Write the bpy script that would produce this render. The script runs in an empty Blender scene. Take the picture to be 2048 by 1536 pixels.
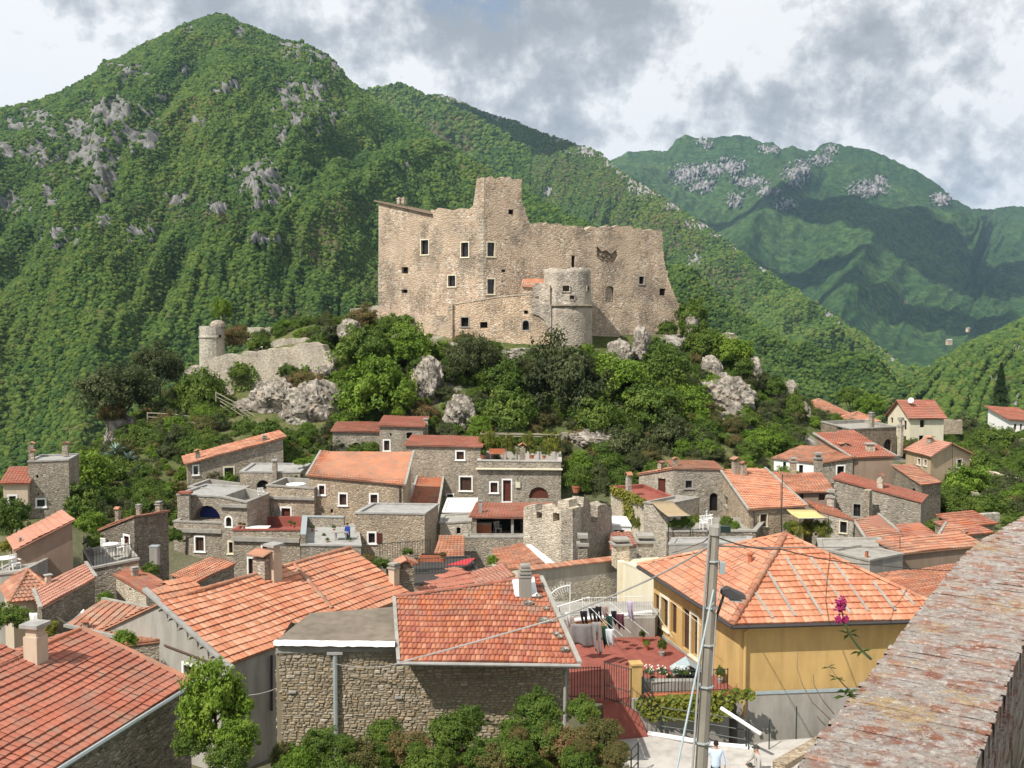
import bpy, bmesh, math, random
import numpy as np
from mathutils import Vector, Matrix, geometry
R = math.radians
random.seed(7); RNG = np.random.default_rng(7)
S = bpy.context.scene
COL = S.collection
# ---------------------------------------------------------------- camera
FPX = 1967.0; PITCH = math.atan(118/FPX)
cd = bpy.data.cameras.new('camera'); cam = bpy.data.objects.new('camera', cd); COL.objects.link(cam)
cd.sensor_width = 36; cd.lens = 36*FPX/2048; cd.clip_start = 0.05; cd.clip_end = 30000
cam.location = (0, 0, 0); cam.rotation_euler = (R(90)-PITCH, 0, 0); S.camera = cam
_sp, _cp = math.sin(PITCH), math.cos(PITCH)
def ray(x, y):
    a = (x-1024)/FPX; b = (768-y)/FPX
    return Vector((a, _cp + b*_sp, -_sp + b*_cp))
# ---------------------------------------------------------------- light
SUN_EL, SUN_AZ = R(50), R(46)      # light travels towards +y turned SUN_AZ to the right
LD = Vector((math.sin(SUN_AZ)*math.cos(SUN_EL), math.cos(SUN_AZ)*math.cos(SUN_EL), -math.sin(SUN_EL)))
sl = bpy.data.lights.new('sun', 'SUN'); so = bpy.data.objects.new('sun', sl); COL.objects.link(so)
sl.energy = 5.0; sl.angle = R(0.5); sl.color = (1.0, 0.95, 0.87)
so.rotation_euler = LD.to_track_quat('-Z', 'Y').to_euler(); so.location = (-60, -60, 90)
W = bpy.data.worlds.new('World'); S.world = W; W.use_nodes = True
S.view_settings.view_transform = 'Standard'; S.view_settings.look = 'None'
S.view_settings.exposure = 0.33; S.view_settings.gamma = 1; S.view_settings.use_curve_mapping = False
S.render.engine = 'CYCLES'
S.cycles.max_bounces = 5; S.cycles.diffuse_bounces = 3; S.cycles.glossy_bounces = 2; S.cycles.transmission_bounces = 3
S.cycles.volume_bounces = 0; S.cycles.use_denoising = True; S.cycles.use_adaptive_sampling = True
S.cycles.volume_max_steps = 64

class NT:
    """tiny node helper"""
    def __init__(s, tree): s.t = tree
    def n(s, typ, **kw):
        nd = s.t.nodes.new(typ); ins = kw.pop('i', {})
        for k, v in kw.items(): setattr(nd, k, v)
        for k, v in ins.items(): s.set(nd, k, v)
        return nd
    def set(s, nd, k, v):
        sock = nd.inputs[k]
        if isinstance(v, bpy.types.Node): v = v.outputs[0]
        if isinstance(v, bpy.types.NodeSocket): s.t.links.new(v, sock)
        else:
            if hasattr(sock.default_value, '__len__') and len(sock.default_value) == 4 and len(v) == 3: v = (*v, 1)
            sock.default_value = v
    def math(s, op, a, b=0.0, c=0.0, clamp=False):
        return s.n('ShaderNodeMath', operation=op, use_clamp=clamp, i={0: a, 1: b, 2: c})
    def mix(s, f, a, b, bt='MIX'):
        return s.n('ShaderNodeMixRGB', blend_type=bt, i={0: f, 1: a, 2: b})
    def ramp(s, f, pts, interp='LINEAR'):
        nd = s.n('ShaderNodeValToRGB', i={0: f}); cr = nd.color_ramp; cr.interpolation = interp
        while len(cr.elements) < len(pts): cr.elements.new(0.5)
        for e, (p, c) in zip(cr.elements, pts):
            e.position = p; e.color = (*c, 1) if hasattr(c, '__len__') else (c, c, c, 1)
        return nd
    def noise(s, vec, scale, detail=4, rough=0.55, **kw):
        return s.n('ShaderNodeTexNoise', i={'Vector': vec, 'Scale': scale, 'Detail': detail, 'Roughness': rough}, **kw)

# sky: Nishita blue with cloud layers mixed over it, by direction
def build_world():
    t = NT(W.node_tree); W.node_tree.nodes.clear()
    sky = t.n('ShaderNodeTexSky', sky_type='NISHITA', sun_disc=False, sun_elevation=SUN_EL, sun_rotation=SUN_AZ+math.pi)
    sky.altitude = 600; sky.air_density = 1.0; sky.dust_density = 0.6
    tc = t.n('ShaderNodeTexCoord')
    sp = t.n('ShaderNodeSeparateXYZ', i={0: tc.outputs['Generated']})
    zz = t.math('ADD', t.math('MAXIMUM', sp.outputs[2], 0.0), 0.95)
    u = t.math('DIVIDE', sp.outputs[0], zz); v = t.math('DIVIDE', sp.outputs[1], zz)
    uv = t.n('ShaderNodeCombineXYZ', i={0: u, 1: v, 2: 0.0})
    big = t.noise(t.n('ShaderNodeVectorMath', operation='ADD', i={0: uv, 1: (3.1, 1.7, 0.4)}), 3.6, 9, 0.50); big.inputs['Distortion'].default_value = 0.0
    det = t.noise(t.n('ShaderNodeVectorMath', operation='ADD', i={0: uv, 1: (9.2, 4.4, 2.0)}), 8.2, 12, 0.58); det.inputs['Distortion'].default_value = 0.12
    fine = t.noise(uv, 30.0, 9, 0.62); blobs = None
    dens = t.math('ADD', t.math('MULTIPLY', big, 0.62), t.math('MULTIPLY', det, 0.38))
    cover = t.ramp(dens, [(0.37, 0.0), (0.43, 1.0)])
    for (bx, by, br, bv) in [(1700, 60, .10, -.15), (1640, 110, .06, -.08), (1130, 110, .13, -.13), (850, 40, .05, -.05), (1400, 140, .09, -.05), (180, 90, .12, -.10), (1900, 330, .12, -.10), (1280, 60, .06, -.05),
                             (1530, 150, .07, .14), (720, 60, .07, .12), (1960, 60, .08, .14), (1060, 30, .05, .10), (60, 190, .06, .16), (780, 150, .06, .10), (1380, 230, .08, .08), (1850, 190, .07, .10), (330, 30, .06, .08), (1250, 180, .06, .06)]:
        rr = ray(bx, by).normalized(); dt = t.n('ShaderNodeVectorMath', operation='DISTANCE', i={0: tc.outputs['Generated'], 1: tuple(rr)})
        g_ = t.math('MULTIPLY', t.ramp(t.math('DIVIDE', dt.outputs['Value'], br*1.6), [(0.0, 1.0), (1.0, 0.0)], 'EASE'), bv)
        blobs = g_ if blobs is None else t.math('ADD', blobs, g_)
    rr = ray(1480, 75).normalized(); dt = t.n('ShaderNodeVectorMath', operation='DISTANCE', i={0: tc.outputs['Generated'], 1: tuple(rr)})
    hole = t.math('MULTIPLY', t.ramp(t.math('DIVIDE', dt.outputs['Value'], .05), [(0.0, 1.0), (1.0, 0.0)], 'EASE'), -.10)
    cover = t.ramp(t.math('ADD', dens, hole), [(.33, 0.0), (.39, 1.0)])
    lum = t.math('ADD', t.math('MULTIPLY', det, 0.56), t.math('ADD', t.math('MULTIPLY', fine, 0.34), t.math('MULTIPLY', big, 0.10)))
    lum = t.math('ADD', t.math('MULTIPLY_ADD', t.math('SUBTRACT', lum, .5), 1.75, .528), t.math('MULTIPLY', blobs, .42))
    ccol = t.ramp(lum, [(0.34, (0.43, 0.46, 0.50)), (0.44, (0.56, 0.59, 0.63)), (0.49, (0.72, 0.74, 0.77)), (0.54, (0.90, 0.91, 0.93)), (0.58, (1.08, 1.08, 1.09))])
    b1 = t.n('ShaderNodeBackground', i={0: sky, 1: 0.11}); b2 = t.n('ShaderNodeBackground', i={0: ccol, 1: 0.76})
    mx = t.n('ShaderNodeMixShader', i={0: cover, 1: b1, 2: b2})
    t.n('ShaderNodeOutputWorld', i={0: mx})
build_world()

# ---------------------------------------------------------------- geometry helpers
def P(x, y, d):
    r = ray(x, y); return r*(d/r.y)
def PZ(x, y, z):
    r = ray(x, y); return r*(z/r.z)
def proj(p):
    c = p.y*_cp - p.z*_sp; b = p.y*_sp + p.z*_cp
    return (1024+FPX*p.x/c, 768-FPX*b/c)
def flat(v): return Vector((v.x, v.y, 0))

def _h(ix, iy, seed):
    n = (ix.astype(np.int64)*374761393 + iy.astype(np.int64)*668265263 + seed*974634777) & 0x7fffffff
    n = ((n ^ (n >> 13))*1274126177) & 0x7fffffff
    return ((n ^ (n >> 16)) & 0xffff)/65535.0
def vnoise(x, y, seed=0):
    ix = np.floor(x); iy = np.floor(y); fx = x-ix; fy = y-iy
    fx = fx*fx*(3-2*fx); fy = fy*fy*(3-2*fy)
    a = _h(ix, iy, seed); b = _h(ix+1, iy, seed); c = _h(ix, iy+1, seed); d = _h(ix+1, iy+1, seed)
    return (a*(1-fx)+b*fx)*(1-fy) + (c*(1-fx)+d*fx)*fy
def fbm(x, y, seed=0, oct=5, gain=.5, ridged=False):
    s = np.zeros_like(x, dtype=float); a = 1.0; t = 0
    for k in range(oct):
        v = vnoise(x*2**k+17.3*k, y*2**k-9.1*k, seed+k)
        if ridged: v = 1-np.abs(2*v-1)
        s += a*v; t += a; a *= gain
    return s/t
def noise3(p, s, seed=0, oct=4):
    p = p*s
    return (fbm(p[:, 0]+p[:, 2]*.37, p[:, 1]-p[:, 2]*.53, seed, oct) + fbm(p[:, 1]+3+p[:, 0]*.2, p[:, 2]+7, seed+31, oct) + fbm(p[:, 2]+11, p[:, 0]-5+p[:, 1]*.3, seed+57, oct))/3

def rootloc(o):
    l = Vector((0, 0, 0))
    while o is not None: l = l+o.location; o = o.parent
    return l
def tag(o, label=None, cat=None, group=None, kind=None):
    if label: o['label'] = label
    if cat: o['category'] = cat
    if group: o['group'] = group
    if kind: o['kind'] = kind
    return o
def thing(name, label, cat, loc=(0, 0, 0), group=None, rz=0):
    o = bpy.data.objects.new(name, None); COL.objects.link(o); o.location = loc; o.empty_display_size = .2
    o.rotation_euler = (0, 0, rz)
    return tag(o, label, cat, group)
def mesh_obj(name, me, parent=None, mat=None):
    o = bpy.data.objects.new(name, me); COL.objects.link(o)
    if mat and not me.materials: me.materials.append(mat)
    if parent is not None: o.parent = parent
    return o
class MB:
    def __init__(s): s.v = []; s.f = []; s.r = []
    def add(s, vs, fs, rnd=0.0):
        n = len(s.v); s.v += [tuple(v) for v in vs]; s.f += [tuple(i+n for i in f) for f in fs]
        s.r += [rnd]*len(fs); return s
    def box(s, o, a, b, c, rnd=0.0):
        """corner o and three edge vectors"""
        o, a, b, c = Vector(o), Vector(a), Vector(b), Vector(c)
        vs = [o, o+a, o+a+b, o+b, o+c, o+a+c, o+a+b+c, o+b+c]
        fs = [(0, 3, 2, 1), (4, 5, 6, 7), (0, 1, 5, 4), (1, 2, 6, 5), (2, 3, 7, 6), (3, 0, 4, 7)]
        if a.cross(b).dot(c) < 0: fs = [f[::-1] for f in fs]
        return s.add(vs, fs, rnd)
    def cbox(s, c, sx, sy, sz, U=Vector((1, 0, 0)), rnd=0.0):
        """box standing on c, with its x axis along U"""
        U = flat(U).normalized(); V = Vector((-U.y, U.x, 0)); c = Vector(c)
        return s.box(c-U*sx/2-V*sy/2, U*sx, V*sy, Vector((0, 0, sz)), rnd)
    def tube(s, pts, r, n=6, r2=None, cap=True):
        pts = [Vector(p) for p in pts]; m = len(pts); rings = []
        for i, p in enumerate(pts):
            t = (pts[min(i+1, m-1)]-pts[max(i-1, 0)]).normalized()
            a = t.orthogonal().normalized() if abs(t.z) < .95 else Vector((1, 0, 0))
            if abs(t.z) < .95: a = t.cross(Vector((0, 0, 1))).normalized()
            b = t.cross(a).normalized(); rr = r if r2 is None else r+(r2-r)*i/(m-1)
            rings.append([p+a*rr*math.cos(2*math.pi*k/n)+b*rr*math.sin(2*math.pi*k/n) for k in range(n)])
        vs = [v for g in rings for v in g]; fs = []
        for i in range(m-1):
            for k in range(n): fs.append((i*n+k, i*n+(k+1) % n, (i+1)*n+(k+1) % n, (i+1)*n+k))
        if cap: fs += [tuple(range(n))[::-1], tuple((m-1)*n+k for k in range(n))]
        return s.add(vs, fs)
    def lathe(s, c, prof, n=12, rnd=0.0):
        c = Vector(c); vs = []; fs = []; m = len(prof)
        for r, z in prof:
            for k in range(n): vs.append(c+Vector((r*math.cos(2*math.pi*k/n), r*math.sin(2*math.pi*k/n), z)))
        for i in range(m-1):
            for k in range(n): fs.append((i*n+k, i*n+(k+1) % n, (i+1)*n+(k+1) % n, (i+1)*n+k))
        fs += [tuple(range(n))[::-1], tuple((m-1)*n+k for k in range(n))]
        return s.add(vs, fs, rnd)
    def build(s, name, mat, parent=None, smooth=False, recalc=False):
        L = rootloc(parent) if parent is not None else Vector((0, 0, 0))
        me = bpy.data.meshes.new(name)
        me.from_pydata([(a-L.x, b-L.y, c-L.z) for a, b, c in s.v], [], s.f)
        if any(s.r):
            at = me.attributes.new('rnd', 'FLOAT', 'FACE'); at.data.foreach_set('value', s.r)
        if recalc:
            bm = bmesh.new(); bm.from_mesh(me); bmesh.ops.recalc_face_normals(bm, faces=bm.faces); bm.to_mesh(me); bm.free()
        if smooth: me.polygons.foreach_set('use_smooth', [True]*len(me.polygons))
        me.materials.append(mat)
        return mesh_obj(name, me, parent)
def np_mesh(name, V, F, mat, smooth=True, attrs=None):
    me = bpy.data.meshes.new(name); n = len(F); k = F.shape[1]
    me.vertices.add(len(V)); me.vertices.foreach_set('co', np.ascontiguousarray(V, dtype=np.float32).ravel())
    me.loops.add(n*k); me.loops.foreach_set('vertex_index', np.ascontiguousarray(F, dtype=np.int32).ravel())
    me.polygons.add(n); me.polygons.foreach_set('loop_start', np.arange(0, n*k, k, dtype=np.int32))
    me.polygons.foreach_set('use_smooth', np.full(n, smooth)); me.update(calc_edges=True)
    for a, (dom, d) in (attrs or {}).items():
        at = me.attributes.new(a, 'FLOAT', dom); at.data.foreach_set('value', np.ascontiguousarray(d, dtype=np.float32).ravel())
    me.materials.append(mat)
    return me

# ---------------------------------------------------------------- materials
def material(name, rough=0.9, spec=0.2):
    m = bpy.data.materials.new(name); m.use_nodes = True; t = NT(m.node_tree); m.node_tree.nodes.clear()
    out = t.n('ShaderNodeOutputMaterial'); b = t.n('ShaderNodeBsdfPrincipled')
    b.inputs['Roughness'].default_value = rough; b.inputs['Specular IOR Level'].default_value = spec
    t.t.links.new(b.outputs[0], out.inputs[0]); t.b = b; t.out = out
    t.co = t.n('ShaderNodeTexCoord').outputs['Object']
    return m, t
def bump(t, h, strength=.5, dist=.02):
    nd = t.n('ShaderNodeBump', i={'Height': h, 'Strength': strength, 'Distance': dist}); t.set(t.b, 'Normal', nd)
def scaled(t, v, sx, sy, sz):
    return t.n('ShaderNodeVectorMath', operation='MULTIPLY', i={0: v, 1: (sx, sy, sz)})
def plain(name, c, rough=.8, spec=.2, var=.12, scale=3.0, metal=0):
    m, t = material(name, rough, spec); nz = t.noise(t.co, scale, 6, .65)
    t.set(t.b, 'Base Color', t.mix(nz, [x*(1-var*2.2) for x in c], [min(1, x*(1+var*1.6)) for x in c]))
    t.b.inputs['Metallic'].default_value = metal
    bump(t, nz, .25, .01); return m
def stone(name, cols, mortar, L=.30, H=.13, bs=.8, lim=0.035, dirt=.5, render=0):
    """rubble masonry: cells L long and H high, mortar between, stains over it"""
    m, t = material(name, .95, .1)
    w = t.noise(t.co, 2.5/L*.5, 2, .5)
    wv = t.n('ShaderNodeVectorMath', operation='MULTIPLY_ADD', i={0: w.outputs['Color'], 1: (L*.8, L*.8, H*.9), 2: t.co})
    v = scaled(t, wv, 1/L, 1/L, 1/H)
    c = t.n('ShaderNodeTexVoronoi', i={'Vector': v, 'Scale': 1.0}); e = t.n('ShaderNodeTexVoronoi', feature='DISTANCE_TO_EDGE', i={'Vector': v, 'Scale': 1.0})
    cs = t.n('ShaderNodeSeparateColor', i={0: c.outputs['Color']}); big = t.noise(t.co, .16, 6, .65)
    n = len(cols); col = t.ramp(cs.outputs[0], [(i/n, cc) for i, cc in enumerate(cols)], 'CONSTANT')
    nz = t.noise(t.co, 9, 6, .7); st = t.noise(scaled(t, t.co, 1, 1, .45), .55, 5, .6)
    col = t.mix(.55, col, t.mix(nz, (.25, .25, .25), (.8, .8, .8)), 'OVERLAY')
    col = t.mix(t.ramp(big, [(.40, 0.0), (.62, .45)]), col, t.mix(.5, col, (.46, .33, .21)))
    em = t.ramp(e.outputs['Distance'], [(lim, 1.0), (lim+.09, 0.0)])
    col = t.mix(em, col, mortar)
    col = t.mix(t.ramp(st, [(.40, 0.0), (.62, dirt)]), col, t.mix(.7, col, (.10, .09, .08)), 'MIX')
    sp1 = t.noise(t.co, 1.5/L, 3, .6); col = t.mix(t.ramp(sp1, [(.60, 0.0), (.66, .55)]), col, [min(.8, x*1.75) for x in mortar]); col = t.mix(t.ramp(sp1, [(.34, .75), (.41, 0.0)]), col, [x*.32 for x in mortar])
    if render:
        rn = t.noise(t.co, .30, 8, .68); rf = t.ramp(rn, [(.49, 0.0), (.55, render)]); col = t.mix(rf, col, t.mix(nz, [x*.8 for x in mortar], [x*1.15 for x in mortar]))
    oi = t.n('ShaderNodeObjectInfo'); col = t.mix(1.0, col, t.ramp(oi.outputs['Random'], [(0.0, (.80, .79, .77)), (.35, (1.0, .97, .93)), (.7, (.90, .91, .92)), (1.0, (1.12, 1.05, .95))]), 'MULTIPLY')
    t.set(t.b, 'Base Color', col)
    h = t.math('ADD', t.ramp(e.outputs['Distance'], [(0.0, 0.0), (.22, 1.0)]), t.math('MULTIPLY', nz, .35))
    bump(t, h, bs, .05); return m
def plaster(name, c, var=.25, stain=.4, bs=.35, rough=.9):
    m, t = material(name, rough, .15)
    a = t.noise(t.co, .7, 6, .6); b = t.noise(scaled(t, t.co, 1.6, 1.6, .3), 1.3, 5, .6); f = t.noise(t.co, 30, 3, .6)
    col = t.mix(a, [x*(1-var) for x in c], [min(1, x*(1+var*.5)) for x in c])
    col = t.mix(t.ramp(b, [(.42, 0.0), (.68, stain)]), col, [x*.45 for x in c])
    t.set(t.b, 'Base Color', t.mix(.2, col, t.mix(f, (.2,)*3, (.8,)*3), 'OVERLAY')); bump(t, t.math('ADD', a, t.math('MULTIPLY', f, .4)), bs, .02); return m
def tilemat(name, cols, lichen=.25):
    """colour per tile from the face attribute rnd plus the object's own random number"""
    m, t = material(name, .75, .25)
    at = t.n('ShaderNodeAttribute', attribute_name='rnd'); oi = t.n('ShaderNodeObjectInfo')
    r = t.math('FRACT', t.math('ADD', at.outputs['Fac'], oi.outputs['Random']))
    n = len(cols); col = t.ramp(r, [(i/(n-1), c) for i, c in enumerate(cols)])
    nz = t.noise(t.co, 6, 6, .7); lg = t.noise(t.co, .5, 5, .6)
    col = t.mix(.5, col, t.mix(nz, (.2,)*3, (.8,)*3), 'OVERLAY')
    col = t.mix(1.0, col, t.ramp(oi.outputs['Random'], [(0.0, (.80, .80, .80)), (.5, (1.02, .97, .93)), (1.0, (.93, 1.0, 1.05))]), 'MULTIPLY')
    l2 = t.noise(scaled(t, t.co, 1, 1, 2), 1.6, 6, .7); col = t.mix(t.ramp(l2, [(.48, 0.0), (.66, min(.75, lichen*1.8))]), col, (.26, .20, .15))
    col = t.mix(t.ramp(lg, [(.40, 0.0), (.66, lichen)]), col, (.17, .115, .085))
    col = t.mix(t.ramp(nz, [(.62, 0.0), (.75, lichen*1.2)]), col, (.33, .30, .22))
    t.set(t.b, 'Base Color', col); bump(t, nz, .3, .01); return m
def leafmat(name, c1, c2, c3=None, trans=.35):
    m, t = material(name, .6, .25)
    at = t.n('ShaderNodeAttribute', attribute_name='rnd'); oi = t.n('ShaderNodeObjectInfo')
    nz = t.noise(t.co, 1.1, 3, .5)
    f = t.math('ADD', t.math('MULTIPLY', at.outputs['Fac'], .6), t.math('ADD', t.math('MULTIPLY', nz, .6), t.math('MULTIPLY', oi.outputs['Random'], .25)))
    col = t.ramp(t.math('SUBTRACT', f, .2), [(.1, c1), (.55, c2), (.95, c3 or c2)])
    t.set(t.b, 'Base Color', col)
    tr = t.n('ShaderNodeBsdfTranslucent', i={0: col}); mx = t.n('ShaderNodeMixShader', i={0: trans})
    t.t.links.new(t.b.outputs[0], mx.inputs[1]); t.t.links.new(tr.outputs[0], mx.inputs[2]); t.t.links.new(mx.outputs[0], t.out.inputs[0])
    return m

M = {}
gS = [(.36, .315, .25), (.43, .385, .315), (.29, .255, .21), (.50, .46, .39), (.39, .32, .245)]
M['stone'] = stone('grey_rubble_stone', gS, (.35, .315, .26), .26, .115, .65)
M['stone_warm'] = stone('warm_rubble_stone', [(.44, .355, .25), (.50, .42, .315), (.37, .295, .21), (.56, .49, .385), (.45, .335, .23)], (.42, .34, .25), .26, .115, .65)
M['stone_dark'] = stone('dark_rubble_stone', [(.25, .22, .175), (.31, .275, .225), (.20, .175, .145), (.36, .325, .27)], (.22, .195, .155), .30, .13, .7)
M['stone_pale'] = stone('pale_rubble_stone', [(.50, .45, .37), (.56, .52, .45), (.43, .39, .32), (.60, .57, .50)], (.50, .45, .37), .27, .12, .65, lim=.05)
M['castle'] = stone('castle_masonry', [(.54, .425, .325), (.60, .505, .415), (.38, .295, .22), (.70, .63, .55), (.56, .41, .295)], (.58, .455, .345), .36, .22, .9, .055, .8, .6)
M['castle_pale'] = stone('tower_masonry', [(.50, .43, .35), (.57, .50, .42), (.42, .36, .29), (.62, .56, .48)], (.53, .46, .375), .42, .25, .7, .06, .8, .55)
M['concrete'] = plaster('weathered_concrete', (.36, .34, .30), .3, .5)
M['slab'] = plaster('grey_slab', (.38, .37, .345), .3, .5)
M['white'] = plain('white_paint', (.80, .79, .76), .6, .3, .05)
M['cream'] = plaster('cream_plaster', (.72, .66, .50), .1, .2)
M['beige'] = plaster('beige_plaster', (.52, .40, .27), .15, .25)
M['tanwall'] = plaster('tan_plaster', (.56, .45, .34), .18, .3)
M['brownwall'] = plaster('brown_plaster', (.30, .22, .165), .2, .35)
M['greywall'] = plaster('grey_plaster', (.38, .355, .315), .28, .5)
M['yellow'] = plaster('ochre_yellow_plaster', (.54, .36, .145), .2, .4, .25)
M['glass'] = plain('dark_window_glass', (.02, .022, .025), .12, .6, .1)
M['dark'] = plain('dark_interior', (.018, .016, .014), .9, .1)  # near-black: shade inside openings put into the colour; also soil, eyes, shoes
M['brown'] = plain('brown_wood', (.085, .045, .03), .6, .3, .25, 8)
M['door'] = plain('dark_red_brown_wood', (.12, .035, .022), .55, .3, .2, 8)
M['wood'] = plain('weathered_pole_wood', (.33, .29, .22), .9, .1, .2, 8)
M['iron'] = plain('dark_green_iron', (.022, .035, .03), .5, .4, .1)
M['ironw'] = plain('white_painted_iron', (.72, .73, .72), .5, .4, .05)
M['zinc'] = plain('zinc_pipe', (.42, .46, .46), .4, .4, .1, metal=.3)
M['gutter'] = plain('dark_gutter', (.05, .045, .045), .5, .4, .1)
M['terra'] = plain('terracotta', (.42, .145, .075), .8, .2, .2)
M['redfloor'] = plaster('red_terrace_floor', (.31, .10, .075), .3, .45, .3)
M['trunk'] = plain('bark', (.10, .08, .06), .95, .1, .3, 8)
M['pave'] = plaster('pale_paving', (.50, .47, .43), .25, .5)
M['blue'] = plain('blue_cloth', (.03, .045, .22), .8, .2, .15)
M['t_or'] = tilemat('orange_tiles', [(.44, .165, .085), (.54, .235, .13), (.36, .125, .07), (.60, .31, .20), (.46, .175, .095)], .5)
M['t_or2'] = tilemat('bright_orange_tiles', [(.54, .21, .11), (.60, .27, .155), (.47, .17, .095), (.62, .32, .20), (.54, .215, .12)], .3)
M['t_red'] = tilemat('old_red_tiles', [(.34, .095, .055), (.44, .15, .065), (.28, .08, .055), (.47, .22, .135), (.38, .11, .06), (.33, .12, .085), (.44, .15, .07)], .35)
M['t_brick'] = tilemat('brick_red_tiles', [(.37, .125, .08), (.43, .16, .105), (.34, .11, .07), (.40, .14, .09)], .35)
M['t_old'] = tilemat('mossy_old_tiles', [(.40, .16, .09), (.50, .22, .13), (.34, .13, .085), (.46, .28, .19), (.40, .15, .085)], .55)
M['t_pink'] = tilemat('faded_pink_tiles', [(.46, .22, .155), (.50, .25, .18), (.43, .20, .14), (.47, .21, .14)], .25)
M['leaf'] = leafmat('mid_green_leaves', (.040, .078, .012), (.100, .165, .024), (.19, .25, .040))
M['leaf_b'] = leafmat('bright_green_leaves', (.065, .130, .012), (.155, .25, .025), (.25, .35, .045))
M['leaf_d'] = leafmat('dark_olive_leaves', (.035, .046, .016), (.085, .105, .036), (.15, .165, .065))
M['leaf_r'] = leafmat('reddish_green_leaves', (.07, .075, .02), (.15, .15, .045), (.27, .13, .07))
M['leaf_v'] = leafmat('vine_leaves', (.08, .11, .015), (.17, .20, .03), (.36, .30, .05))
M['leaf_c'] = leafmat('conifer_needles', (.012, .03, .012), (.03, .06, .022), (.05, .085, .03), .15)
# ================================================================ MOUNTAINS
def interp_poly(pts, n):
    """pts [(px,py,d)] -> n world points evenly spread by pixel x"""
    pts = np.array(pts, float); xs = np.linspace(pts[0, 0], pts[-1, 0], n)
    ys = np.interp(xs, pts[:, 0], pts[:, 1]); ds = np.interp(xs, pts[:, 0], pts[:, 2])
    k = np.array([.25, .5, .25])
    for _ in range(2):
        ds = np.convolve(np.pad(ds, 1, 'edge'), k, 'valid')
    a = (xs-1024)/FPX; b = (768-ys)/FPX
    r = np.stack([a, _cp+b*_sp, -_sp+b*_cp], 1)
    return r*(ds/r[:, 1])[:, None], xs, ys
def terrain_mat(name, g1, g2, g3, rockc, barec, sc=1.0, bs=.6):
    m, t = material(name, .95, .05)
    a = t.noise(t.co, .0045*sc, 6, .6); b = t.noise(t.co, .035*sc, 6, .7); c = t.noise(t.co, .13*sc, 4, .7); fn = t.noise(t.co, .045, 5, .75)
    col = t.ramp(t.math('ADD', t.math('MULTIPLY', a, .55), t.math('MULTIPLY', b, .45)), [(.36, g1), (.5, g2), (.64, g3)])
    col = t.mix(t.ramp(c, [(.35, .75), (.6, 0.0)]), col, [x*.45 for x in g1])
    col = t.mix(.8, col, t.ramp(fn, [(.36, (.18,)*3), (.64, (.82,)*3)]), 'OVERLAY')
    bare = t.n('ShaderNodeAttribute', attribute_name='bare'); rk = t.n('ShaderNodeAttribute', attribute_name='rock')
    bm_ = t.ramp(t.math('ADD', bare.outputs['Fac'], t.math('MULTIPLY', t.math('SUBTRACT', b, .5), 1.6)), [(.35, 0.0), (.75, .85)])
    col = t.mix(bm_, col, barec)
    streak = t.noise(scaled(t, t.co, 1, 1, .35), .16*sc, 6, .78)
    rc = t.ramp(streak, [(.34, [x*.25 for x in rockc]), (.5, [x*.75 for x in rockc]), (.66, rockc)])
    rf = t.ramp(t.math('ADD', rk.outputs['Fac'], t.math('MULTIPLY', t.math('SUBTRACT', streak, .5), 2.2)), [(.52, 0.0), (.60, 1.0)])
    t.set(t.b, 'Base Color', t.mix(rf, col, rc))
    bump(t, t.math('ADD', c, t.math('MULTIPLY', streak, .8)), bs, 3.0/sc); return m
SHEETS = {}
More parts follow.
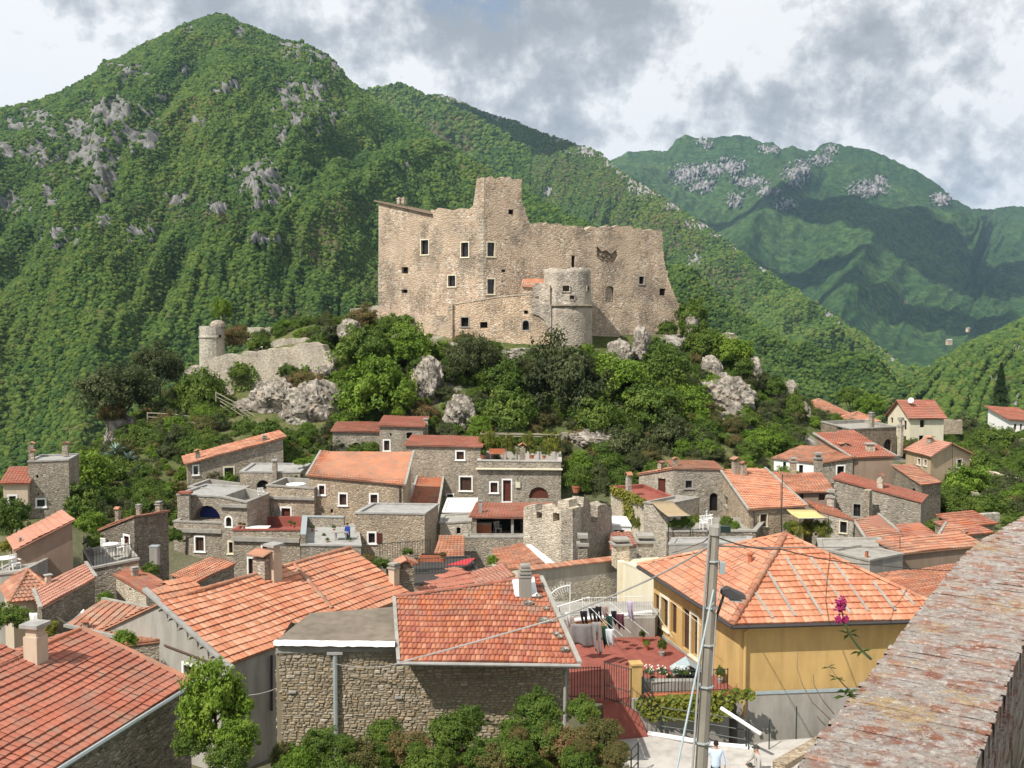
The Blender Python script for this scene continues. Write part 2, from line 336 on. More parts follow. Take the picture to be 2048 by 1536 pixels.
def sheet(name, ridge, foot, nu, nv, mat, relief, rock_spots=(), bare_spots=(), rock_ridge=0, seed=0, spur=60, prof=1.0, label=None, rocklow=0.0, shear=1.2):
    A, xs, ys = interp_poly(ridge, nu); B, _, _ = interp_poly([(x, y, d) for x, y, d in foot], nu)
    back = 8
    t = np.linspace(0, 1, nv)
    T = t**prof
    V = A[None]*(1-t[:, None, None]) + B[None]*t[:, None, None]
    V[:, :, 2] = A[None, :, 2]*(1-T[:, None]) + B[None, :, 2]*T[:, None]
    L = np.linalg.norm(A-B, axis=1).mean()
    arc = np.cumsum(np.r_[0, np.linalg.norm(np.diff(A[:, :2], axis=0), axis=1)])
    U = np.repeat(arc[None], nv, 0); D = np.repeat((t*L)[:, None], nu, 1)
    env = np.clip(t*7, 0, 1)[:, None]*np.clip((1.02-t)*4, 0, 1)[:, None]
    sp = fbm((U+D*shear*.35)/spur, D/(spur*3.2), seed, 5, .5, ridged=True)-.62
    med = fbm(U/(spur*.28), D/(spur*.4), seed+9, 4, .55)-.5
    h = (sp*relief*2.0 + med*relief*.55)*env
    V[:, :, 2] += h; V[:, :, 1] -= h*.7
    # ragged crest
    cr = (fbm(U/22, D*0, seed+5, 4, .6)-.5)*relief*.12*np.exp(-t*10)[:, None]; V[:, :, 2] += cr
    # rock and bare ground, where they are on the slope
    yc = V[:, :, 1]*_cp - V[:, :, 2]*_sp; px = 1024+FPX*V[:, :, 0]/yc; py = 768-FPX*(V[:, :, 1]*_sp+V[:, :, 2]*_cp)/yc
    rock = np.full(px.shape, rocklow)
    for (x, y, rx, ry) in rock_spots: rock = np.maximum(rock, np.exp(-(((px-x)/rx)**2+((py-y)/ry)**2)))
    if rock_ridge: rock = np.maximum(rock, .62*np.exp(-((t[:, None]*L)/rock_ridge)**2)*(fbm(U/60, D/60, seed+70, 3) > .47))
    bare = np.zeros(px.shape)
    for (x, y, rx, ry) in bare_spots: bare = np.maximum(bare, np.exp(-(((px-x)/rx)**2+((py-y)/ry)**2)))
    rn = fbm(U/14, D/20, seed+20, 5, .62, ridged=True)
    rmask = np.clip((rock*.9+(fbm(U/8, D/13, seed+33, 5, .68)-.5)*3.2-.36)*4, 0, 1)*(rock > .12)
    V[:, :, 1] -= rmask*(rn-.35)*relief*.38; V[:, :, 2] += rmask*(rn-.4)*relief*.14
    # far side of the crest
    bk = np.linspace(1, 0, back, endpoint=False)[:, None, None]
    Bk = A[None]+np.array([0, 1.0, -.45])[None, None]*bk*L*.5
    V = np.concatenate([Bk, V], 0); nz = np.zeros((back, nu))
    rk = np.concatenate([nz, np.where(rmask > .02, np.maximum(rmask*.95, rock*.45), rock*.3)]); br = np.concatenate([nz, bare])
    n0, n1 = V.shape[:2]; idx = np.arange(n0*n1).reshape(n0, n1)
    F = np.stack([idx[:-1, :-1], idx[1:, :-1], idx[1:, 1:], idx[:-1, 1:]], -1).reshape(-1, 4)
    me = np_mesh(name, V.reshape(-1, 3), F, mat, True, {'rock': ('POINT', rk), 'bare': ('POINT', br)})
    o = mesh_obj(name, me); tag(o, kind='structure')
    SHEETS[name] = (V, rk, br); return o
g = ((.030, .060, .022), (.050, .095, .030), (.085, .135, .038))
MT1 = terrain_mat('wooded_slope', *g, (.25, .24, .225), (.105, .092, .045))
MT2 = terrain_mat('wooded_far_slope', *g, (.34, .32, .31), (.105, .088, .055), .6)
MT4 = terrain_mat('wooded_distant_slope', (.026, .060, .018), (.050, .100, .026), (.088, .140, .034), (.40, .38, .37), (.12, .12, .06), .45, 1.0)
R1 = [(-700, 420, 1100), (-400, 340, 1250), (-200, 280, 1300), (0, 219, 1300), (40, 210, 1300), (100, 192, 1310), (150, 170, 1320), (195, 143, 1330), (205, 126, 1330), (240, 117, 1340), (290, 88, 1350), (340, 68, 1360), (365, 50, 1370), (400, 40, 1380), (435, 29, 1390),
      (455, 33, 1390), (480, 48, 1380), (520, 62, 1370), (560, 80, 1360), (610, 88, 1340), (645, 105, 1330), (680, 140, 1310), (693, 158, 1300), (735, 190, 1280), (790, 225, 1240), (860, 268, 1180), (930, 310, 1120), (1000, 355, 1050), (1090, 405, 980), (1180, 450, 920),
      (1280, 505, 860), (1380, 565, 800), (1480, 625, 750), (1600, 690, 700), (1700, 745, 660), (1800, 800, 620), (1920, 850, 600), (2000, 900, 560)]
F1 = [(-700, 1500, 260), (0, 1220, 300), (400, 1150, 330), (800, 1100, 360), (1200, 1050, 380), (1600, 1000, 420), (2000, 960, 440)]
rocks1 = [(75, 245, 42, 22), (150, 262, 40, 30), (215, 235, 50, 30), (262, 262, 45, 36), (300, 275, 28, 26), (178, 300, 48, 45), (205, 350, 22, 40), (60, 305, 40, 25), (235, 210, 26, 14), (255, 150, 34, 16), (212, 128, 18, 9), (372, 137, 13, 14), (455, 177, 24, 16),
          (380, 60, 14, 10), (478, 68, 14, 12), (588, 100, 24, 16), (635, 112, 44, 20), (672, 140, 22, 20), (583, 192, 34, 36), (625, 182, 26, 28), (600, 235, 30, 20), (562, 272, 12, 22), (525, 350, 34, 30), (545, 380, 30, 26), (525, 408, 26, 12), (505, 375, 20, 26),
          (640, 262, 26, 14), (668, 232, 20, 10), (100, 385, 13, 26), (25, 405, 30, 20), (470, 355, 10, 12), (430, 415, 18, 12), (350, 398, 26, 10), (280, 470, 26, 14), (125, 478, 34, 20), (520, 480, 34, 14), (395, 245, 14, 10), (325, 195, 12, 8), (210, 445, 14, 16), (15, 300, 20, 16), (810, 330, 20, 8)]
bare1 = [(640, 480, 70, 60), (700, 420, 80, 40), (560, 620, 60, 30), (230, 780, 90, 60), (780, 560, 60, 60), (900, 300, 60, 40), (960, 340, 80, 40), (120, 330, 60, 50), (360, 420, 160, 40)]
sheet('mountain', R1, F1, 1150, 420, MT1, 36, rocks1, bare1, seed=3, spur=150, prof=.93)
R2 = [(560, 250, 2000), (640, 215, 2000), (722, 183, 2000), (760, 176, 2000), (798, 169, 2000), (850, 188, 1980), (880, 200, 1960), (930, 222, 1940), (1000, 262, 1900), (1060, 300, 1850)]
F2 = [(560, 900, 1250), (1060, 900, 1100)]
sheet('mountain_ridge', R2, F2, 300, 160, MT2, 60, bare_spots=[(900, 260, 80, 50)], seed=14, spur=190)
R3 = [(800, 215, 2700), (868, 188, 2700), (905, 195, 2650), (960, 222, 2600), (1030, 243, 2500), (1090, 268, 2400), (1150, 288, 2250), (1200, 305, 2150), (1232, 338, 2050), (1290, 373, 1900), (1350, 412, 1800), (1420, 457, 1700), (1490, 512, 1600), (1560, 560, 1500), (1630, 608, 1400),
      (1700, 655, 1300), (1770, 705, 1200), (1850, 765, 1050), (1930, 815, 950)]
F3 = [(800, 900, 1500), (1200, 900, 1250), (1500, 900, 1000), (1930, 950, 760)]
rocks3 = [(1170, 300, 30, 10), (1225, 330, 24, 8), (1292, 380, 26, 16), (1345, 412, 26, 10), (1400, 447, 30, 12), (1095, 382, 16, 10), (1265, 375, 14, 12), (1385, 520, 18, 14), (1440, 470, 20, 8)]
bare3 = [(1250, 380, 130, 50), (1330, 470, 110, 60), (1120, 330, 90, 40), (1450, 560, 90, 50), (1220, 430, 60, 40)]
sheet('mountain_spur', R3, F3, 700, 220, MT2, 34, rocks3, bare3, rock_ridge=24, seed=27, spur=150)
R4 = [(1150, 345, 4300), (1226, 318, 4400), (1260, 303, 4450), (1300, 300, 4500), (1335, 302, 4500), (1352, 280, 4550), (1370, 269, 4550), (1392, 277, 4550), (1425, 276, 4550), (1470, 270, 4550), (1500, 274, 4550), (1525, 285, 4500), (1545, 284, 4500), (1562, 297, 4500), (1585, 293, 4500), (1612, 303, 4500),
      (1630, 300, 4500), (1645, 288, 4550), (1662, 284, 4550), (1690, 291, 4500), (1735, 297, 4500), (1770, 312, 4450), (1810, 331, 4400), (1850, 351, 4350), (1880, 372, 4300), (1900, 394, 4250), (1945, 418, 4300), (1985, 418, 4600), (2020, 413, 4700), (2100, 415, 4700), (2300, 430, 4700), (2700, 420, 4600)]
F4 = [(1150, 860, 2000), (1500, 830, 2000), (1800, 760, 2200), (1980, 680, 2500), (2100, 660, 2500), (2700, 700, 2300)]
rocks4 = [(1375, 350, 28, 18), (1425, 340, 22, 14), (1460, 335, 26, 14), (1500, 365, 30, 10), (1405, 372, 22, 12), (1470, 400, 16, 12), (1588, 352, 20, 20), (1605, 340, 12, 14), (1410, 285, 12, 14), (1540, 300, 20, 8), (1640, 320, 18, 10), (1735, 378, 34, 14), (1760, 365, 14, 10), (1530, 385, 22, 8), (1570, 410, 20, 10), (1660, 300, 14, 8), (1880, 400, 16, 12)]
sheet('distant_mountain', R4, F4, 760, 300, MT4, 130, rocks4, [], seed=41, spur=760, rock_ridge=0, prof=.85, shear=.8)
R5 = [(1560, 880, 560), (1640, 840, 620), (1720, 800, 700), (1800, 762, 800), (1860, 735, 900), (1930, 690, 1050), (1985, 668, 1200), (2048, 640, 1300), (2150, 600, 1300), (2400, 560, 1200), (2700, 540, 1100)]
F5 = [(1560, 1000, 230), (2000, 990, 230), (2400, 990, 230), (2700, 990, 230)]
sheet('valley_side', R5, F5, 420, 180, MT2, 9, [(1762, 716, 1, 1), (2040, 690, 20, 16), (2030, 810, 26, 30), (1990, 760, 20, 6)], [(1990, 760, 60, 40), (1780, 760, 60, 16)], seed=55, spur=60)

# forest canopy on the slopes: nobody could count it
def blob_group(name, mat, rough=.55, sub=3):
    ng = bpy.data.node_groups.new(name, 'GeometryNodeTree')
    ng.interface.new_socket('Geometry', in_out='INPUT', socket_type='NodeSocketGeometry'); ng.interface.new_socket('Geometry', in_out='OUTPUT', socket_type='NodeSocketGeometry')
    N = ng.nodes; Lk = ng.links
    gi = N.new('NodeGroupInput'); go = N.new('NodeGroupOutput')
    ico = N.new('GeometryNodeMeshIcoSphere'); ico.inputs['Radius'].default_value = 1; ico.inputs['Subdivisions'].default_value = sub
    nz = N.new('ShaderNodeTexNoise'); nz.inputs['Scale'].default_value = 2.2; nz.inputs['Detail'].default_value = 3
    pos = N.new('GeometryNodeInputPosition'); Lk.new(pos.outputs[0], nz.inputs['Vector'])
    sub_ = N.new('ShaderNodeMath'); sub_.operation = 'MULTIPLY_ADD'; Lk.new(nz.outputs[0], sub_.inputs[0]); sub_.inputs[1].default_value = rough*3; sub_.inputs[2].default_value = -rough*1.5
    sc = N.new('ShaderNodeVectorMath'); sc.operation = 'SCALE'; Lk.new(pos.outputs[0], sc.inputs[0]); Lk.new(sub_.outputs[0], sc.inputs['Scale'])
    sp = N.new('GeometryNodeSetPosition'); Lk.new(ico.outputs[0], sp.inputs[0]); Lk.new(sc.outputs[0], sp.inputs['Offset'])
    sm = N.new('GeometryNodeSetMaterial'); sm.inputs['Material'].default_value = mat; Lk.new(sp.outputs[0], sm.inputs[0])
    at = N.new('GeometryNodeInputNamedAttribute'); at.data_type = 'FLOAT'; at.inputs['Name'].default_value = 'sc'
    rv = N.new('FunctionNodeRandomValue'); rv.data_type = 'FLOAT_VECTOR'; rv.inputs[0].default_value = (-.3, -.3, 0); rv.inputs[1].default_value = (.3, .3, 6.28)
    ip = N.new('GeometryNodeInstanceOnPoints')
    Lk.new(gi.outputs[0], ip.inputs['Points']); Lk.new(sm.outputs[0], ip.inputs['Instance']); Lk.new(at.outputs[0], ip.inputs['Scale']); Lk.new(rv.outputs[0], ip.inputs['Rotation'])
    Lk.new(ip.outputs[0], go.inputs[0]); return ng
def canopy_mat(name, cols, sc=.006):
    m, t = material(name, .9, .05)
    oi = t.n('ShaderNodeObjectInfo'); a = t.noise(oi.outputs['Location'], sc, 4, .6); b = t.noise(oi.outputs['Location'], sc*7, 3, .6)
    f = t.math('ADD', t.math('MULTIPLY', a, .5), t.math('ADD', t.math('MULTIPLY', b, .3), t.math('MULTIPLY', oi.outputs['Random'], .25)))
    col = t.ramp(f, [(.34, cols[0]), (.46, cols[1]), (.56, cols[2]), (.66, cols[3]), (.74, cols[4])])
    nz = t.noise(t.co, 3.2, 4, .7)
    t.set(t.b, 'Base Color', t.mix(.6, col, t.mix(nz, (.15,)*3, (.85,)*3), 'OVERLAY')); bump(t, nz, 1.0, .6); return m
CAN = canopy_mat('forest_canopy', [(.032, .064, .022), (.054, .098, .024), (.080, .128, .028), (.116, .160, .032), (.125, .105, .050)])
def forest(name, key, n, rad, mat=CAN, lim=1.0, seed=1, dens=None, sub=3):
    V, rk, br = SHEETS[key]; rng = np.random.default_rng(seed)
    n0, n1 = V.shape[:2]
    C = (V[:-1, :-1]+V[1:, 1:])/2; ar = np.linalg.norm(np.cross(V[1:, :-1]-V[:-1, :-1], V[:-1, 1:]-V[:-1, :-1]), axis=2)
    w = ar*(rk[:-1, :-1] < .42)*(1-.6*np.clip(br[:-1, :-1]*1.2, 0, 1)); d = C[:, :, 1]
    px = 1024+FPX*C[:, :, 0]/d; w *= (px > -250)*(px < 2300)
    w *= (700/np.maximum(d, 200))**.8; w[:8] *= .2
    p = (w/w.sum()).ravel(); k = rng.choice(p.size, n, p=p); i, j = np.divmod(k, n1-1)
    a = rng.random(n)[:, None]; b = rng.random(n)[:, None]
    Q = V[i, j]*(1-a)*(1-b)+V[i+1, j]*a*(1-b)+V[i, j+1]*(1-a)*b+V[i+1, j+1]*a*b
    sc = rad*(.45+1.35*rng.random(n)**2.4)*(np.clip(Q[:, 1]/900, .7, 1.4)); Q[:, 2] += sc*.25
    me = bpy.data.meshes.new(name); me.vertices.add(n); me.vertices.foreach_set('co', Q.astype(np.float32).ravel())
    at = me.attributes.new('sc', 'FLOAT', 'POINT'); at.data.foreach_set('value', sc.astype(np.float32)); me.materials.append(mat)
    o = mesh_obj(name, me); tag(o, kind='stuff')
    md = o.modifiers.new('canopy', 'NODES'); md.node_group = blob_group(name, mat, sub=sub); return o
forest('mountain_forest', 'mountain', 420000, 1.35, seed=2, sub=2)
forest('ridge_forest', 'mountain_ridge', 45000, 2.2, seed=3, sub=2)
forest('spur_forest', 'mountain_spur', 230000, 1.45, seed=4, sub=2)
forest('valley_forest', 'valley_side', 70000, 1.5, seed=5, sub=2)

# ================================================================ GROUND
ctl = [(x, y, -17.0) for x in (2, 8, 14) for y in (26, 34, 40)] + [tuple(P(1900, 1180, 62))] + [(-15, 15, -17.5), (0, 15, -17), (8, 18, -17.2), (-12, 28, -18.5), (-5, 28, -18), (-5, 0, -17.5), (25, 10, -16.5), (-25, 20, -18)]
ctl += [(x, 45, -19.0) for x in (-22, -10, 0)] + [(x, 52, -19.0) for x in (-26, -12, 0, 12, 24)] + [(x, 60, -19.4) for x in (-28, -12, 0, 12, 26)] + [(x, 70, -19.6) for x in (-28, -12, 0, 10, 24)]
ctl += [tuple(P(*c)) for c in [(1700, 1100, 74), (600, 1075, 80), (900, 1050, 82), (1100, 1040, 84), (1300, 1030, 84),
        (700, 900, 94), (900, 905, 94), (1100, 915, 93), (1300, 905, 95), (1450, 890, 98), (760, 800, 103), (900, 800, 102), (1100, 810, 101), (1300, 780, 105), (1440, 800, 108),
        (760, 700, 110), (905, 705, 108), (1100, 708, 107), (1230, 705, 112), (1400, 690, 118), (1360, 640, 124), (1480, 740, 118), (1600, 830, 118), (1700, 862, 124), (1880, 880, 140), (2040, 870, 165), (2010, 950, 105), (1950, 1010, 88), (1880, 1060, 80),
        (430, 800, 108), (560, 800, 105), (650, 770, 107), (560, 660, 126), (420, 830, 103), (300, 850, 101), (230, 905, 99), (130, 1010, 84), (150, 1090, 70), (40, 1010, 80), (0, 1000, 95), (560, 860, 99), (450, 880, 95)]]
ctl += [(-8, 130, -1.5), (8, 128, -1.5), (20, 132, -3), (-15, 140, -3), (0, 160, -16), (25, 160, -18), (-40, 160, -16), (0, 220, -52), (60, 220, -50), (-60, 220, -55), (0, 320, -85), (120, 320, -70), (-150, 320, -90), (-60, 120, -24), (-80, 90, -28), (-110, 160, -50), (-50, 60, -20), (-70, 30, -24),
        (60, 60, -15), (80, 90, -15), (95, 140, -16), (110, 200, -30), (150, 120, -14), (90, 40, -15), (50, 10, -15), (-150, 30, -40), (-180, 200, -75), (200, 60, -8), (220, 200, -20), (240, 320, -50), (0, -40, -17), (-80, -40, -24), (80, -40, -12), (-200, -40, -50), (200, -40, 0)]
ctl = np.array(ctl)
def _rbf_fit(C):
    n = len(C); d = np.hypot(C[:, None, 0]-C[None, :, 0], C[:, None, 1]-C[None, :, 1])/100
    K = np.where(d > 0, d*d*np.log(d+1e-9), 0)+np.eye(n)*2e-3
    Q = np.c_[np.ones(n), C[:, :2]/100]; A = np.block([[K, Q], [Q.T, np.zeros((3, 3))]])
    return np.linalg.solve(A, np.r_[C[:, 2], 0, 0, 0])
_w = _rbf_fit(ctl)
def ground_np(X, Y):
    out = np.zeros(X.size); x = X.ravel()/100; y = Y.ravel()/100
    for s in range(0, x.size, 20000):
        xs, ys = x[s:s+20000], y[s:s+20000]
        d = np.hypot(xs[:, None]-ctl[None, :, 0]/100, ys[:, None]-ctl[None, :, 1]/100)
        K = np.where(d > 0, d*d*np.log(d+1e-9), 0)
        out[s:s+20000] = K@_w[:-3]+_w[-3]+_w[-2]*xs+_w[-1]*ys
    return out.reshape(X.shape)
def G(x, y): return float(ground_np(np.array([float(x)]), np.array([float(y)]))[0])
def ground_mat():
    m, t = material('earth_and_grass', .95, .05)
    a = t.noise(t.co, .12, 6, .65); b = t.noise(t.co, 1.7, 6, .7)
    col = t.ramp(t.math('ADD', t.math('MULTIPLY', a, .5), t.math('MULTIPLY', b, .5)), [(.36, (.045, .055, .02)), (.46, (.075, .10, .03)), (.54, (.12, .125, .05)), (.64, (.20, .17, .105))])
    rk = t.n('ShaderNodeAttribute', attribute_name='rock'); c = t.noise(scaled(t, t.co, 1, 1, .6), .9, 8, .7)
    rc = t.ramp(c, [(.35, (.10, .09, .075)), (.5, (.33, .30, .26)), (.65, (.50, .47, .43))])
    f = t.ramp(t.math('ADD', rk.outputs['Fac'], t.math('MULTIPLY', t.math('SUBTRACT', a, .5), 1.2)), [(.45, 0.0), (.6, 1.0)])
    ea = t.n('ShaderNodeAttribute', attribute_name='earth'); col = t.mix(t.math('MULTIPLY', ea.outputs['Fac'], t.ramp(b, [(.35, 1.0), (.6, .6)])), col, t.mix(c, (.10, .085, .06), (.24, .21, .165)))
    t.set(t.b, 'Base Color', t.mix(f, col, rc)); bump(t, t.math('ADD', b, c), .8, .25); return m
gx = np.concatenate([np.linspace(-420, -72, 60), np.linspace(-70, 85, 310), np.linspace(88, 460, 60)])
gy = np.concatenate([np.linspace(-60, 20, 20), np.linspace(22, 150, 256), np.linspace(153, 420, 70)])
X, Y = np.meshgrid(gx, gy); Z = ground_np(X, Y)
hill = np.exp(-(((X-5)/42)**2+((Y-112)/20)**2))
Z += (fbm(X/9, Y/9, 3, 5, .55)-.5)*2.2*np.clip(hill*1.6, 0, 1) + (fbm(X/14, Y/14, 8, 4)-.5)*1.2*(Y > 90)
vill = np.exp(-(((X+2)/34)**4+((Y-62)/26)**4))
rockg = np.clip(hill*.9, 0, .75)*(fbm(X/7, Y/7, 12, 4)) + .35*((X > 30)*(Y > 90))*fbm(X/8, Y/5, 17, 4)
n0, n1 = X.shape; idx = np.arange(n0*n1).reshape(n0, n1)
F = np.stack([idx[:-1, :-1], idx[:-1, 1:], idx[1:, 1:], idx[1:, :-1]], -1).reshape(-1, 4)
gm = np_mesh('ground', np.stack([X, Y, Z], -1).reshape(-1, 3), F, ground_mat(), True, {'rock': ('POINT', rockg), 'earth': ('POINT', vill)})
tag(mesh_obj('ground', gm), kind='structure')
# the valley floor that carries on out to the horizon
vf = MB(); vf.add([(-9000, -3000, -290), (9000, -3000, -290), (9000, 9000, -290), (-9000, 9000, -290)], [(0, 1, 2, 3)])
tag(vf.build('valley_floor', MT4), kind='structure')

# clouds that stand above the frame and shade the far slopes
def cloud(c, r, seed, hz=.28):
    bm = bmesh.new(); bmesh.ops.create_icosphere(bm, subdivisions=4, radius=1.0); me = bpy.data.meshes.new('cloud'); bm.to_mesh(me); bm.free()
    v = np.zeros(len(me.vertices)*3, np.float32); me.vertices.foreach_get('co', v); v = v.reshape(-1, 3).astype(float)
    k = .55+1.0*noise3(v+seed*3.1, 1.6, seed, 5); v = v*k[:, None]*np.array([r[0], r[1], r[0]*hz]); v[:, 2] = np.maximum(v[:, 2], -r[0]*.06)
    me.vertices.foreach_set('co', v.astype(np.float32).ravel()); me.polygons.foreach_set('use_smooth', [True]*len(me.polygons))
    me.materials.append(CLM); o = mesh_obj('cloud', me); o.location = c; o['kind'] = 'structure'; return o
CLM, _t = material('cloud_white', 1, 0); _t.b.inputs['Base Color'].default_value = (.85, .86, .88, 1)
def cloud_over(px, py, d, rx, ry, seed, H=1500):
    g_ = P(px, py, d); s = (H-g_.z)/(-LD.z); cloud(g_-LD*s, (rx, ry), seed)
cloud_over(1800, 490, 3500, 300, 300, 1, 1750); cloud_over(2010, 540, 3300, 400, 420, 2, 1750); cloud_over(1560, 440, 3600, 330, 130, 3, 1750)
cloud_over(1600, 570, 3000, 260, 110, 4, 1650); cloud_over(1840, 640, 2700, 240, 130, 7, 1650); cloud_over(985, 225, 2450, 330, 170, 5, 1650); cloud_over(1400, 620, 2500, 200, 70, 6, 1650)
# haze
def haze(dens):
    m = bpy.data.materials.new('haze_air'); m.use_nodes = True; t = NT(m.node_tree); m.node_tree.nodes.clear()
    out = t.n('ShaderNodeOutputMaterial'); v = t.n('ShaderNodeVolumePrincipled', i={'Color': (.48, .72, 1.0), 'Density': dens, 'Anisotropy': .1})
    t.t.links.new(v.outputs[0], out.inputs['Volume'])
    b = MB(); b.box((-9010, -3010, -291.5), (18020, 0, 0), (0, 12020, 0), (0, 0, 1420)); tag(b.build('haze', m), kind='stuff')
HAZE = 0.00006
if HAZE: haze(HAZE)
# ================================================================ WALLS WITH REAL OPENINGS
ZV = Vector((0, 0, 1))
class Plane:
    def __init__(s, a, b):
        s.O = Vector(a); s.U = flat(Vector(b)-Vector(a)).normalized(); s.N = s.U.cross(ZV); s.len = flat(Vector(b)-Vector(a)).length
    def uv(s, x, y):
        r = ray(x, y); p = r*(s.O.dot(s.N)/r.dot(s.N)); return ((p-s.O).dot(s.U), p.z-s.O.z)
    def pt(s, u, v, n=0.0): return s.O+s.U*u+ZV*v+s.N*n
    def rect(s, x0, y0, x1, y1):
        xm, ym = (x0+x1)/2, (y0+y1)/2
        return (s.uv(x0, ym)[0], s.uv(xm, y1)[1], s.uv(x1, ym)[0], s.uv(xm, y0)[1])
def hole_outline(r, arch):
    u0, v0, u1, v1 = r
    if not arch: return [(u0, v0), (u1, v0), (u1, v1), (u0, v1)]
    rad = (u1-u0)/2; h = min(rad, (v1-v0)*.95); c = v1-h; n = 8
    return [(u0, v0), (u1, v0)]+[((u0+u1)/2+rad*math.cos(math.pi*k/n), c+h*math.sin(math.pi*k/n)) for k in range(n+1)]
def face_poly(mb, pl, outline, holes=(), thick=0.0, reveal=.22, closed_back=True):
    loops = [[Vector((u, v, 0)) for u, v in outline]]+[[Vector((u, v, 0)) for u, v in h][::-1] for h in holes]
    pts = [p for l in loops for p in l]
    tris = geometry.tessellate_polygon(loops)
    vs = [pl.pt(p.x, p.y) for p in pts]
    fs = []
    for a, b, c in tris:
        n = (vs[b]-vs[a]).cross(vs[c]-vs[a]); fs.append((a, b, c) if n.dot(pl.N) > 0 else (a, c, b))
    mb.add(vs, fs)
    for h in holes:
        n = len(h); vv = [pl.pt(u, v) for u, v in h]+[pl.pt(u, v, -reveal) for u, v in h]
        mb.add(vv, [(i, n+i, n+(i+1) % n, (i+1) % n) for i in range(n)])
    if thick:
        n = len(outline); vv = [pl.pt(u, v) for u, v in outline]+[pl.pt(u, v, -thick) for u, v in outline]
        mb.add(vv, [((i+1) % n, i, n+i, n+(i+1) % n) for i in range(n)])
        bt = geometry.tessellate_polygon([[Vector((u, v, 0)) for u, v in outline]]); vs = [pl.pt(u, v, -thick) for u, v in outline]; f2 = []
        for a, b, c in bt:
            q = (vs[b]-vs[a]).cross(vs[c]-vs[a]); f2.append((a, b, c) if q.dot(pl.N) < 0 else (a, c, b))
        mb.add(vs, f2)
def frame_ring(mb, pl, outer, inner, n0, n1):
    """a surround between two outlines with the same number of points"""
    k = len(outer)
    vs = [pl.pt(u, v, n1) for u, v in outer]+[pl.pt(u, v, n1) for u, v in inner]+[pl.pt(u, v, n0) for u, v in outer]+[pl.pt(u, v, n0) for u, v in inner]
    fs = []
    for i in range(k):
        j = (i+1) % k
        fs += [(i, j, k+j, k+i), (i, 2*k+i, 2*k+j, j), (k+i, k+j, 3*k+j, 3*k+i)]
    mb.add(vs, fs)
def window(parent, pl, r, style, reveal=.22):
    """style letters: w white surround, s stone surround, c cream surround; a arch; d plank door, b brown shutters shut, o open brown shutter right, g glass, k black void, m mullions; t thin"""
    arch = 'a' in style; h = hole_outline(r, arch); u0, v0, u1, v1 = r; cu, cv = (u0+u1)/2, (v0+v1)/2
    fw = .05 if 't' in style else .115
    nm = 'door' if 'd' in style else 'window'
    mb = MB()
    if any(c in style for c in 'wsc'):
        out = [(cu+(u-cu)*(1+fw*2/(u1-u0)), cv+(v-cv)*(1+fw*2/(v1-v0))) for u, v in h]
        inn = [(cu+(u-cu)*.985, cv+(v-cv)*.985) for u, v in h]
        frame_ring(mb, pl, out, inn, -.02, .035)
        if nm == 'window' and not arch: mb.box(pl.pt(u0-fw*1.5, v0-fw*1.1, .0), pl.U*(u1-u0+fw*3), ZV*.07, pl.N*.09)
        mt = M['white'] if 'w' in style else M['cream'] if 'c' in style else M['concrete']
    else:
        frame_ring(mb, pl, [(cu+(u-cu)*1.01, cv+(v-cv)*1.01) for u, v in h], [(cu+(u-cu)*.90, cv+(v-cv)*.93) for u, v in h], -reveal+.03, -reveal+.08)
        mt = M['brown'] if 'k' not in style else M['stone_dark']
    w = mb.build(nm, mt, parent)
    pm = MB(); pm.add([pl.pt(u, v, -reveal+.015) for u, v in h], [tuple(range(len(h)))])
    if 'd' in style:
        k = max(2, int((u1-u0)/.16))
        for i in range(k):
            if not arch: pm.box(pl.pt(u0+(u1-u0)*i/k+.01, v0, -reveal+.02), pl.U*((u1-u0)/k-.02), ZV*(v1-v0), pl.N*.03)
        pm.build('door_leaf', M['door'], w); return w
    if 'b' in style:
        k = max(3, int((v1-v0)/.09))
        for i in range(k):
            for s in (0, 1): pm.box(pl.pt(u0+(u1-u0)*(.04+.49*s), v0+(v1-v0)*(i+.1)/k, -reveal+.02), pl.U*(u1-u0)*.43, ZV*(v1-v0)/k*.8, pl.N*.03)
        pm.build('shutter', M['brown'], w); return w
    pm.build('pane_or_void', M['dark'] if 'k' in style else M['castle_pale'] if 'n' in style else M['glass'], w)  # style k has no glass: a dark sheet paints the shade inside
    if 'm' in style or 'g' in style:
        g_ = MB(); cw = .035
        g_.box(pl.pt(cu-cw/2, v0, -reveal+.02), pl.U*cw, ZV*(v1-v0)*.98, pl.N*.03)
        for q in ((1/3, 2/3) if 'm' in style else (.5,)): g_.box(pl.pt(u0, v0+(v1-v0)*q-cw/2, -reveal+.022), pl.U*(u1-u0), ZV*cw, pl.N*.024)
        g_.build('glazing_bar', M['brown'], w)
    if 'o' in style:
        s = MB(); s.box(pl.pt(u1+fw, v0, .02), pl.U*(u1-u0)*.8, ZV*(v1-v0), pl.N*.04)
        for i in range(6): s.box(pl.pt(u1+fw+.05, v0+(v1-v0)*(i+.2)/6, .06), pl.U*((u1-u0)*.8-.1), ZV*(v1-v0)/6*.55, pl.N*.015)
        s.build('shutter', M['door'], w)
    return w
def rag(pts, amp, step=.5, seed=0):
    """break straight outline edges into an uneven line"""
    out = []; rg = random.Random(seed)
    for (a, b), (c, d) in zip(pts[:-1], pts[1:]):
        n = max(1, int(math.hypot(c-a, d-b)/step)); out.append((a, b))
        for i in range(1, n):
            t = (i+rg.uniform(-.3, .3))/n; out.append((a+(c-a)*t+rg.uniform(-amp, amp)*.4, b+(d-b)*t+rg.uniform(-amp, amp)))
    out.append(pts[-1]); return out
def pxpoly(pl, pts): return [pl.uv(x, y) for x, y in pts]

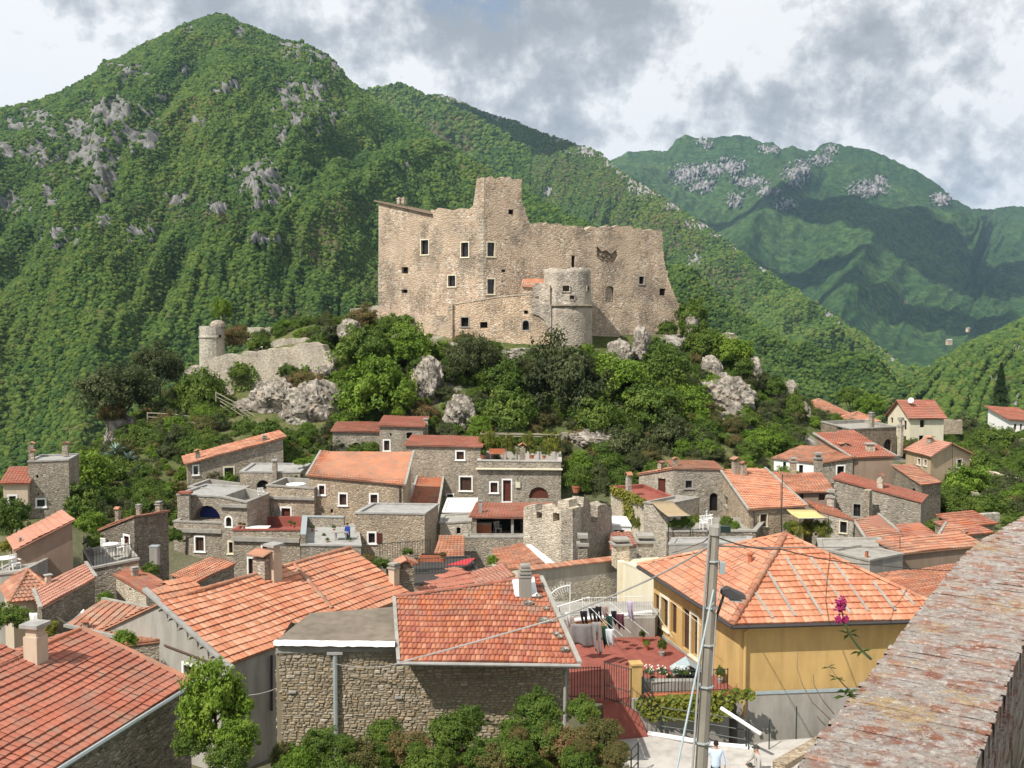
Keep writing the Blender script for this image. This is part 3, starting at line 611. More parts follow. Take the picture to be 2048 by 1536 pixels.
# ================================================================ CASTLE
ct = thing('castle', 'big ruined stone castle with a tall keep on the rocky hill above the village', 'castle', P(1060, 705, 112))
cA, cB, cC = P(757, 650, 119.0), P(968, 650, 112.0), P(1358, 650, 119.5)
plL = Plane(cA, cB); plR = Plane(cB, cC)
winL = [((842, 480, 857, 509), 'cm'), ((922, 485, 937, 514), 'cm'), ((803, 534, 816, 547), 'k'), ((803, 579, 815, 586), 'k'), ((896, 551, 911, 573), 'cm')]
winR = [((974.5, 485, 989, 513), 'cm'), ((974.5, 558, 989, 588), 'cm'), ((1278, 553, 1288, 568), 'sk'), ((1319, 577, 1331, 591), 'k'), ((1143, 511, 1150, 536), 'k'), ((1211, 572, 1228, 603), 'na'), ((1017, 419, 1027, 429), 'k'), ((1003, 539, 1011, 544), 'k')]
topL = rag(pxpoly(plL, [(757, 760), (757, 403), (864, 430)]), .04, 1.2, 1)[:-1]+rag(pxpoly(plL, [(864, 430), (861, 419), (884, 416), (899, 420), (915, 417), (938, 418), (946, 412), (950, 380), (954, 358), (968, 354)]), .16, .45, 2)
outL = pxpoly(plL, [(968, 760)])+topL[::-1]
m = MB(); hl = [hole_outline(plL.rect(*r), False) for r, s in winL]
face_poly(m, plL, outL, hl, 1.6, .45)
outR = pxpoly(plR, [(968, 760)])+pxpoly(plR, [(1362, 760)])+rag(pxpoly(plR, [(1362, 760), (1360, 622), (1350, 592), (1338, 560), (1328, 520), (1326, 478), (1322, 461)]), .34, .45, 3)[1:-1] \
    + rag(pxpoly(plR, [(1322, 461), (1275, 457), (1250, 452), (1222, 453), (1180, 452), (1172, 462), (1163, 452), (1120, 448), (1060, 446), (1054, 432), (1050, 415), (1044, 408), (1043, 375), (1044, 360), (1036, 357), (1010, 355), (968, 354)]), .2, .4, 4)
hr = [hole_outline(plR.rect(*r), 'a' in s) for r, s in winR]
# the breach in the plaster, upper right
br_ = pxpoly(plR, [(1194, 492), (1204, 503), (1212, 500), (1222, 508), (1232, 500), (1236, 512), (1230, 524), (1214, 527), (1202, 522), (1193, 513)])
face_poly(m, plR, outR, hr+[br_], 1.6, .5)
ck = m.build('wall', M['castle'], ct)
bk = MB(); bk.add([plR.pt(u, v, -.42) for u, v in br_], [tuple(range(len(br_)))])
for (x, y, s) in [(1200, 510, 5), (1208, 513, 4), (1217, 515, 5), (1226, 514, 4), (1212, 520, 4), (1222, 521, 3), (1203, 518, 3)]:
    u, v = plR.uv(x, y); bk.box(plR.pt(u, v, -.41), plR.U*s*.06, ZV*s*.045, plR.N*.2)
bk.build('breach', M['castle'], ct)
for pl, ws in ((plL, winL), (plR, winR)):
    for r, s in ws: window(ct, pl, pl.rect(*r), s, .42)
# inner volume so that the keep has depth when seen from the side
m = MB(); q = MB()
k0 = plR.pt(plR.uv(968, 600)[0]-.4, 0, -1.5); kd = -plR.N*6
zt, zl = plR.uv(1000, 356)[1], plR.uv(1000, 452)[1]
kw = plR.uv(1043, 380)[0]
pk = Plane(plR.pt(kw, 0, -1.0), plR.pt(kw, 0, -6))
face_poly(m, pk, rag([(0, -8), (5, -8), (5, zt-.3), (.2, zt-.1), (0, zt-.3), (0, -8)], .15, .6, 9)[:-1], (), .8)
pk = Plane(plR.pt(kw, 0, -6), plR.pt(2.6, 0, -6)); face_poly(m, pk, rag([(0, -8), (kw-2.6, -8), (kw-2.6, zt-.4), (0, zt-.2), (0, -8)], .15, .6, 10)[:-1], (), .8)
pk = Plane(plL.pt(plL.len-.9, 0, -6), plL.pt(plL.len-.9, 0, -1.0)); face_poly(m, pk, [(0, -8), (5, -8), (5, zt-.5), (0, zt-.4)], (), .8)
zL = plL.uv(757, 403)[1]; zM = plL.uv(864, 430)[1]; uM = plL.uv(864, 430)[0]
pk = Plane(plL.pt(.02, 0, -9), plL.pt(.02, 0, -1.0)); face_poly(m, pk, [(0, -8), (8, -8), (8, zL-.05), (0, zL-.05)], (), .9)
pk = Plane(plL.pt(uM+.5, 0, -1.0), plL.pt(uM+.5, 0, -9)); face_poly(m, pk, [(0, -8), (8, -8), (8, zM-.1), (0, zM-.1)], (), .9)
pk = Plane(plL.pt(uM, 0, -9), plL.pt(0, 0, -9)); face_poly(m, pk, [(0, -8), (uM, -8), (uM, zL-.1), (0, zM-.1)], (), .9)
m.build('inner_wall', M['castle'], ct)
# sloping tile roof of the left range
m = MB(); a, b = plL.pt(-.25, zL+.02, .35), plL.pt(uM+.1, zM+.05, .35); bv = -plL.N*9.5
m.box(a, b-a, bv, ZV*.10)
for i in range(22):
    t0 = i/22; m.box(a+(b-a)*t0+ZV*.10, (b-a)*(.6/22), bv, ZV*.04)
m.build('roof', M['brownwall'], ct)
for x in (790, 799):
    c = plL.pt(*plL.uv(x, 406), -.9); m = MB(); m.cbox(c, .38, .5, .55, plL.U); m.cbox(c+ZV*.55, .52, .6, .08, plL.U); m.cbox(c+ZV*.63, .2, .3, .14, plL.U); m.build('chimney', M['castle_pale'], ct)
# lower battered wall under the left range
plB = Plane(P(752, 700, 117.3), P(905, 700, 110.6)); m = MB()
face_poly(m, plB, pxpoly(plB, [(752, 720), (905, 720)])+rag(pxpoly(plB, [(905, 720), (905, 608), (897, 607), (893, 632), (850, 630), (800, 630), (752, 655)]), .06, .8, 5)[1:], (), 4.5)
m.build('base_wall', M['castle'], ct)
# curtain wall between that and the round tower
plC = Plane(P(900, 650, 110.9), P(1110, 650, 109.4)); m = MB()
winC = [((922, 635, 937, 653), 'sk'), ((1045, 641, 1058, 660), 'sk'), ((960, 644, 975, 656), 'k'), ((1048, 621, 1056, 628), 'k')]
face_poly(m, plC, pxpoly(plC, [(900, 740), (1110, 740), (1110, 585)])+rag(pxpoly(plC, [(1110, 585), (1042, 589), (1040, 594), (990, 597), (970, 601), (935, 606), (912, 610), (900, 612)]), .05, .8, 6)[1:], [hole_outline(plC.rect(*r), i == 1) for i, (r, s) in enumerate(winC)], 1.4, .4)
m.build('curtain_wall', M['castle'], ct); m = MB(); cl_ = [plC.pt(*q, .03) for q in pxpoly(plC, [(905, 610), (935, 605), (970, 600), (990, 596), (1040, 591), (1085, 587)])]
for a_, b_ in zip(cl_[:-1], cl_[1:]): m.box(a_, b_-a_, -plC.N*1.3, ZV*.16)
m.build('painted_lit_ledge', M['castle_pale'], ct)  # added ledge; its paler stone paints the wall's top edge as lit
for i, (r, s) in enumerate(winC): window(ct, plC, plC.rect(*r), s+('a' if i == 1 else ''), .38)
# quoins: pale corner stones, one by one
def quoins(pl, u, z0, z1, h=.34, side=1, parent=ct, mt='castle_pale', k=1.0):
    z = z0; i = 0; rg = random.Random(5)
    while z < z1:
        l = (.75 if i % 2 else .45)*rg.uniform(.85, 1.1)*k; m = MB()
        m.box(pl.pt(u-(l if side < 0 else 0)+.01*side, z+.02, .0), pl.U*l, ZV*(h-.05), pl.N*.045); m.build('quoin', M[mt], parent); z += h; i += 1
quoins(plL, .02, plL.uv(757, 605)[1], plL.uv(757, 540)[1], .42)
quoins(plL, plL.len-.02, plL.uv(968, 600)[1], plL.uv(968, 430)[1], .40, -1); quoins(plR, .02, plR.uv(968, 600)[1], plR.uv(968, 430)[1], .40, 1, k=.38)
# round tower
tc_ = P(1134, 640, 111.5); rt = 51*110/FPX
def zat(x, y, d): return P(x, y, d).z
z_top, z_ring, z_bot = zat(1134, 536, 108.7), zat(1134, 611, 108.6), zat(1134, 760, 108.6)
def round_wall(r0, r1, z0, z1, n=48, t=.7, ragt=.08, seed=1):
    m = MB(); rg = random.Random(seed); vs = []; rings = 8
    for j in range(rings+1):
        for k in range(n):
            a = 2*math.pi*k/n; f = j/rings; r = r0+(r1-r0)*f+rg.uniform(-.03, .03); z = z0+(z1-z0)*f+(rg.uniform(-ragt, ragt) if j == rings else 0)
            vs.append((tc_.x+r*math.cos(a), tc_.y+r*math.sin(a), z))
    fs = [(j*n+k, j*n+(k+1) % n, (j+1)*n+(k+1) % n, (j+1)*n+k) for j in range(rings) for k in range(n)]
    b = len(vs)
    for k in range(n):
        a = 2*math.pi*k/n; r = r1-t; vs.append((tc_.x+r*math.cos(a), tc_.y+r*math.sin(a), vs[rings*n+k][2]-.02))
    for k in range(n):
        a = 2*math.pi*k/n; r = r1-t; vs.append((tc_.x+r*math.cos(a), tc_.y+r*math.sin(a), z1-1.2))
    fs += [(rings*n+k, rings*n+(k+1) % n, b+(k+1) % n, b+k) for k in range(n)]+[(b+k, b+(k+1) % n, b+n+(k+1) % n, b+n+k) for k in range(n)]+[tuple(b+n+k for k in range(n))]
    m.add(vs, fs); return m
round_wall(rt, rt-.02, z_bot, z_ring).build('tower_base', M['castle_pale'], ct, smooth=True)
tw = round_wall(rt-.10, rt-.22, z_ring+.02, z_top, ragt=.12, seed=4).build('tower', M['castle_pale'], ct, smooth=True)
m = MB(); m.lathe((tc_.x, tc_.y, z_ring-.18), [(rt-.3, 0), (rt+.12, .05), (rt+.2, .16), (rt+.1, .3), (rt-.3, .34)], 48); m.build('string_course', M['stone_dark'], ct)
def tower_hole(x, y, w, h, d=.12):
    """small square opening with a pale splayed surround"""
    r = ray(x, y); a = r.x*r.x+r.y*r.y; b = -2*(r.x*tc_.x+r.y*tc_.y); c = tc_.x**2+tc_.y**2-(rt-.12)**2
    t = (-b-math.sqrt(b*b-4*a*c))/(2*a); p = r*t; n = flat(p-tc_).normalized(); U = ZV.cross(n); mb = MB(); sw, sh = w*.056, h*.056
    pl = Plane(p, p+U); pl.N = n
    frame_ring(mb, pl, [(-sw/2-.12, -sh/2-.12), (sw/2+.12, -sh/2-.12), (sw/2+.12, sh/2+.12), (-sw/2-.12, sh/2+.12)], [(-sw/2, -sh/2), (sw/2, -sh/2), (sw/2, sh/2), (-sw/2, sh/2)], -.1, .06)
    w_ = mb.build('window', M['castle_pale'], ct); q = MB(); q.box(pl.pt(-sw/2, -sh/2, -.15), pl.U*sw, ZV*sh, pl.N*.17); q.build('pane_or_void', M['dark'], w_)  # dark block in place of a hole, its shade painted on
for h_ in [(1132, 577, 13, 11), (1098, 596, 9, 5), (1144, 595, 9, 8), (1176, 577, 6, 8)]: tower_hole(*h_)
for x in (1104, 1120, 1140, 1158, 1172):
    for y in (640, 671): tower_hole(x, y, 3, 3)
# corner turret stair box left of the tower, with its small tiled roof
plT = Plane(P(1063, 600, 109.6), P(1100, 600, 109.2)); m = MB()
face_poly(m, plT, pxpoly(plT, [(1063, 612), (1100, 612), (1100, 570), (1075, 565), (1066, 570)]), [hole_outline(plT.rect(1070, 593, 1078, 597), False)], 2.5)
m.build('turret_box', M['castle_pale'], ct)
cb = [plT.pt(plT.uv(1066, 633)[0]+i*.42, plT.uv(1066, 633)[1]) for i in range(5)]
m = MB()   # arched corbel under it
n = 10; vs = []
u0, v0 = plT.uv(1065, 612); u1, v1 = plT.uv(1097, 665)
for k in range(n+1):
    a = math.pi/2*k/n; vs.append((u0+(u1-u0)*math.sin(a)*.95, v0-.9-(v0-.9-v1)*(1-math.cos(a))))
ol = [(u0, v0), (u1+.3, v0), (u1+.3, v1)]+vs[::-1]; face_poly(m, plT, ol, (), 2.3); m.build('corbel', M['castle_pale'], ct)
plH = Plane(P(1038, 590, 111.8), P(1086, 590, 111.0)); m = MB(); face_poly(m, plH, pxpoly(plH, [(1036, 600), (1086, 600), (1084, 566), (1044, 567)]), (), 2.2); m.build('stair_hut', M['castle'], ct)
m = MB(); p0, p1, p2, p3 = plH.pt(*plH.uv(1044, 571), .3), plH.pt(*plH.uv(1098, 575), .35), plH.pt(*plH.uv(1084, 557), -1.6), plH.pt(*plH.uv(1038, 557), -1.6)
m.add([p0, p1, p2, p3, p0-ZV*.12, p1-ZV*.12, p2-ZV*.12, p3-ZV*.12], [(0, 1, 2, 3), (4, 7, 6, 5), (0, 4, 5, 1), (1, 5, 6, 2), (2, 6, 7, 3), (3, 7, 4, 0)])
for i in range(12):
    a = p0+(p1-p0)*(i/12); b = p3+(p2-p3)*(i/12); m.box(a+ZV*.005, (p1-p0)*(.55/12), b-a, ZV*.07, .1+.07*i)
m.build('hut_roof', M['t_or'], ct)

# ================================================================ FOLIAGE AND ROCK BUILDERS
def leafy(name, mat, seed, clumps=60, per=60, leaf=.085, shape=(1, 1, .85), cr=.30, hollow=.55, flat_=1.0):
    rg = np.random.default_rng(seed)
    d = rg.normal(size=(clumps, 3)); d /= np.linalg.norm(d, axis=1)[:, None]; d[:, 2] = np.where(d[:, 2] < -.45, -d[:, 2]*.6, d[:, 2])
    rad = hollow+(1-hollow)*rg.random(clumps)**.6; c = d*rad[:, None]*(.62+.62*rg.random((clumps, 1)))*np.array(shape)*.88
    cs = cr*(.45+1.1*rg.random(clumps)); cr_ = rg.random(clumps)
    q = rg.normal(size=(clumps, per, 3)); q /= np.linalg.norm(q, axis=2)[:, :, None]; q *= (rg.random((clumps, per, 1))**.45)
    p = c[:, None]+q*cs[:, None, None]*np.array([1, 1, .75*flat_]); p = p.reshape(-1, 3); N = len(p)
    nrm = (p/np.maximum(np.linalg.norm(p, axis=1), .1)[:, None])*.6+q.reshape(-1, 3)*.5+rg.normal(size=(N, 3))*.55+np.array([0, 0, .25])
    nrm /= np.linalg.norm(nrm, axis=1)[:, None]
    t = np.cross(nrm, rg.normal(size=(N, 3))); t /= np.linalg.norm(t, axis=1)[:, None]; b = np.cross(nrm, t)
    s = leaf*(.6+.8*rg.random((N, 1)))
    V = np.stack([p-t*s, p-b*s*.55+nrm*s*.18, p+t*s, p+b*s*.55+nrm*s*.18], 1).reshape(-1, 3); F = np.arange(N*4).reshape(-1, 4)
    rnd = np.clip(np.repeat(cr_, per)*.6+rg.random(N)*.5, 0, 1)
    return np_mesh(name, V, F, mat, False, {'rnd': ('FACE', rnd)})
LV = {k: [leafy('crown', M[mn], 100+i*7+j, 130, 95, lf*.56, cr=.20) for i in range(2)] for j, (k, mn, lf) in enumerate([('g', 'leaf', .085), ('b', 'leaf_b', .08), ('d', 'leaf_d', .07), ('r', 'leaf_r', .07), ('v', 'leaf_v', .08)])}
def bush(x, y, r, d, kind, label, cat='bush', sq=.85, var=0, group=None, name='bush', ry=None):
    c = P(x, y, d); rr = r*d/FPX
    o = mesh_obj(name, LV[kind][var % 2]); o.location = c; o.scale = (rr, (ry or rr), rr*sq/.85); o.rotation_euler = (0, 0, random.uniform(0, 6.28)); return tag(o, label, cat, group)
def tree(x, y, r, d, kind, label, sq=.85, var=0, name='tree', group=None, trunk_r=.12, mesh=None, h=None, lean=0):
    c = P(x, y, d); rr = r*d/FPX; gz = (c.z-h) if h else min(G(c.x, c.y)-.2, c.z-rr*1.0)
    t = thing(name, label, 'tree', (c.x, c.y, gz), group)
    o = mesh_obj('crown', mesh or LV[kind][var % 2], t); o.location = (0, 0, c.z-gz); o.scale = (rr, rr, rr*sq/.85); o.rotation_euler = (0, 0, random.uniform(0, 6.28))
    m = MB(); base = Vector((c.x+lean, c.y, gz)); top = c-ZV*rr*.1; mid = (base+top)/2+Vector((rr*.08, 0, 0))
    m.tube([base, mid, top], trunk_r*1.2, 7, trunk_r*.5)
    for k in range(6):
        a = k*1.05+random.random(); s = mid+(top-mid)*random.uniform(.0, .9); e = c+Vector((math.cos(a), math.sin(a), random.uniform(-.1, .6)))*rr*.75
        m.tube([s, (s+e)/2+ZV*rr*.08, e], trunk_r*.45, 5, trunk_r*.12)
    m.build('trunk', M['trunk'], t); return t
def rockmat():
    m, t = material('limestone', .95, .05)
    a = t.noise(t.co, 1.1, 9, .72); b = t.noise(scaled(t, t.co, 1, 1, .4), 3.2, 8, .7); v = t.n('ShaderNodeTexVoronoi', feature='DISTANCE_TO_EDGE', i={'Vector': t.n('ShaderNodeVectorMath', operation='MULTIPLY_ADD', i={0: a.outputs['Color'], 1: (2.5, 2.5, 2.5), 2: t.co}), 'Scale': .55})
    col = t.ramp(a, [(.32, (.17, .145, .115)), (.46, (.33, .29, .24)), (.56, (.42, .38, .33)), (.66, (.38, .27, .18))])
    col = t.mix(.6, col, t.mix(b, (.1,)*3, (.9,)*3), 'OVERLAY'); col = t.mix(t.ramp(v.outputs['Distance'], [(0.0, .45), (.035, 0.0)]), col, (.10, .09, .075))
    g_ = t.noise(t.co, .8, 4, .6); col = t.mix(t.ramp(g_, [(.58, 0.0), (.66, .7)]), col, (.07, .09, .03))
    t.set(t.b, 'Base Color', col); bump(t, t.math('ADD', b, t.math('ADD', a, t.ramp(v.outputs['Distance'], [(0, 0), (.1, .6)]))), 1.0, .15); return m
M['rock'] = rockmat()
def rock(x, y, rx, ry, d, label, seed, deep=.8, sub=5, group=None, rough=1.0):
    c = P(x, y, d); k = d/FPX; sub = 4 if sub == 5 and max(rx, ry) < 45 else sub; bm = bmesh.new(); bmesh.ops.create_icosphere(bm, subdivisions=sub, radius=1.0); me = bpy.data.meshes.new('rock'); bm.to_mesh(me); bm.free()
    v = np.zeros(len(me.vertices)*3, np.float32); me.vertices.foreach_get('co', v); v = v.reshape(-1, 3).astype(float)
    r1 = noise3(v+seed*5.7, 1.3, seed, 3); p = v*1.0+seed*1.3
    rid = (fbm(p[:, 0]*2.6+p[:, 2]*.8, p[:, 2]*1.5+p[:, 1], seed+3, 5, .55, True)+fbm(p[:, 1]*2.6-p[:, 2], p[:, 0]*1.4+p[:, 2]*2, seed+8, 5, .55, True))/2
    rid = np.floor(rid*7)/7*.6+rid*.4
    f = .62+.55*r1*rough+(rid-.6)*.75*rough
    v = v*f[:, None]*np.array([rx*k, max(rx, ry)*k*deep, ry*k])
    me.vertices.foreach_set('co', v.astype(np.float32).ravel()); me.materials.append(M['rock'])
    o = mesh_obj('rock', me); o.location = c; return tag(o, label, 'rock', group)
# ================================================================ CASTLE HILL: rocks, ruins, trees
for i, a in enumerate([
    (625, 820, 78, 66, 102.5, 'big tan limestone crag with a flat face below the ruined rampart'),
    (552, 800, 56, 44, 103.5, 'pale limestone shelf at the foot of the rampart, left of the flat faced crag'),
    (655, 742, 20, 16, 107, 'rounded boulder at the right end of the ruined rampart'),
    (505, 815, 42, 20, 104, 'low pale rock strip beside the sloping fence rails'),
    (700, 662, 26, 28, 112, 'pale rock spur left of the ivy under the castle corner'),
    (905, 700, 30, 16, 108.5, 'light rock ledge under the corner of the castle base wall'),
    (855, 770, 34, 58, 103.5, 'tall broken grey crag under the castle, left of the dark olive tree'),
    (925, 832, 36, 50, 98.5, 'pale cracked cliff face above the long stone house'),
    (910, 905, 48, 18, 96, 'low rock ledge just above the long tiled roof strip'),
    (1040, 712, 46, 18, 107.3, 'ledge of light rock under the curtain wall, left of the round tower'),
    (1240, 712, 34, 36, 109, 'white rock knob in the shade right of the round tower'),
    (1283, 688, 20, 38, 110, 'narrow upright pale rock fin right of the round tower'),
    (1383, 648, 16, 26, 117, 'small pale crag poking out of the shrubs by the castle right corner'),
    (1457, 676, 20, 12, 117, 'flat pale boulder on top of the shrubs at the hill right shoulder'),
    (1420, 742, 26, 34, 112, 'split pale crag half hidden by shrubs above the large light crag'),
    (1448, 800, 62, 52, 108, 'largest light limestone crag on the right flank of the hill'),
    (1462, 862, 50, 46, 105, 'pale jagged crag below the largest one, above the bright round tree'),
    (1466, 905, 30, 42, 102.5, 'lowest tan crag beside the bright round tree'),
    (1506, 745, 18, 34, 114, 'ivy hung grey crag behind the large light crag'),
    (1553, 802, 40, 32, 116, 'pale crag with ivy in front of the right hand hill end'),
    (1580, 785, 16, 26, 115.5, 'pointed top of pale rock above the ivy, right of the crag'),
    (1606, 850, 16, 50, 116.5, 'thin leaning rock slab at the right end of the hill'),
    (1600, 872, 30, 24, 112, 'whitish rock behind the orange roofs at right'),
    (245, 872, 34, 46, 104, 'upright grey crag at the left end of the hill under a spreading tree'),
    (395, 745, 26, 16, 112, 'pale rock heap left of the small round turret'),
    (1030, 905, 60, 26, 95.5, 'rock shelf behind the pergola terrace'),
    (1190, 880, 55, 26, 96, 'broken limestone ledge under the shrubs right of the pergola'),
    (300, 905, 30, 20, 97, 'small rock outcrop in the scrub on the left slope'),
]):
    rock(*a, seed=i+1)
def ruin(label, a, b, pts, thick, mt='stone_pale', ragi=None, name='ruined_wall', cat='ruined wall', amp=.1):
    pl = Plane(P(*a), P(*b)); t = thing(name, label, cat, pl.O); m = MB()
    q = pxpoly(pl, pts); n = ragi or len(q)
    face_poly(m, pl, q[:2]+rag(q[1:]+[], amp, .6, len(label))[1:], (), thick); m.build('wall', M[mt], t); return t, pl
ruin('long ruined rampart of rough stone stepping up the hill left of the castle', (418, 740, 110), (668, 740, 107), [(428, 840), (662, 830), (668, 728), (645, 690), (625, 684), (560, 695), (500, 704), (440, 712), (418, 722), (420, 820)], 1.6, amp=.2)
ruin('low ruined wall with a gap on the skyline left of the castle', (495, 660, 127), (660, 660, 124), [(495, 680), (660, 672), (655, 652), (600, 650), (570, 656), (540, 654), (495, 655)], .8, amp=.1)
ruin('middle terrace wall of rubble between the rampart and the skyline wall', (500, 690, 118), (640, 690, 116), [(500, 705), (640, 700), (628, 676), (580, 676), (540, 684), (500, 688)], .8, amp=.15)
ruin('roofless low wall on the skyline touching the castle left corner', (700, 625, 128), (760, 620, 127), [(700, 645), (760, 642), (760, 610), (735, 614), (700, 618)], .8, amp=.05)
ruin('stone retaining wall under the fence rails on the left slope', (315, 860, 100), (400, 860, 99), [(310, 878), (398, 874), (398, 846), (320, 842)], .8)
ruin('rubble retaining wall behind the pergola terrace', (950, 910, 94.5), (1135, 905, 95), [(950, 935), (1135, 935), (1135, 865), (1060, 880), (950, 890)], .6, 'stone')
ruin('stepped rubble terrace wall right of the pergola under the shrubs', (1130, 920, 93), (1290, 920, 93), [(1130, 985), (1290, 985), (1290, 925), (1230, 920), (1180, 918), (1130, 912)], .8, 'stone')
# turret at the left end of the rampart
tt = thing('round_turret', 'small round stone turret with a domed top at the left end of the rampart', 'turret', P(428, 740, 112))
c = P(425, 740, 112); r = 24*112/FPX; m = MB(); z0 = c.z-1.5; zr = zat(425, 675, 112); z1 = zat(425, 652, 112)
m.lathe((c.x, c.y, 0), [(r*1.05, z0), (r, zr-.1), (r*1.08, zr), (r*1.08, zr+.15), (r, zr+.2), (r, z1), (r*.6, z1)], 20); m.build('wall', M['stone_pale'], tt)
m = MB(); m.lathe((c.x+.7, c.y, z1-.1), [(r*.66, 0), (r*.62, .35), (r*.45, .65), (r*.15, .78)], 14); m.build('dome', M['stone'], tt)
pl = Plane(P(439, 675, 112-r*.9), P(450, 675, 112-r*.75)); m = MB(); m.box(pl.pt(-.1, 0, .08), pl.U*.3, ZV*.3, -pl.N*.2); m.build('window', M['dark'], tt)  # near-black block paints the unlit opening
# fence rails on the slope
fn = 0
for lb, pts in [('zigzag of pale wooden rails on the slope below the rampart', [(432, 785), (470, 805), (520, 840), (500, 842), (440, 802)]),
            ('long line of wooden fence rails running down from the crag to the upper houses', [(545, 838), (600, 850), (640, 862), (668, 880)]),
            ('wooden handrail along the path on the left slope', [(295, 826), (345, 828), (400, 836), (470, 838)])]:
    f = thing('wooden_fence', lb, 'fence', P(*pts[0], 101))
    w = [P(x, y, 101.5-.012*i) for i, (x, y) in enumerate(pts)]
    for i in range(len(w)-1):
        n_ = max(1, int((w[i+1]-w[i]).length/2.2)); m = MB(); m.tube([w[i], w[i+1]], .06, 5); m.build('rail', M['wood'], f)
        m = MB(); m.tube([w[i]-ZV*.42, w[i+1]-ZV*.42], .05, 5); m.build('rail', M['wood'], f)
        for k in range(n_):
            b = w[i]+(w[i+1]-w[i])*k/n_; m = MB(); m.tube([b+ZV*.08, b-ZV*.95], .07, 5); m.build('post', M['wood'], f)
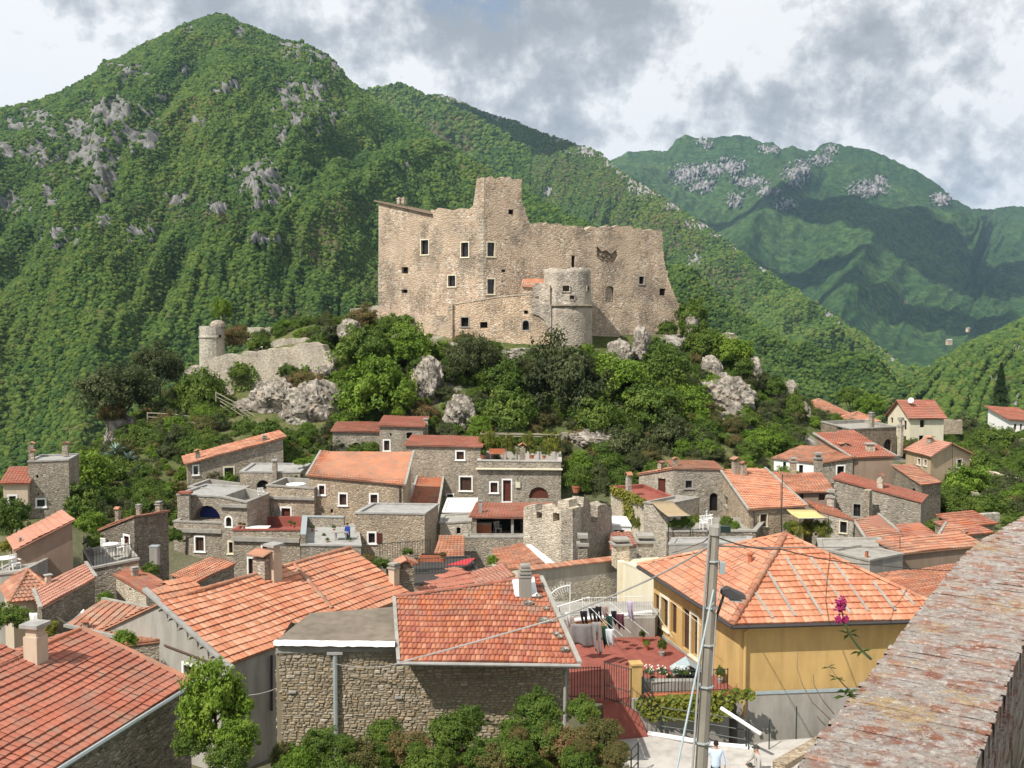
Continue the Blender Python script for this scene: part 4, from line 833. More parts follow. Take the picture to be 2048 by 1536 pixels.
T = [
 (300, 880, 44, 98, 'g', 'green shrub in front of the left end crag'), (395, 900, 42, 95, 'g', 'green shrub above the rising gable edge'), (455, 835, 30, 102, 'g', 'green bush among the zigzag rails'), (250, 920, 44, 95, 'r', 'brownish green shrub left of the agaves'), (640, 690, 26, 112, 'g', 'shrub on top of the rampart right end'), (520, 690, 26, 113, 'g', 'shrub growing behind the rampart middle'), (575, 745, 20, 107, 'g', 'tuft of shrub hanging on the rampart face'), (480, 745, 22, 109, 'g', 'ivy clump on the rampart left part'),
 (1000, 722, 24, 106.5, 'g', 'low shrub under the curtain wall windows'), (1068, 720, 24, 106, 'd', 'low dull shrub at the foot of the turret box'), (1195, 725, 26, 106, 'g', 'shrub in the shadow right of the round tower'), (1320, 705, 34, 110, 'g', 'shrub under the castle right window'), (880, 705, 24, 107, 'b', 'small bright shrub at the castle base corner'), (1335, 660, 22, 114, 'g', 'small shrub against the castle right end'),
 (1490, 850, 30, 104, 'g', 'green shrub above the bright round tree'), (1450, 950, 20, 92, 'g', 'green bush behind the chimneys of the clean orange roof'), (1425, 775, 26, 108, 'b', 'bright shrub left of the largest crag'), (1480, 735, 34, 114, 'g', 'shrub crowning the hill right edge'),
 (140, 1000, 36, 80, 'd', 'dark bush at the foot of the tall narrow house'), (345, 1075, 24, 70, 'g', 'bush filling the gap left of the loggia house'), (190, 1085, 22, 64, 'g', 'bush behind the railed terrace'), (300, 1140, 18, 58, 'g', 'bush by the pale cupboard'),
 (760, 795, 78, 100, 'b', 'large bright green bush with layered leaves left of the crag under the castle', .95),
 (735, 708, 66, 105, 'g', 'wide green shrub on the shoulder above the brightest bush'),
 (820, 700, 54, 106, 'b', 'fresh green shrub right under the castle base wall'),
 (845, 735, 30, 104, 'g', 'green shrub between the castle base wall and the broken crag'),
 (945, 725, 52, 104, 'd', 'grey olive coloured tree left of the dark tree, under the curtain wall', 1.1),
 (1125, 770, 92, 101, 'd', 'biggest dark olive tree right below the round tower', 1.05),
 (1010, 765, 50, 102, 'g', 'mid green shrub between the olive tree and the dark tree'),
 (1020, 835, 68, 98.5, 'g', 'broad green tree above the pergola terrace'),
 (960, 860, 30, 96, 'b', 'small light green shrub above the end of the long roof strip'),
 (1245, 765, 66, 103, 'b', 'bright green shrub right of the dark olive tree'),
 (1330, 745, 60, 107, 'g', 'green shrub below the castle right wall'),
 (1300, 815, 66, 100, 'g', 'green tree in the middle of the right hand scrub'),
 (1385, 815, 46, 104, 'b', 'light green shrub touching the largest crag'),
 (1190, 840, 52, 97.5, 'g', 'green shrub at the foot of the dark olive tree'),
 (1225, 905, 64, 96, 'd', 'dull green shrub over the rubble terrace wall'),
 (1330, 880, 60, 97.5, 'd', 'olive toned shrub above the white plaster house'),
 (1400, 890, 50, 98.5, 'g', 'green shrub left of the lowest tan crag'),
 (1385, 640, 34, 118, 'g', 'topmost shrub at the castle right corner', 1.3),
 (1405, 695, 46, 116, 'g', 'shrub hanging on the hill shoulder right of the castle'),
 (1462, 712, 48, 115, 'b', 'rounded green shrub at the hill right edge above the large crag'),
 (1500, 765, 26, 113.5, 'd', 'dark ivy clump behind the large crag'),
 (1525, 890, 46, 100, 'b', 'bright green round tree beside the lowest crag', .9),
 (1520, 832, 34, 108, 'd', 'dull shrub between the crags at the hill right end'),
 (1548, 776, 26, 114, 'g', 'bush behind the ivy topped crag'),
 (1588, 822, 24, 112, 'g', 'ivy climbing the pointed crag at right', 1.7),
 (1562, 865, 34, 107, 'g', 'green bush in front of the whitish rock'),
 (238, 788, 76, 104, 'd', 'spreading thin leaved tree on the left end crag', .8),
 (315, 735, 52, 112, 'd', 'airy tree left of the rampart rocks', .95),
 (405, 795, 52, 106, 'g', 'light airy tree in front of the rampart left end', 1.1),
 (445, 622, 20, 116, 'b', 'single cone shaped green tree behind the round turret', 1.35),
 (472, 678, 28, 115, 'r', 'reddish shrub beside the round turret', 1.1),
 (662, 668, 26, 113, 'd', 'small bare branched tree on the rampart skyline', 1.0),
 (612, 768, 40, 105, 'r', 'yellowish green bush growing on the crag below the rampart', .7),
 (725, 640, 34, 117, 'r', 'brownish shrub left of the castle corner'),
 (780, 655, 30, 110, 'g', 'ivy creeping up the castle left corner', .9),
 (745, 675, 26, 109.5, 'g', 'ivy patch lower down the castle left corner', 1.0),
 (410, 860, 34, 100, 'r', 'pale pinkish flowering bush below the handrail', 1.0),
 (535, 868, 34, 97, 'g', 'green bush behind the highest tiled gable'),
 (490, 862, 30, 98, 'g', 'small green bush left of the highest tiled gable'),
 (850, 835, 36, 99, 'r', 'brownish bush left of the pale cracked cliff'),
 (175, 950, 52, 84, 'b', 'bright green bush beside the tall flat roofed house'),
 (165, 1010, 50, 78, 'g', 'green bush behind the pale orange roof at left', .95),
 (240, 960, 52, 90, 'g', 'green shrub on the left slope under the agaves'),
 (320, 940, 48, 93, 'd', 'olive shrub on the left slope left of the upper gabled house'),
 (290, 1000, 40, 84, 'g', 'green shrub above the small terrace house'),
 (340, 890, 40, 97, 'g', 'green shrub above the left slope'),
 (225, 830, 30, 103, 'r', 'brownish scrub on the left end crag'),
 (350, 985, 30, 86, 'r', 'brownish shrub beside the arched loggia house'),
 (22, 1040, 40, 66, 'g', 'leafy green tree in front of the left roof with red chair', 1.1),
 (15, 1095, 18, 60, 'v', 'yellow green vine left of the pale orange roof'),
 (1160, 960, 28, 84, 'g', 'potted green bush on the terrace right of the stone house corner', 1.1),
 (1200, 975, 24, 84, 'd', 'small grey green bush beside the vine covered wall', 1.3),
 (1930, 985, 56, 92, 'b', 'large bright bush right of the narrow stone house'),
 (1975, 945, 44, 105, 'g', 'green bush in the terraced field above the bright bush'),
 (1885, 1015, 34, 86, 'g', 'green bush at the foot of the narrow stone house'),
 (2020, 985, 44, 95, 'd', 'dull green shrub at the right edge'),
 (1990, 885, 40, 130, 'g', 'green shrub below the conifer'), (1930, 855, 30, 150, 'd', 'dull shrub right of the pale wall'), (1650, 875, 14, 116, 'g', 'small shrub behind the flat stone building'),
 (1740, 815, 34, 160, 'b', 'light green tree behind the pink hipped roof'), (1700, 795, 26, 170, 'g', 'green tree left of the cream house'),
 (1900, 920, 20, 118, 'g', 'bush beside the beige gabled house'), (1870, 1058, 24, 76, 'g', 'bush below the narrow stone house wall', .7), (2030, 1045, 28, 64, 'g', 'green bush just beyond the end of the brick parapet', .8),
]
SMALL = {'bush', 'shrub', 'ivy', 'scrub', 'vine', 'clump'}
for i, a in enumerate(T):
    x, y, r, d, k, lb = a[:6]; sq = a[6] if len(a) > 6 else .88
    if any(w in lb.split() for w in SMALL): bush(x, y, r*1.06, d, k, lb, cat=[w for w in lb.split() if w in SMALL][0], sq=sq, var=i)
    else: tree(x, y, r*1.06, d, k, lb, sq=sq, var=i, trunk_r=.14)
# conifer at right
c = P(2000, 835, 165); con = thing('conifer', 'dark pointed conifer standing alone beyond the fields at right', 'tree', (c.x, c.y, c.z-1.5))
rg = np.random.default_rng(4); n = 5200; h = rg.random(n)**.8; Hh = 9.2; ang = rg.random(n)*6.28; lay = np.sin(h*48)*.12
rad = (1-h)*2.3*(.35+.65*rg.random(n))*(1+lay); p = np.stack([rad*np.cos(ang), rad*np.sin(ang), 1.5+h*Hh-rad*.25], 1)
t_ = np.stack([np.cos(ang), np.sin(ang), -.35+0*ang], 1)*.26; b_ = np.stack([-np.sin(ang), np.cos(ang), .3*rg.normal(size=n)], 1)*.08
V = np.stack([p-t_, p-b_, p+t_, p+b_], 1).reshape(-1, 3); me = np_mesh('crown', V, np.arange(n*4).reshape(-1, 4), M['leaf_c'], False, {'rnd': ('FACE', rg.random(n))}); mesh_obj('crown', me, con)
m = MB(); m.tube([(c.x, c.y, c.z-1.5), (c.x, c.y, c.z+9)], .2, 7, .03); m.build('trunk', M['trunk'], con)
# agaves
for i, (x, y) in enumerate([(232, 902), (255, 918), (222, 915)]):
    c = P(x, y, 92); m = MB(); rg = random.Random(i)
    for k in range(26):
        a = k*2.4; e = rg.uniform(.15, 1.2); L = rg.uniform(.7, 1.15); dr = Vector((math.cos(a)*math.cos(e), math.sin(a)*math.cos(e), math.sin(e))); sd = Vector((-math.sin(a), math.cos(a), 0))*.09
        m.add([c-sd, c+sd, c+dr*L*.5+sd*1.2+ZV*.03, c+dr*L-ZV*.12*L, c+dr*L*.5-sd*1.2+ZV*.03], [(0, 1, 2, 3, 4)])
    if i == 0: M['agave'] = plain('agave_leaf', (.22, .30, .24), .6, .3, .1)
    tag(m.build('agave', M['agave'], None), ['grey green agave highest on the left slope', 'lower right agave of the three on the left slope', 'leftmost agave on the left slope'][i], 'agave plant', 'agaves on the left slope')
# scrub covering the hill: nobody could count it
def scatter(name, pts, sc, proto, seed=0):
    me = bpy.data.meshes.new(name); n = len(pts); me.vertices.add(n); me.vertices.foreach_set('co', np.asarray(pts, np.float32).ravel())
    at = me.attributes.new('sc', 'FLOAT', 'POINT'); at.data.foreach_set('value', np.asarray(sc, np.float32)); o = mesh_obj(name, me); tag(o, kind='stuff')
    ng = bpy.data.node_groups.new(name, 'GeometryNodeTree'); ng.interface.new_socket('Geometry', in_out='INPUT', socket_type='NodeSocketGeometry'); ng.interface.new_socket('Geometry', in_out='OUTPUT', socket_type='NodeSocketGeometry')
    N = ng.nodes; L = ng.links; gi = N.new('NodeGroupInput'); go = N.new('NodeGroupOutput'); oi = N.new('GeometryNodeObjectInfo'); oi.inputs['Object'].default_value = proto; oi.inputs['As Instance'].default_value = True
    at = N.new('GeometryNodeInputNamedAttribute'); at.data_type = 'FLOAT'; at.inputs['Name'].default_value = 'sc'; rv = N.new('FunctionNodeRandomValue'); rv.data_type = 'FLOAT_VECTOR'; rv.inputs[0].default_value = (-.2, -.2, 0); rv.inputs[1].default_value = (.2, .2, 6.28); rv.inputs['Seed'].default_value = seed
    ip = N.new('GeometryNodeInstanceOnPoints'); L.new(gi.outputs[0], ip.inputs['Points']); L.new(oi.outputs['Geometry'], ip.inputs['Instance']); L.new(at.outputs[0], ip.inputs['Scale']); L.new(rv.outputs[0], ip.inputs['Rotation']); L.new(ip.outputs[0], go.inputs[0])
    md = o.modifiers.new('scatter', 'NODES'); md.node_group = ng; return o
protos = {k: next(o for o in COL.objects if o.get('category') and o.name.startswith('bush') and o.data in LV[k]) for k in 'gbdr'}
rg = np.random.default_rng(11); N_ = 16000
X = rg.uniform(-75, 85, N_); Y = rg.uniform(70, 150, N_); Zg = ground_np(X, Y)
yc = Y*_cp-Zg*_sp; PX = 1024+FPX*X/yc; PY = 768-FPX*(Y*_sp+Zg*_cp)/yc
dn = np.zeros(N_)
dn = np.where((Y > 86.5)*(PY > 640)*(PY < 985)*(PX > 330)*(PX*0+1)*(PX < 1600), .62, dn)
dn = np.where((PX > 100)*(PX < 360)*(PY > 850)*(PY < 1060)*(Y > 74), .6, dn)
dn = np.where((PX > -50)*(PX < 330)*(Y > 84), .5, dn)
dn = np.where((PX > 1600)*(Y > 84)*((PX > 1890)+(Y > 112)), .28, dn)
dn = np.where((PX > 600)*(PX < 1450)*(PY > 690)*(PY < 925)*(Y > 94), .75, dn)
dn *= ~((Y > 109.2)*(PX > 752)*(PX < 1370)); dn = np.where((PX > 870)*(PX < 1400)*(Y > 105)*(Y < 109.5), .8, dn); dn *= ~((PX > 430)*(PX < 665)*(PY > 690)*(PY < 860)); dn *= (fbm(X/5, Y/5, 4, 3) > .36)
kp = rg.random(N_) < dn; X, Y, Zg, PX = X[kp], Y[kp], Zg[kp], PX[kp]; n = len(X); ty = rg.choice(4, n, p=[.42, .18, .25, .15]); sc = .35+rg.random(n)**1.8*1.2
for j, k in enumerate('gbdr'):
    s = ty == j; scatter('scrub', np.stack([X[s], Y[s], Zg[s]+sc[s]*.25], 1), sc[s], protos[k], j)
# ================================================================ HOUSES
def tile_mesh(col, row, h=.035, lip=.05):
    """one roof tile: raised rib across, lower lip proud"""
    xs = [0, col*.28, col*.5, col*.78, col*.97]; hs = [0, h*.85, h*1.15, h*.85, 0]; n = len(xs)
    vs = [(x, 0, hh+lip) for x, hh in zip(xs, hs)]+[(x, row*1.03, hh+.004) for x, hh in zip(xs, hs)]+[(x, 0, .0) for x in xs]
    fs = [(i, i+1, n+i+1, n+i) for i in range(n-1)]+[(2*n+i, 2*n+i+1, i+1, i) for i in range(n-1)]
    return vs, fs
_tile_cache = {}
def tile_plane(parent, poly, mat, col=.24, row=.36, name='roof', objs=0, slab=.07, h=.035, lip=.05, roof=None):
    """poly[0]->poly[1] is the eave; returns the roof object"""
    p0 = Vector(poly[0]); e = (Vector(poly[1])-p0).normalized(); nn = (Vector(poly[1])-p0).cross(Vector(poly[-1])-p0)
    if nn.length < 1e-6: nn = (Vector(poly[1])-p0).cross(Vector(poly[2])-p0)
    nn.normalize()
    if nn.z < 0: nn = -nn; e = -e; p0 = Vector(poly[1]); poly = [poly[1], poly[0]]+list(poly[2:])[::-1]
    s = nn.cross(e); q = [((Vector(p)-p0).dot(e), (Vector(p)-p0).dot(s)) for p in poly]
    vmax = max(v for u, v in q); vmin = min(v for u, v in q); rows = max(1, int(round((vmax-vmin)/row))); rh = (vmax-vmin)/rows
    sb = MB(); k = len(poly); up = [Vector(p)-nn*.01 for p in poly]; lo = [Vector(p)-nn*slab for p in poly]
    sb.add(up+lo, [tuple(range(k)), tuple(range(2*k-1, k-1, -1))]+[(i, k+i, k+(i+1) % k, (i+1) % k) for i in range(k)])
    rg = random.Random(int(abs(p0.x*100+p0.y*37)) % 9973); tiles = []; ph = rg.random()*6
    for j in range(rows):
        v = vmin+rh*(j+.5); us = []
        for (a, b), (c, d) in zip(q, q[1:]+q[:1]):
            if (b-v)*(d-v) < 0: us.append(a+(c-a)*(v-b)/(d-b))
        if len(us) < 2: continue
        u0, u1 = min(us), max(us); nc = max(1, int(round((u1-u0)/col))); cw = (u1-u0)/nc
        if abs(cw-col) > col*.4: cw = (u1-u0)/nc
        rv = rg.random()
        for i in range(nc):
            if rg.random() < .42: rv = rg.random()**1.3
            tiles.append((p0+e*(u0+cw*i)+s*(vmin+rh*j)+nn*(rg.uniform(-.006, .009)+.022*math.sin((u0+cw*i)*1.3+ph)+.018*math.sin(rh*j*2.1+(u0+cw*i)*.7)), cw, min(.999, max(.001, rv+rg.uniform(-.06, .06)))))
    if objs: tiles.sort(key=lambda t: t[0].length)
    rest = tiles[objs:]; tgt = sb if not objs else MB()
    for p, cw, rnd in rest:
        vs, fs = tile_mesh(cw, rh, h, lip); tgt.add([p+e*x+s*y+nn*z for x, y, z in vs], fs, rnd)
    rf = sb.build(name, mat, parent) if roof is None else roof
    if roof is not None: sb.build('roof_slope', mat, parent)
    if objs:
        if rest: tgt.build('roof_tiles', mat, rf)['kind'] = 'stuff'
        key = (round(tiles[0][1], 3), round(rh, 3), mat.name, h, lip)
        if key not in _tile_cache:
            vs, fs = tile_mesh(key[0], key[1], h, lip); me = bpy.data.meshes.new('tile'); me.from_pydata(vs, [], fs); me.materials.append(mat); _tile_cache[key] = me
        L = rootloc(rf); R3 = Matrix((e, s, nn)).transposed().to_4x4()
        for p, cw, rnd in tiles[:objs]:
            o = bpy.data.objects.new('tile', _tile_cache[key]); COL.objects.link(o); o.parent = rf
            o.matrix_local = Matrix.Translation(p-L) @ R3 @ Matrix.Diagonal((cw/key[0], 1, 1, 1))
    return rf
def ridge_caps(parent, a, b, mat, r=.13, step=.42, objs=True, name='ridge_tile'):
    a, b = Vector(a), Vector(b); n = max(1, int((b-a).length/step)); d = (b-a)/n; m = MB()
    side = d.cross(ZV).normalized(); up = side.cross(d).normalized()
    for i in range(n):
        p = a+d*i; vs = []
        for t, rr in ((0, r*1.12), (1.04, r*.92)):
            for k in range(6):
                an = math.pi*k/5; vs.append(p+d*t+side*rr*math.cos(an)+up*(rr*math.sin(an)*.9-.02))
        fs = [(k, k+1, 7+k, 6+k) for k in range(5)]+[tuple(range(6))[::-1]]
        rnd = .05+.9*random.random()
        if objs: mm = MB(); mm.add(vs, fs, rnd); mm.build(name, mat, parent)
        else: m.add(vs, fs, rnd)
    if not objs: m.build(name, mat, parent)
def chimney(parent, c, w, h, kind='t', mat='stone', U=Vector((1, 0, 0)), wd=None):
    """c: centre of the foot"""
    c = Vector(c); wd = wd or w; m = MB(); m.cbox(c-ZV*.4, w, wd, h*.72+.4, U)
    if kind == 't':
        m.cbox(c+ZV*h*.72, w*.5, wd*.9, h*.12, U); ch = m.build('chimney', M[mat], parent); m = MB()
        z = c+ZV*h*.84; Un = flat(U).normalized(); Vn = Vector((-Un.y, Un.x, 0))
        for s_ in (-1, 1): m.box(z+ZV*h*.16-Vn*wd*.7-Un*w*.06*s_*-1, Un*s_*w*.72-ZV*h*.14, Vn*wd*1.4, ZV*.05, .3)
        m.build('chimney_cap', M['t_or'], ch)
    elif kind == 's':
        m.cbox(c+ZV*h*.78, w*.55, wd*.55, h*.14, U); ch = m.build('chimney', M[mat], parent); m = MB()
        m.cbox(c+ZV*h*.72, w*1.35, wd*1.35, h*.07, U); m.cbox(c+ZV*h*.91, w*1.15, wd*1.15, h*.09, U); m.build('chimney_cap', M['concrete'], ch)
    else:
        m.cbox(c+ZV*h*.72, w*.8, wd*.8, h*.2, U); ch = m.build('chimney', M[mat], parent); m = MB(); m.cbox(c+ZV*h*.92, w*1.3, wd*1.3, h*.08, U); m.build('chimney_cap', M['slab'], ch)
    return ch
def zplane(pts, x, y):
    a, b, c = pts; n = (b-a).cross(c-a); return a.z-((x-a.x)*n.x+(y-a.y)*n.y)/n.z
def house(label, A, B, D=None, C=None, back=4.0, rise=0.0, roof=('flat',), mat='stone', base=None, wins=(), lwins=(), rwins=(), ov=.22, chim=(), name='house', cat='house', objs=0, col=.24, row=.36, eave='f', group=None, reveal=.22, verge=False, lip=.05, rh=.035, depth_mat=None):
    a = P(*A); b = P(*B) if len(B) == 3 else PZ(B[0], B[1], a.z)
    N = flat(b-a).normalized().cross(ZV)
    d = P(*D) if D is not None else a-N*back+ZV*rise
    c = P(*C) if C is not None else b+(d-a)
    if base is None: zb = min(G(p.x, p.y) for p in (a, b, c, d))-1.2; zb = min(zb, a.z-2)
    else: zb = min(a.z, b.z)-base
    ctr = (a+b+c+d)/4; root = thing(name, label, cat, (ctr.x, ctr.y, zb), group)
    cs = [a, b, c, d]; planes = {}; kind = roof[0]; rm = roof[1] if len(roof) > 1 else None; hh = roof[2] if len(roof) > 2 else 0
    m = MB(); allw = []
    for key, (p, q, ws) in {'f': (a, b, wins), 'r': (b, c, rwins), 'b': (c, d, ()), 'l': (d, a, lwins)}.items():
        pl = Plane(Vector((p.x, p.y, zb)), Vector((q.x, q.y, zb))); planes[key] = pl; L = pl.len
        ol = [(0, 0), (L, 0), (L, q.z-zb)]
        if (kind == 'gable' and key in 'lr') or (kind == 'gablef' and key in 'fb'): ol.append((L/2, (p.z+q.z)/2-zb+hh))
        ol.append((0, p.z-zb)); hs = []
        for r, st in ws:
            rc = pl.rect(*r); rc = (max(rc[0], .05), max(rc[1], .1), min(rc[2], L-.05), rc[3])
            if rc[2]-rc[0] > .1: hs.append((rc, st))
        face_poly(m, pl, ol, [hole_outline(rc, 'a' in st) for rc, st in hs], 0, reveal); allw += [(pl, rc, st) for rc, st in hs]
    m.build('wall', M[mat] if isinstance(mat, str) else mat, root)
    for pl, rc, st in allw: window(root, pl, rc, st, reveal)
    # roofs
    U = flat(b-a).normalized(); Vd = flat(d-a).normalized(); lw = flat(b-a).length; ld = flat(d-a).length
    fp = [a, b, c, d]
    def ex(p, su, sv, pts):   # push a corner outwards and stay in the plane
        x = p+U*su*ov+Vd*sv*ov; return Vector((x.x, x.y, zplane(pts, x.x, x.y)+.03))
    def vg(p, q):
        mm = MB(); dd = q-p; sd = dd.cross(ZV).normalized()*.09; mm.box(p-sd-ZV*.02, dd, sd*2, ZV*.13); mm.build('verge', M['concrete'], root)
    if kind == 'tile':
        order = {'f': [0, 1, 2, 3], 'l': [3, 0, 1, 2], 'r': [1, 2, 3, 0], 'b': [2, 3, 0, 1]}[eave]
        E = [ex(a, -1, -1, (a, b, d)), ex(b, 1, -1, (a, b, c)), ex(c, 1, 1, (b, c, d)), ex(d, -1, 1, (a, c, d))]
        rf = tile_plane(root, [E[i] for i in order], M[rm], col, row, objs=objs, lip=lip, h=rh)
        if verge: vg(E[order[0]], E[order[3]]); vg(E[order[1]], E[order[2]])
    elif kind == 'gable':
        r0 = (a+d)/2+ZV*hh; r1 = (b+c)/2+ZV*hh
        e = [ex(a, -1, -1, (a, b, r0)), ex(b, 1, -1, (a, b, r0)), ex(c, 1, 1, (d, c, r0)), ex(d, -1, 1, (d, c, r0))]; R0 = r0-U*ov+ZV*.03; R1 = r1+U*ov+ZV*.03
        rf = tile_plane(root, [e[0], e[1], R1, R0], M[rm], col, row, objs=objs, lip=lip, h=rh); tile_plane(root, [e[2], e[3], R0, R1], M[rm], col, row, lip=lip, h=rh, roof=rf); ridge_caps(root, R0, R1, M[rm], .1, objs=bool(objs))
    elif kind == 'gablef':
        r0 = (a+b)/2+ZV*hh; r1 = (d+c)/2+ZV*hh
        e = [ex(a, -1, -1, (a, d, r0)), ex(b, 1, -1, (b, c, r0)), ex(c, 1, 1, (b, c, r0)), ex(d, -1, 1, (a, d, r0))]; R0 = r0-Vd*ov+ZV*.03; R1 = r1+Vd*ov+ZV*.03
        rf = tile_plane(root, [e[3], e[0], R0, R1], M[rm], col, row, lip=lip, h=rh); tile_plane(root, [e[1], e[2], R1, R0], M[rm], col, row, lip=lip, h=rh, roof=rf); ridge_caps(root, R0, R1, M[rm], .1, objs=False)
    elif kind == 'hip':
        ap = (a+b+c+d)/4+ZV*hh; E = [x+U*su*ov+Vd*sv*ov+ZV*.0 for x, su, sv in ((a, -1, -1), (b, 1, -1), (c, 1, 1), (d, -1, 1))]
        l2 = lw-ld; R0, R1 = (ap-U*l2/2, ap+U*l2/2) if l2 > .5 else (ap, ap)
        rf = None
        for i, pts in enumerate([[E[0], E[1], R1, R0], [E[1], E[2], R1], [E[2], E[3], R0, R1], [E[3], E[0], R0]]):
            if len(pts) == 4 and (pts[2]-pts[3]).length < .01: pts = pts[:3]
            r_ = tile_plane(root, pts, M[rm], col, row, lip=lip, h=rh, roof=rf, objs=objs if i == 0 else 0); rf = rf or r_
        for i, x in enumerate((R0, R1, R1, R0)): ridge_caps(root, E[i]+ZV*.05, x+ZV*.05, M[rm], .1, objs=bool(objs))
    elif kind == 'flat':
        ph = roof[2] if len(roof) > 2 else .12; cm = M[roof[1]] if len(roof) > 1 else M['slab']; m = MB()
        fl_ = [Vector((p.x, p.y, p.z-max(ph, .06))) for p in fp]; o_ = .08
        m.add([p for p in fl_], [(0, 1, 2, 3)]); m.build('roof', cm, root)
        m = MB(); ctr_ = sum(fp, Vector())/4
        def off(p, k): dlt = flat(p-ctr_).normalized(); return p+dlt*k
        out = [off(p, o_) for p in fp]; inn = [off(p, -.34) for p in fp]; n4 = 4
        vs = [p+ZV*.03 for p in out]+[p+ZV*.03 for p in inn]+[p-ZV*.09 for p in out]+[p-ZV*(ph+.02) for p in inn]; fs = []
        for i in range(4):
            j = (i+1) % 4; fs += [(i, j, 4+j, 4+i), (8+i, 8+j, j, i), (4+i, 4+j, 12+j, 12+i)]
        m.add(vs, fs); m.build('coping', cm, root)
    for ch in chim:
        x, yt, yb, w, dd, kd = ch[:6]; p = P(x, yb, dd); k = dd/FPX; chimney(root, p, w*k, (yb-yt)*k, kd, ch[6] if len(ch) > 6 else 'stone', U)
    root['_'] = 0; del root['_']
    return root, planes, (a, b, c, d, zb)
def band(root, pl, x0, x1, y, h, n, mat='concrete', name='ledge'):
    u0, v = pl.uv(x0, y); u1, _ = pl.uv(x1, y); m = MB(); m.box(pl.pt(u0, v, -.02), pl.U*(u1-u0), ZV*h, pl.N*n); return m.build(name, M[mat], root)
def pipe(root, pl, pts, r=.05, mat='gutter', n=.1, name='drain_pipe'):
    m = MB(); m.tube([pl.pt(*pl.uv(x, y), n) for x, y in pts], r, 6); return m.build(name, M[mat], root)
H = house
H('tall narrow stone house with a flat slab roof and three small chimneys at far left', (56, 922, 76), (137, 919, 76.6), back=3.6, roof=('flat', 'slab', .1), wins=[((72, 950, 77, 956), 'k'), ((74, 999, 90, 1013), 'w'), ((75, 986, 78, 991), 'k')], chim=[(63, 884, 904, 9, 78.5, 't'), (64, 899, 921, 10, 76.3, 't'), (131, 884, 902, 10, 79, 't')])
H('low house with a brick red roof and parapet left of the tall narrow one', (6, 966, 75), (55, 966, 75.4), back=2.6, rise=.75, roof=('tile', 't_brick'), mat='tanwall', wins=[((18, 992, 32, 1006), 'w')])
H('house with a long pale orange roof and blind brown side wall at left', (33, 1099, 56), (144, 1042, 57.5), D=(18, 1075, 62), roof=('tile', 't_pink'), mat='brownwall', eave='l', lwins=[((35, 1112, 45, 1136), 'w')], chim=[(41, 1074, 1088, 5, 58, 'p')], ov=.15)
H('grey slab terrace wall at the left edge carrying a white table', (-30, 1150, 54), (48, 1141, 54), back=3.5, roof=('flat', 'concrete', .06), mat='concrete')
H('house with a hipped orange roof and one square chimney at lower left', (26, 1203, 50), (112, 1196, 51.5), D=(4, 1167, 55), roof=('hip', 't_or', 1.15), mat='tanwall', wins=[((34, 1218, 48, 1240), 'w')], chim=[(97, 1148, 1176, 11, 52.6, 'p', 'tanwall')])
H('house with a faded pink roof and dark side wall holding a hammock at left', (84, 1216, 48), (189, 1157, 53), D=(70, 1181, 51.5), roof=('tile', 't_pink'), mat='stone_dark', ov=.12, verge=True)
H('raised concrete terrace with a railing, in front of the small stone house at left', (186, 1135, 58), (278, 1117, 58.8), D=(166, 1100, 63), roof=('flat', 'concrete', .45), mat='stone', cat='terrace', name='terrace_house')
H('small dark stone house with a slanted tiled edge behind the railed terrace', (268, 1033, 62.5), (336, 1023, 66), D=(200, 1060, 65), roof=('tile', 't_old'), mat='stone_dark', eave='l', ov=.12, lwins=[((249, 1072, 259, 1112), 'wd')], chim=[(236, 1014, 1040, 8, 64, 't'), (278, 1008, 1030, 8, 65, 's'), (318, 1002, 1026, 10, 66, 's')])
H('small house with sunlit rubble wall and old red tiles left of the big orange roof', (232, 1151, 57), (292, 1187, 53), D=(266, 1132, 59.5), roof=('tile', 't_red'), mat='stone_pale', ov=.15, wins=[((258, 1177, 264, 1183), 'k')], chim=[(270, 1133, 1154, 12, 56.5, 's')])
H('low house with a bright orange roof fanning out below the drain pipe', (392, 1166, 56), (468, 1129, 61), D=(345, 1150, 60), roof=('tile', 't_or'), mat='stone_dark', ov=.15)
H('low outhouse with a mossy red roof in the alley below the hammock', (241, 1277, 43.5), (305, 1222, 48), D=(135, 1253, 45), roof=('tile', 't_old'), mat='stone_dark', ov=.1, verge=True, chim=[(172, 1240, 1262, 10, 44.8, 't')])
H('lowest shed with a narrow orange roof strip beside the grey gable', (236, 1293, 42), (318, 1283, 42.4), D=(244, 1272, 44), roof=('tile', 't_or'), mat='stone', ov=.05)
r, pl, _c = H('upper stone house with a long rising tile gable edge and a barred tall window', (375, 927, 86), (566, 875, 89), back=4, rise=.12, roof=('tile', 't_or'), eave='l', ov=.3, wins=[((387, 932, 396, 949), 'w'), ((449, 935, 467, 973), 'cm')], chim=[(396, 899, 919, 9, 87, 't'), (529, 870, 888, 9, 89, 's')])
H('stone house with a grey slab roof terrace and low arched opening', (480, 943, 83.6), (600, 944, 83.6), D=(505, 926, 87), roof=('flat', 'slab', .1), wins=[((513, 960, 538, 979), 'ka')], chim=[(550, 918, 958, 9, 83.4, 'p')])
H('terrace parapet of grey stone under the tall barred window', (376, 973, 81.5), (470, 985, 81), back=4, roof=('flat', 'concrete', .8), mat='stone', name='terrace_wall', cat='terrace')
r, pl, _c = H('stone house with a wide arched loggia open to a blue interior', (354, 988, 78), (446, 993, 77.4), back=5, roof=('flat', 'slab', .12), wins=[((386, 1011, 441, 1041), 'ka')], reveal=1.2, mat='stone')
u0, v0, u1, v1 = pl['f'].rect(388, 1012, 440, 1040); m = MB(); m.box(pl['f'].pt(u0, v0, -1.1), pl['f'].U*(u1-u0), ZV*(v1-v0)*.7, pl['f'].N*.05); m.build('blue_curtain', M['blue'], r)
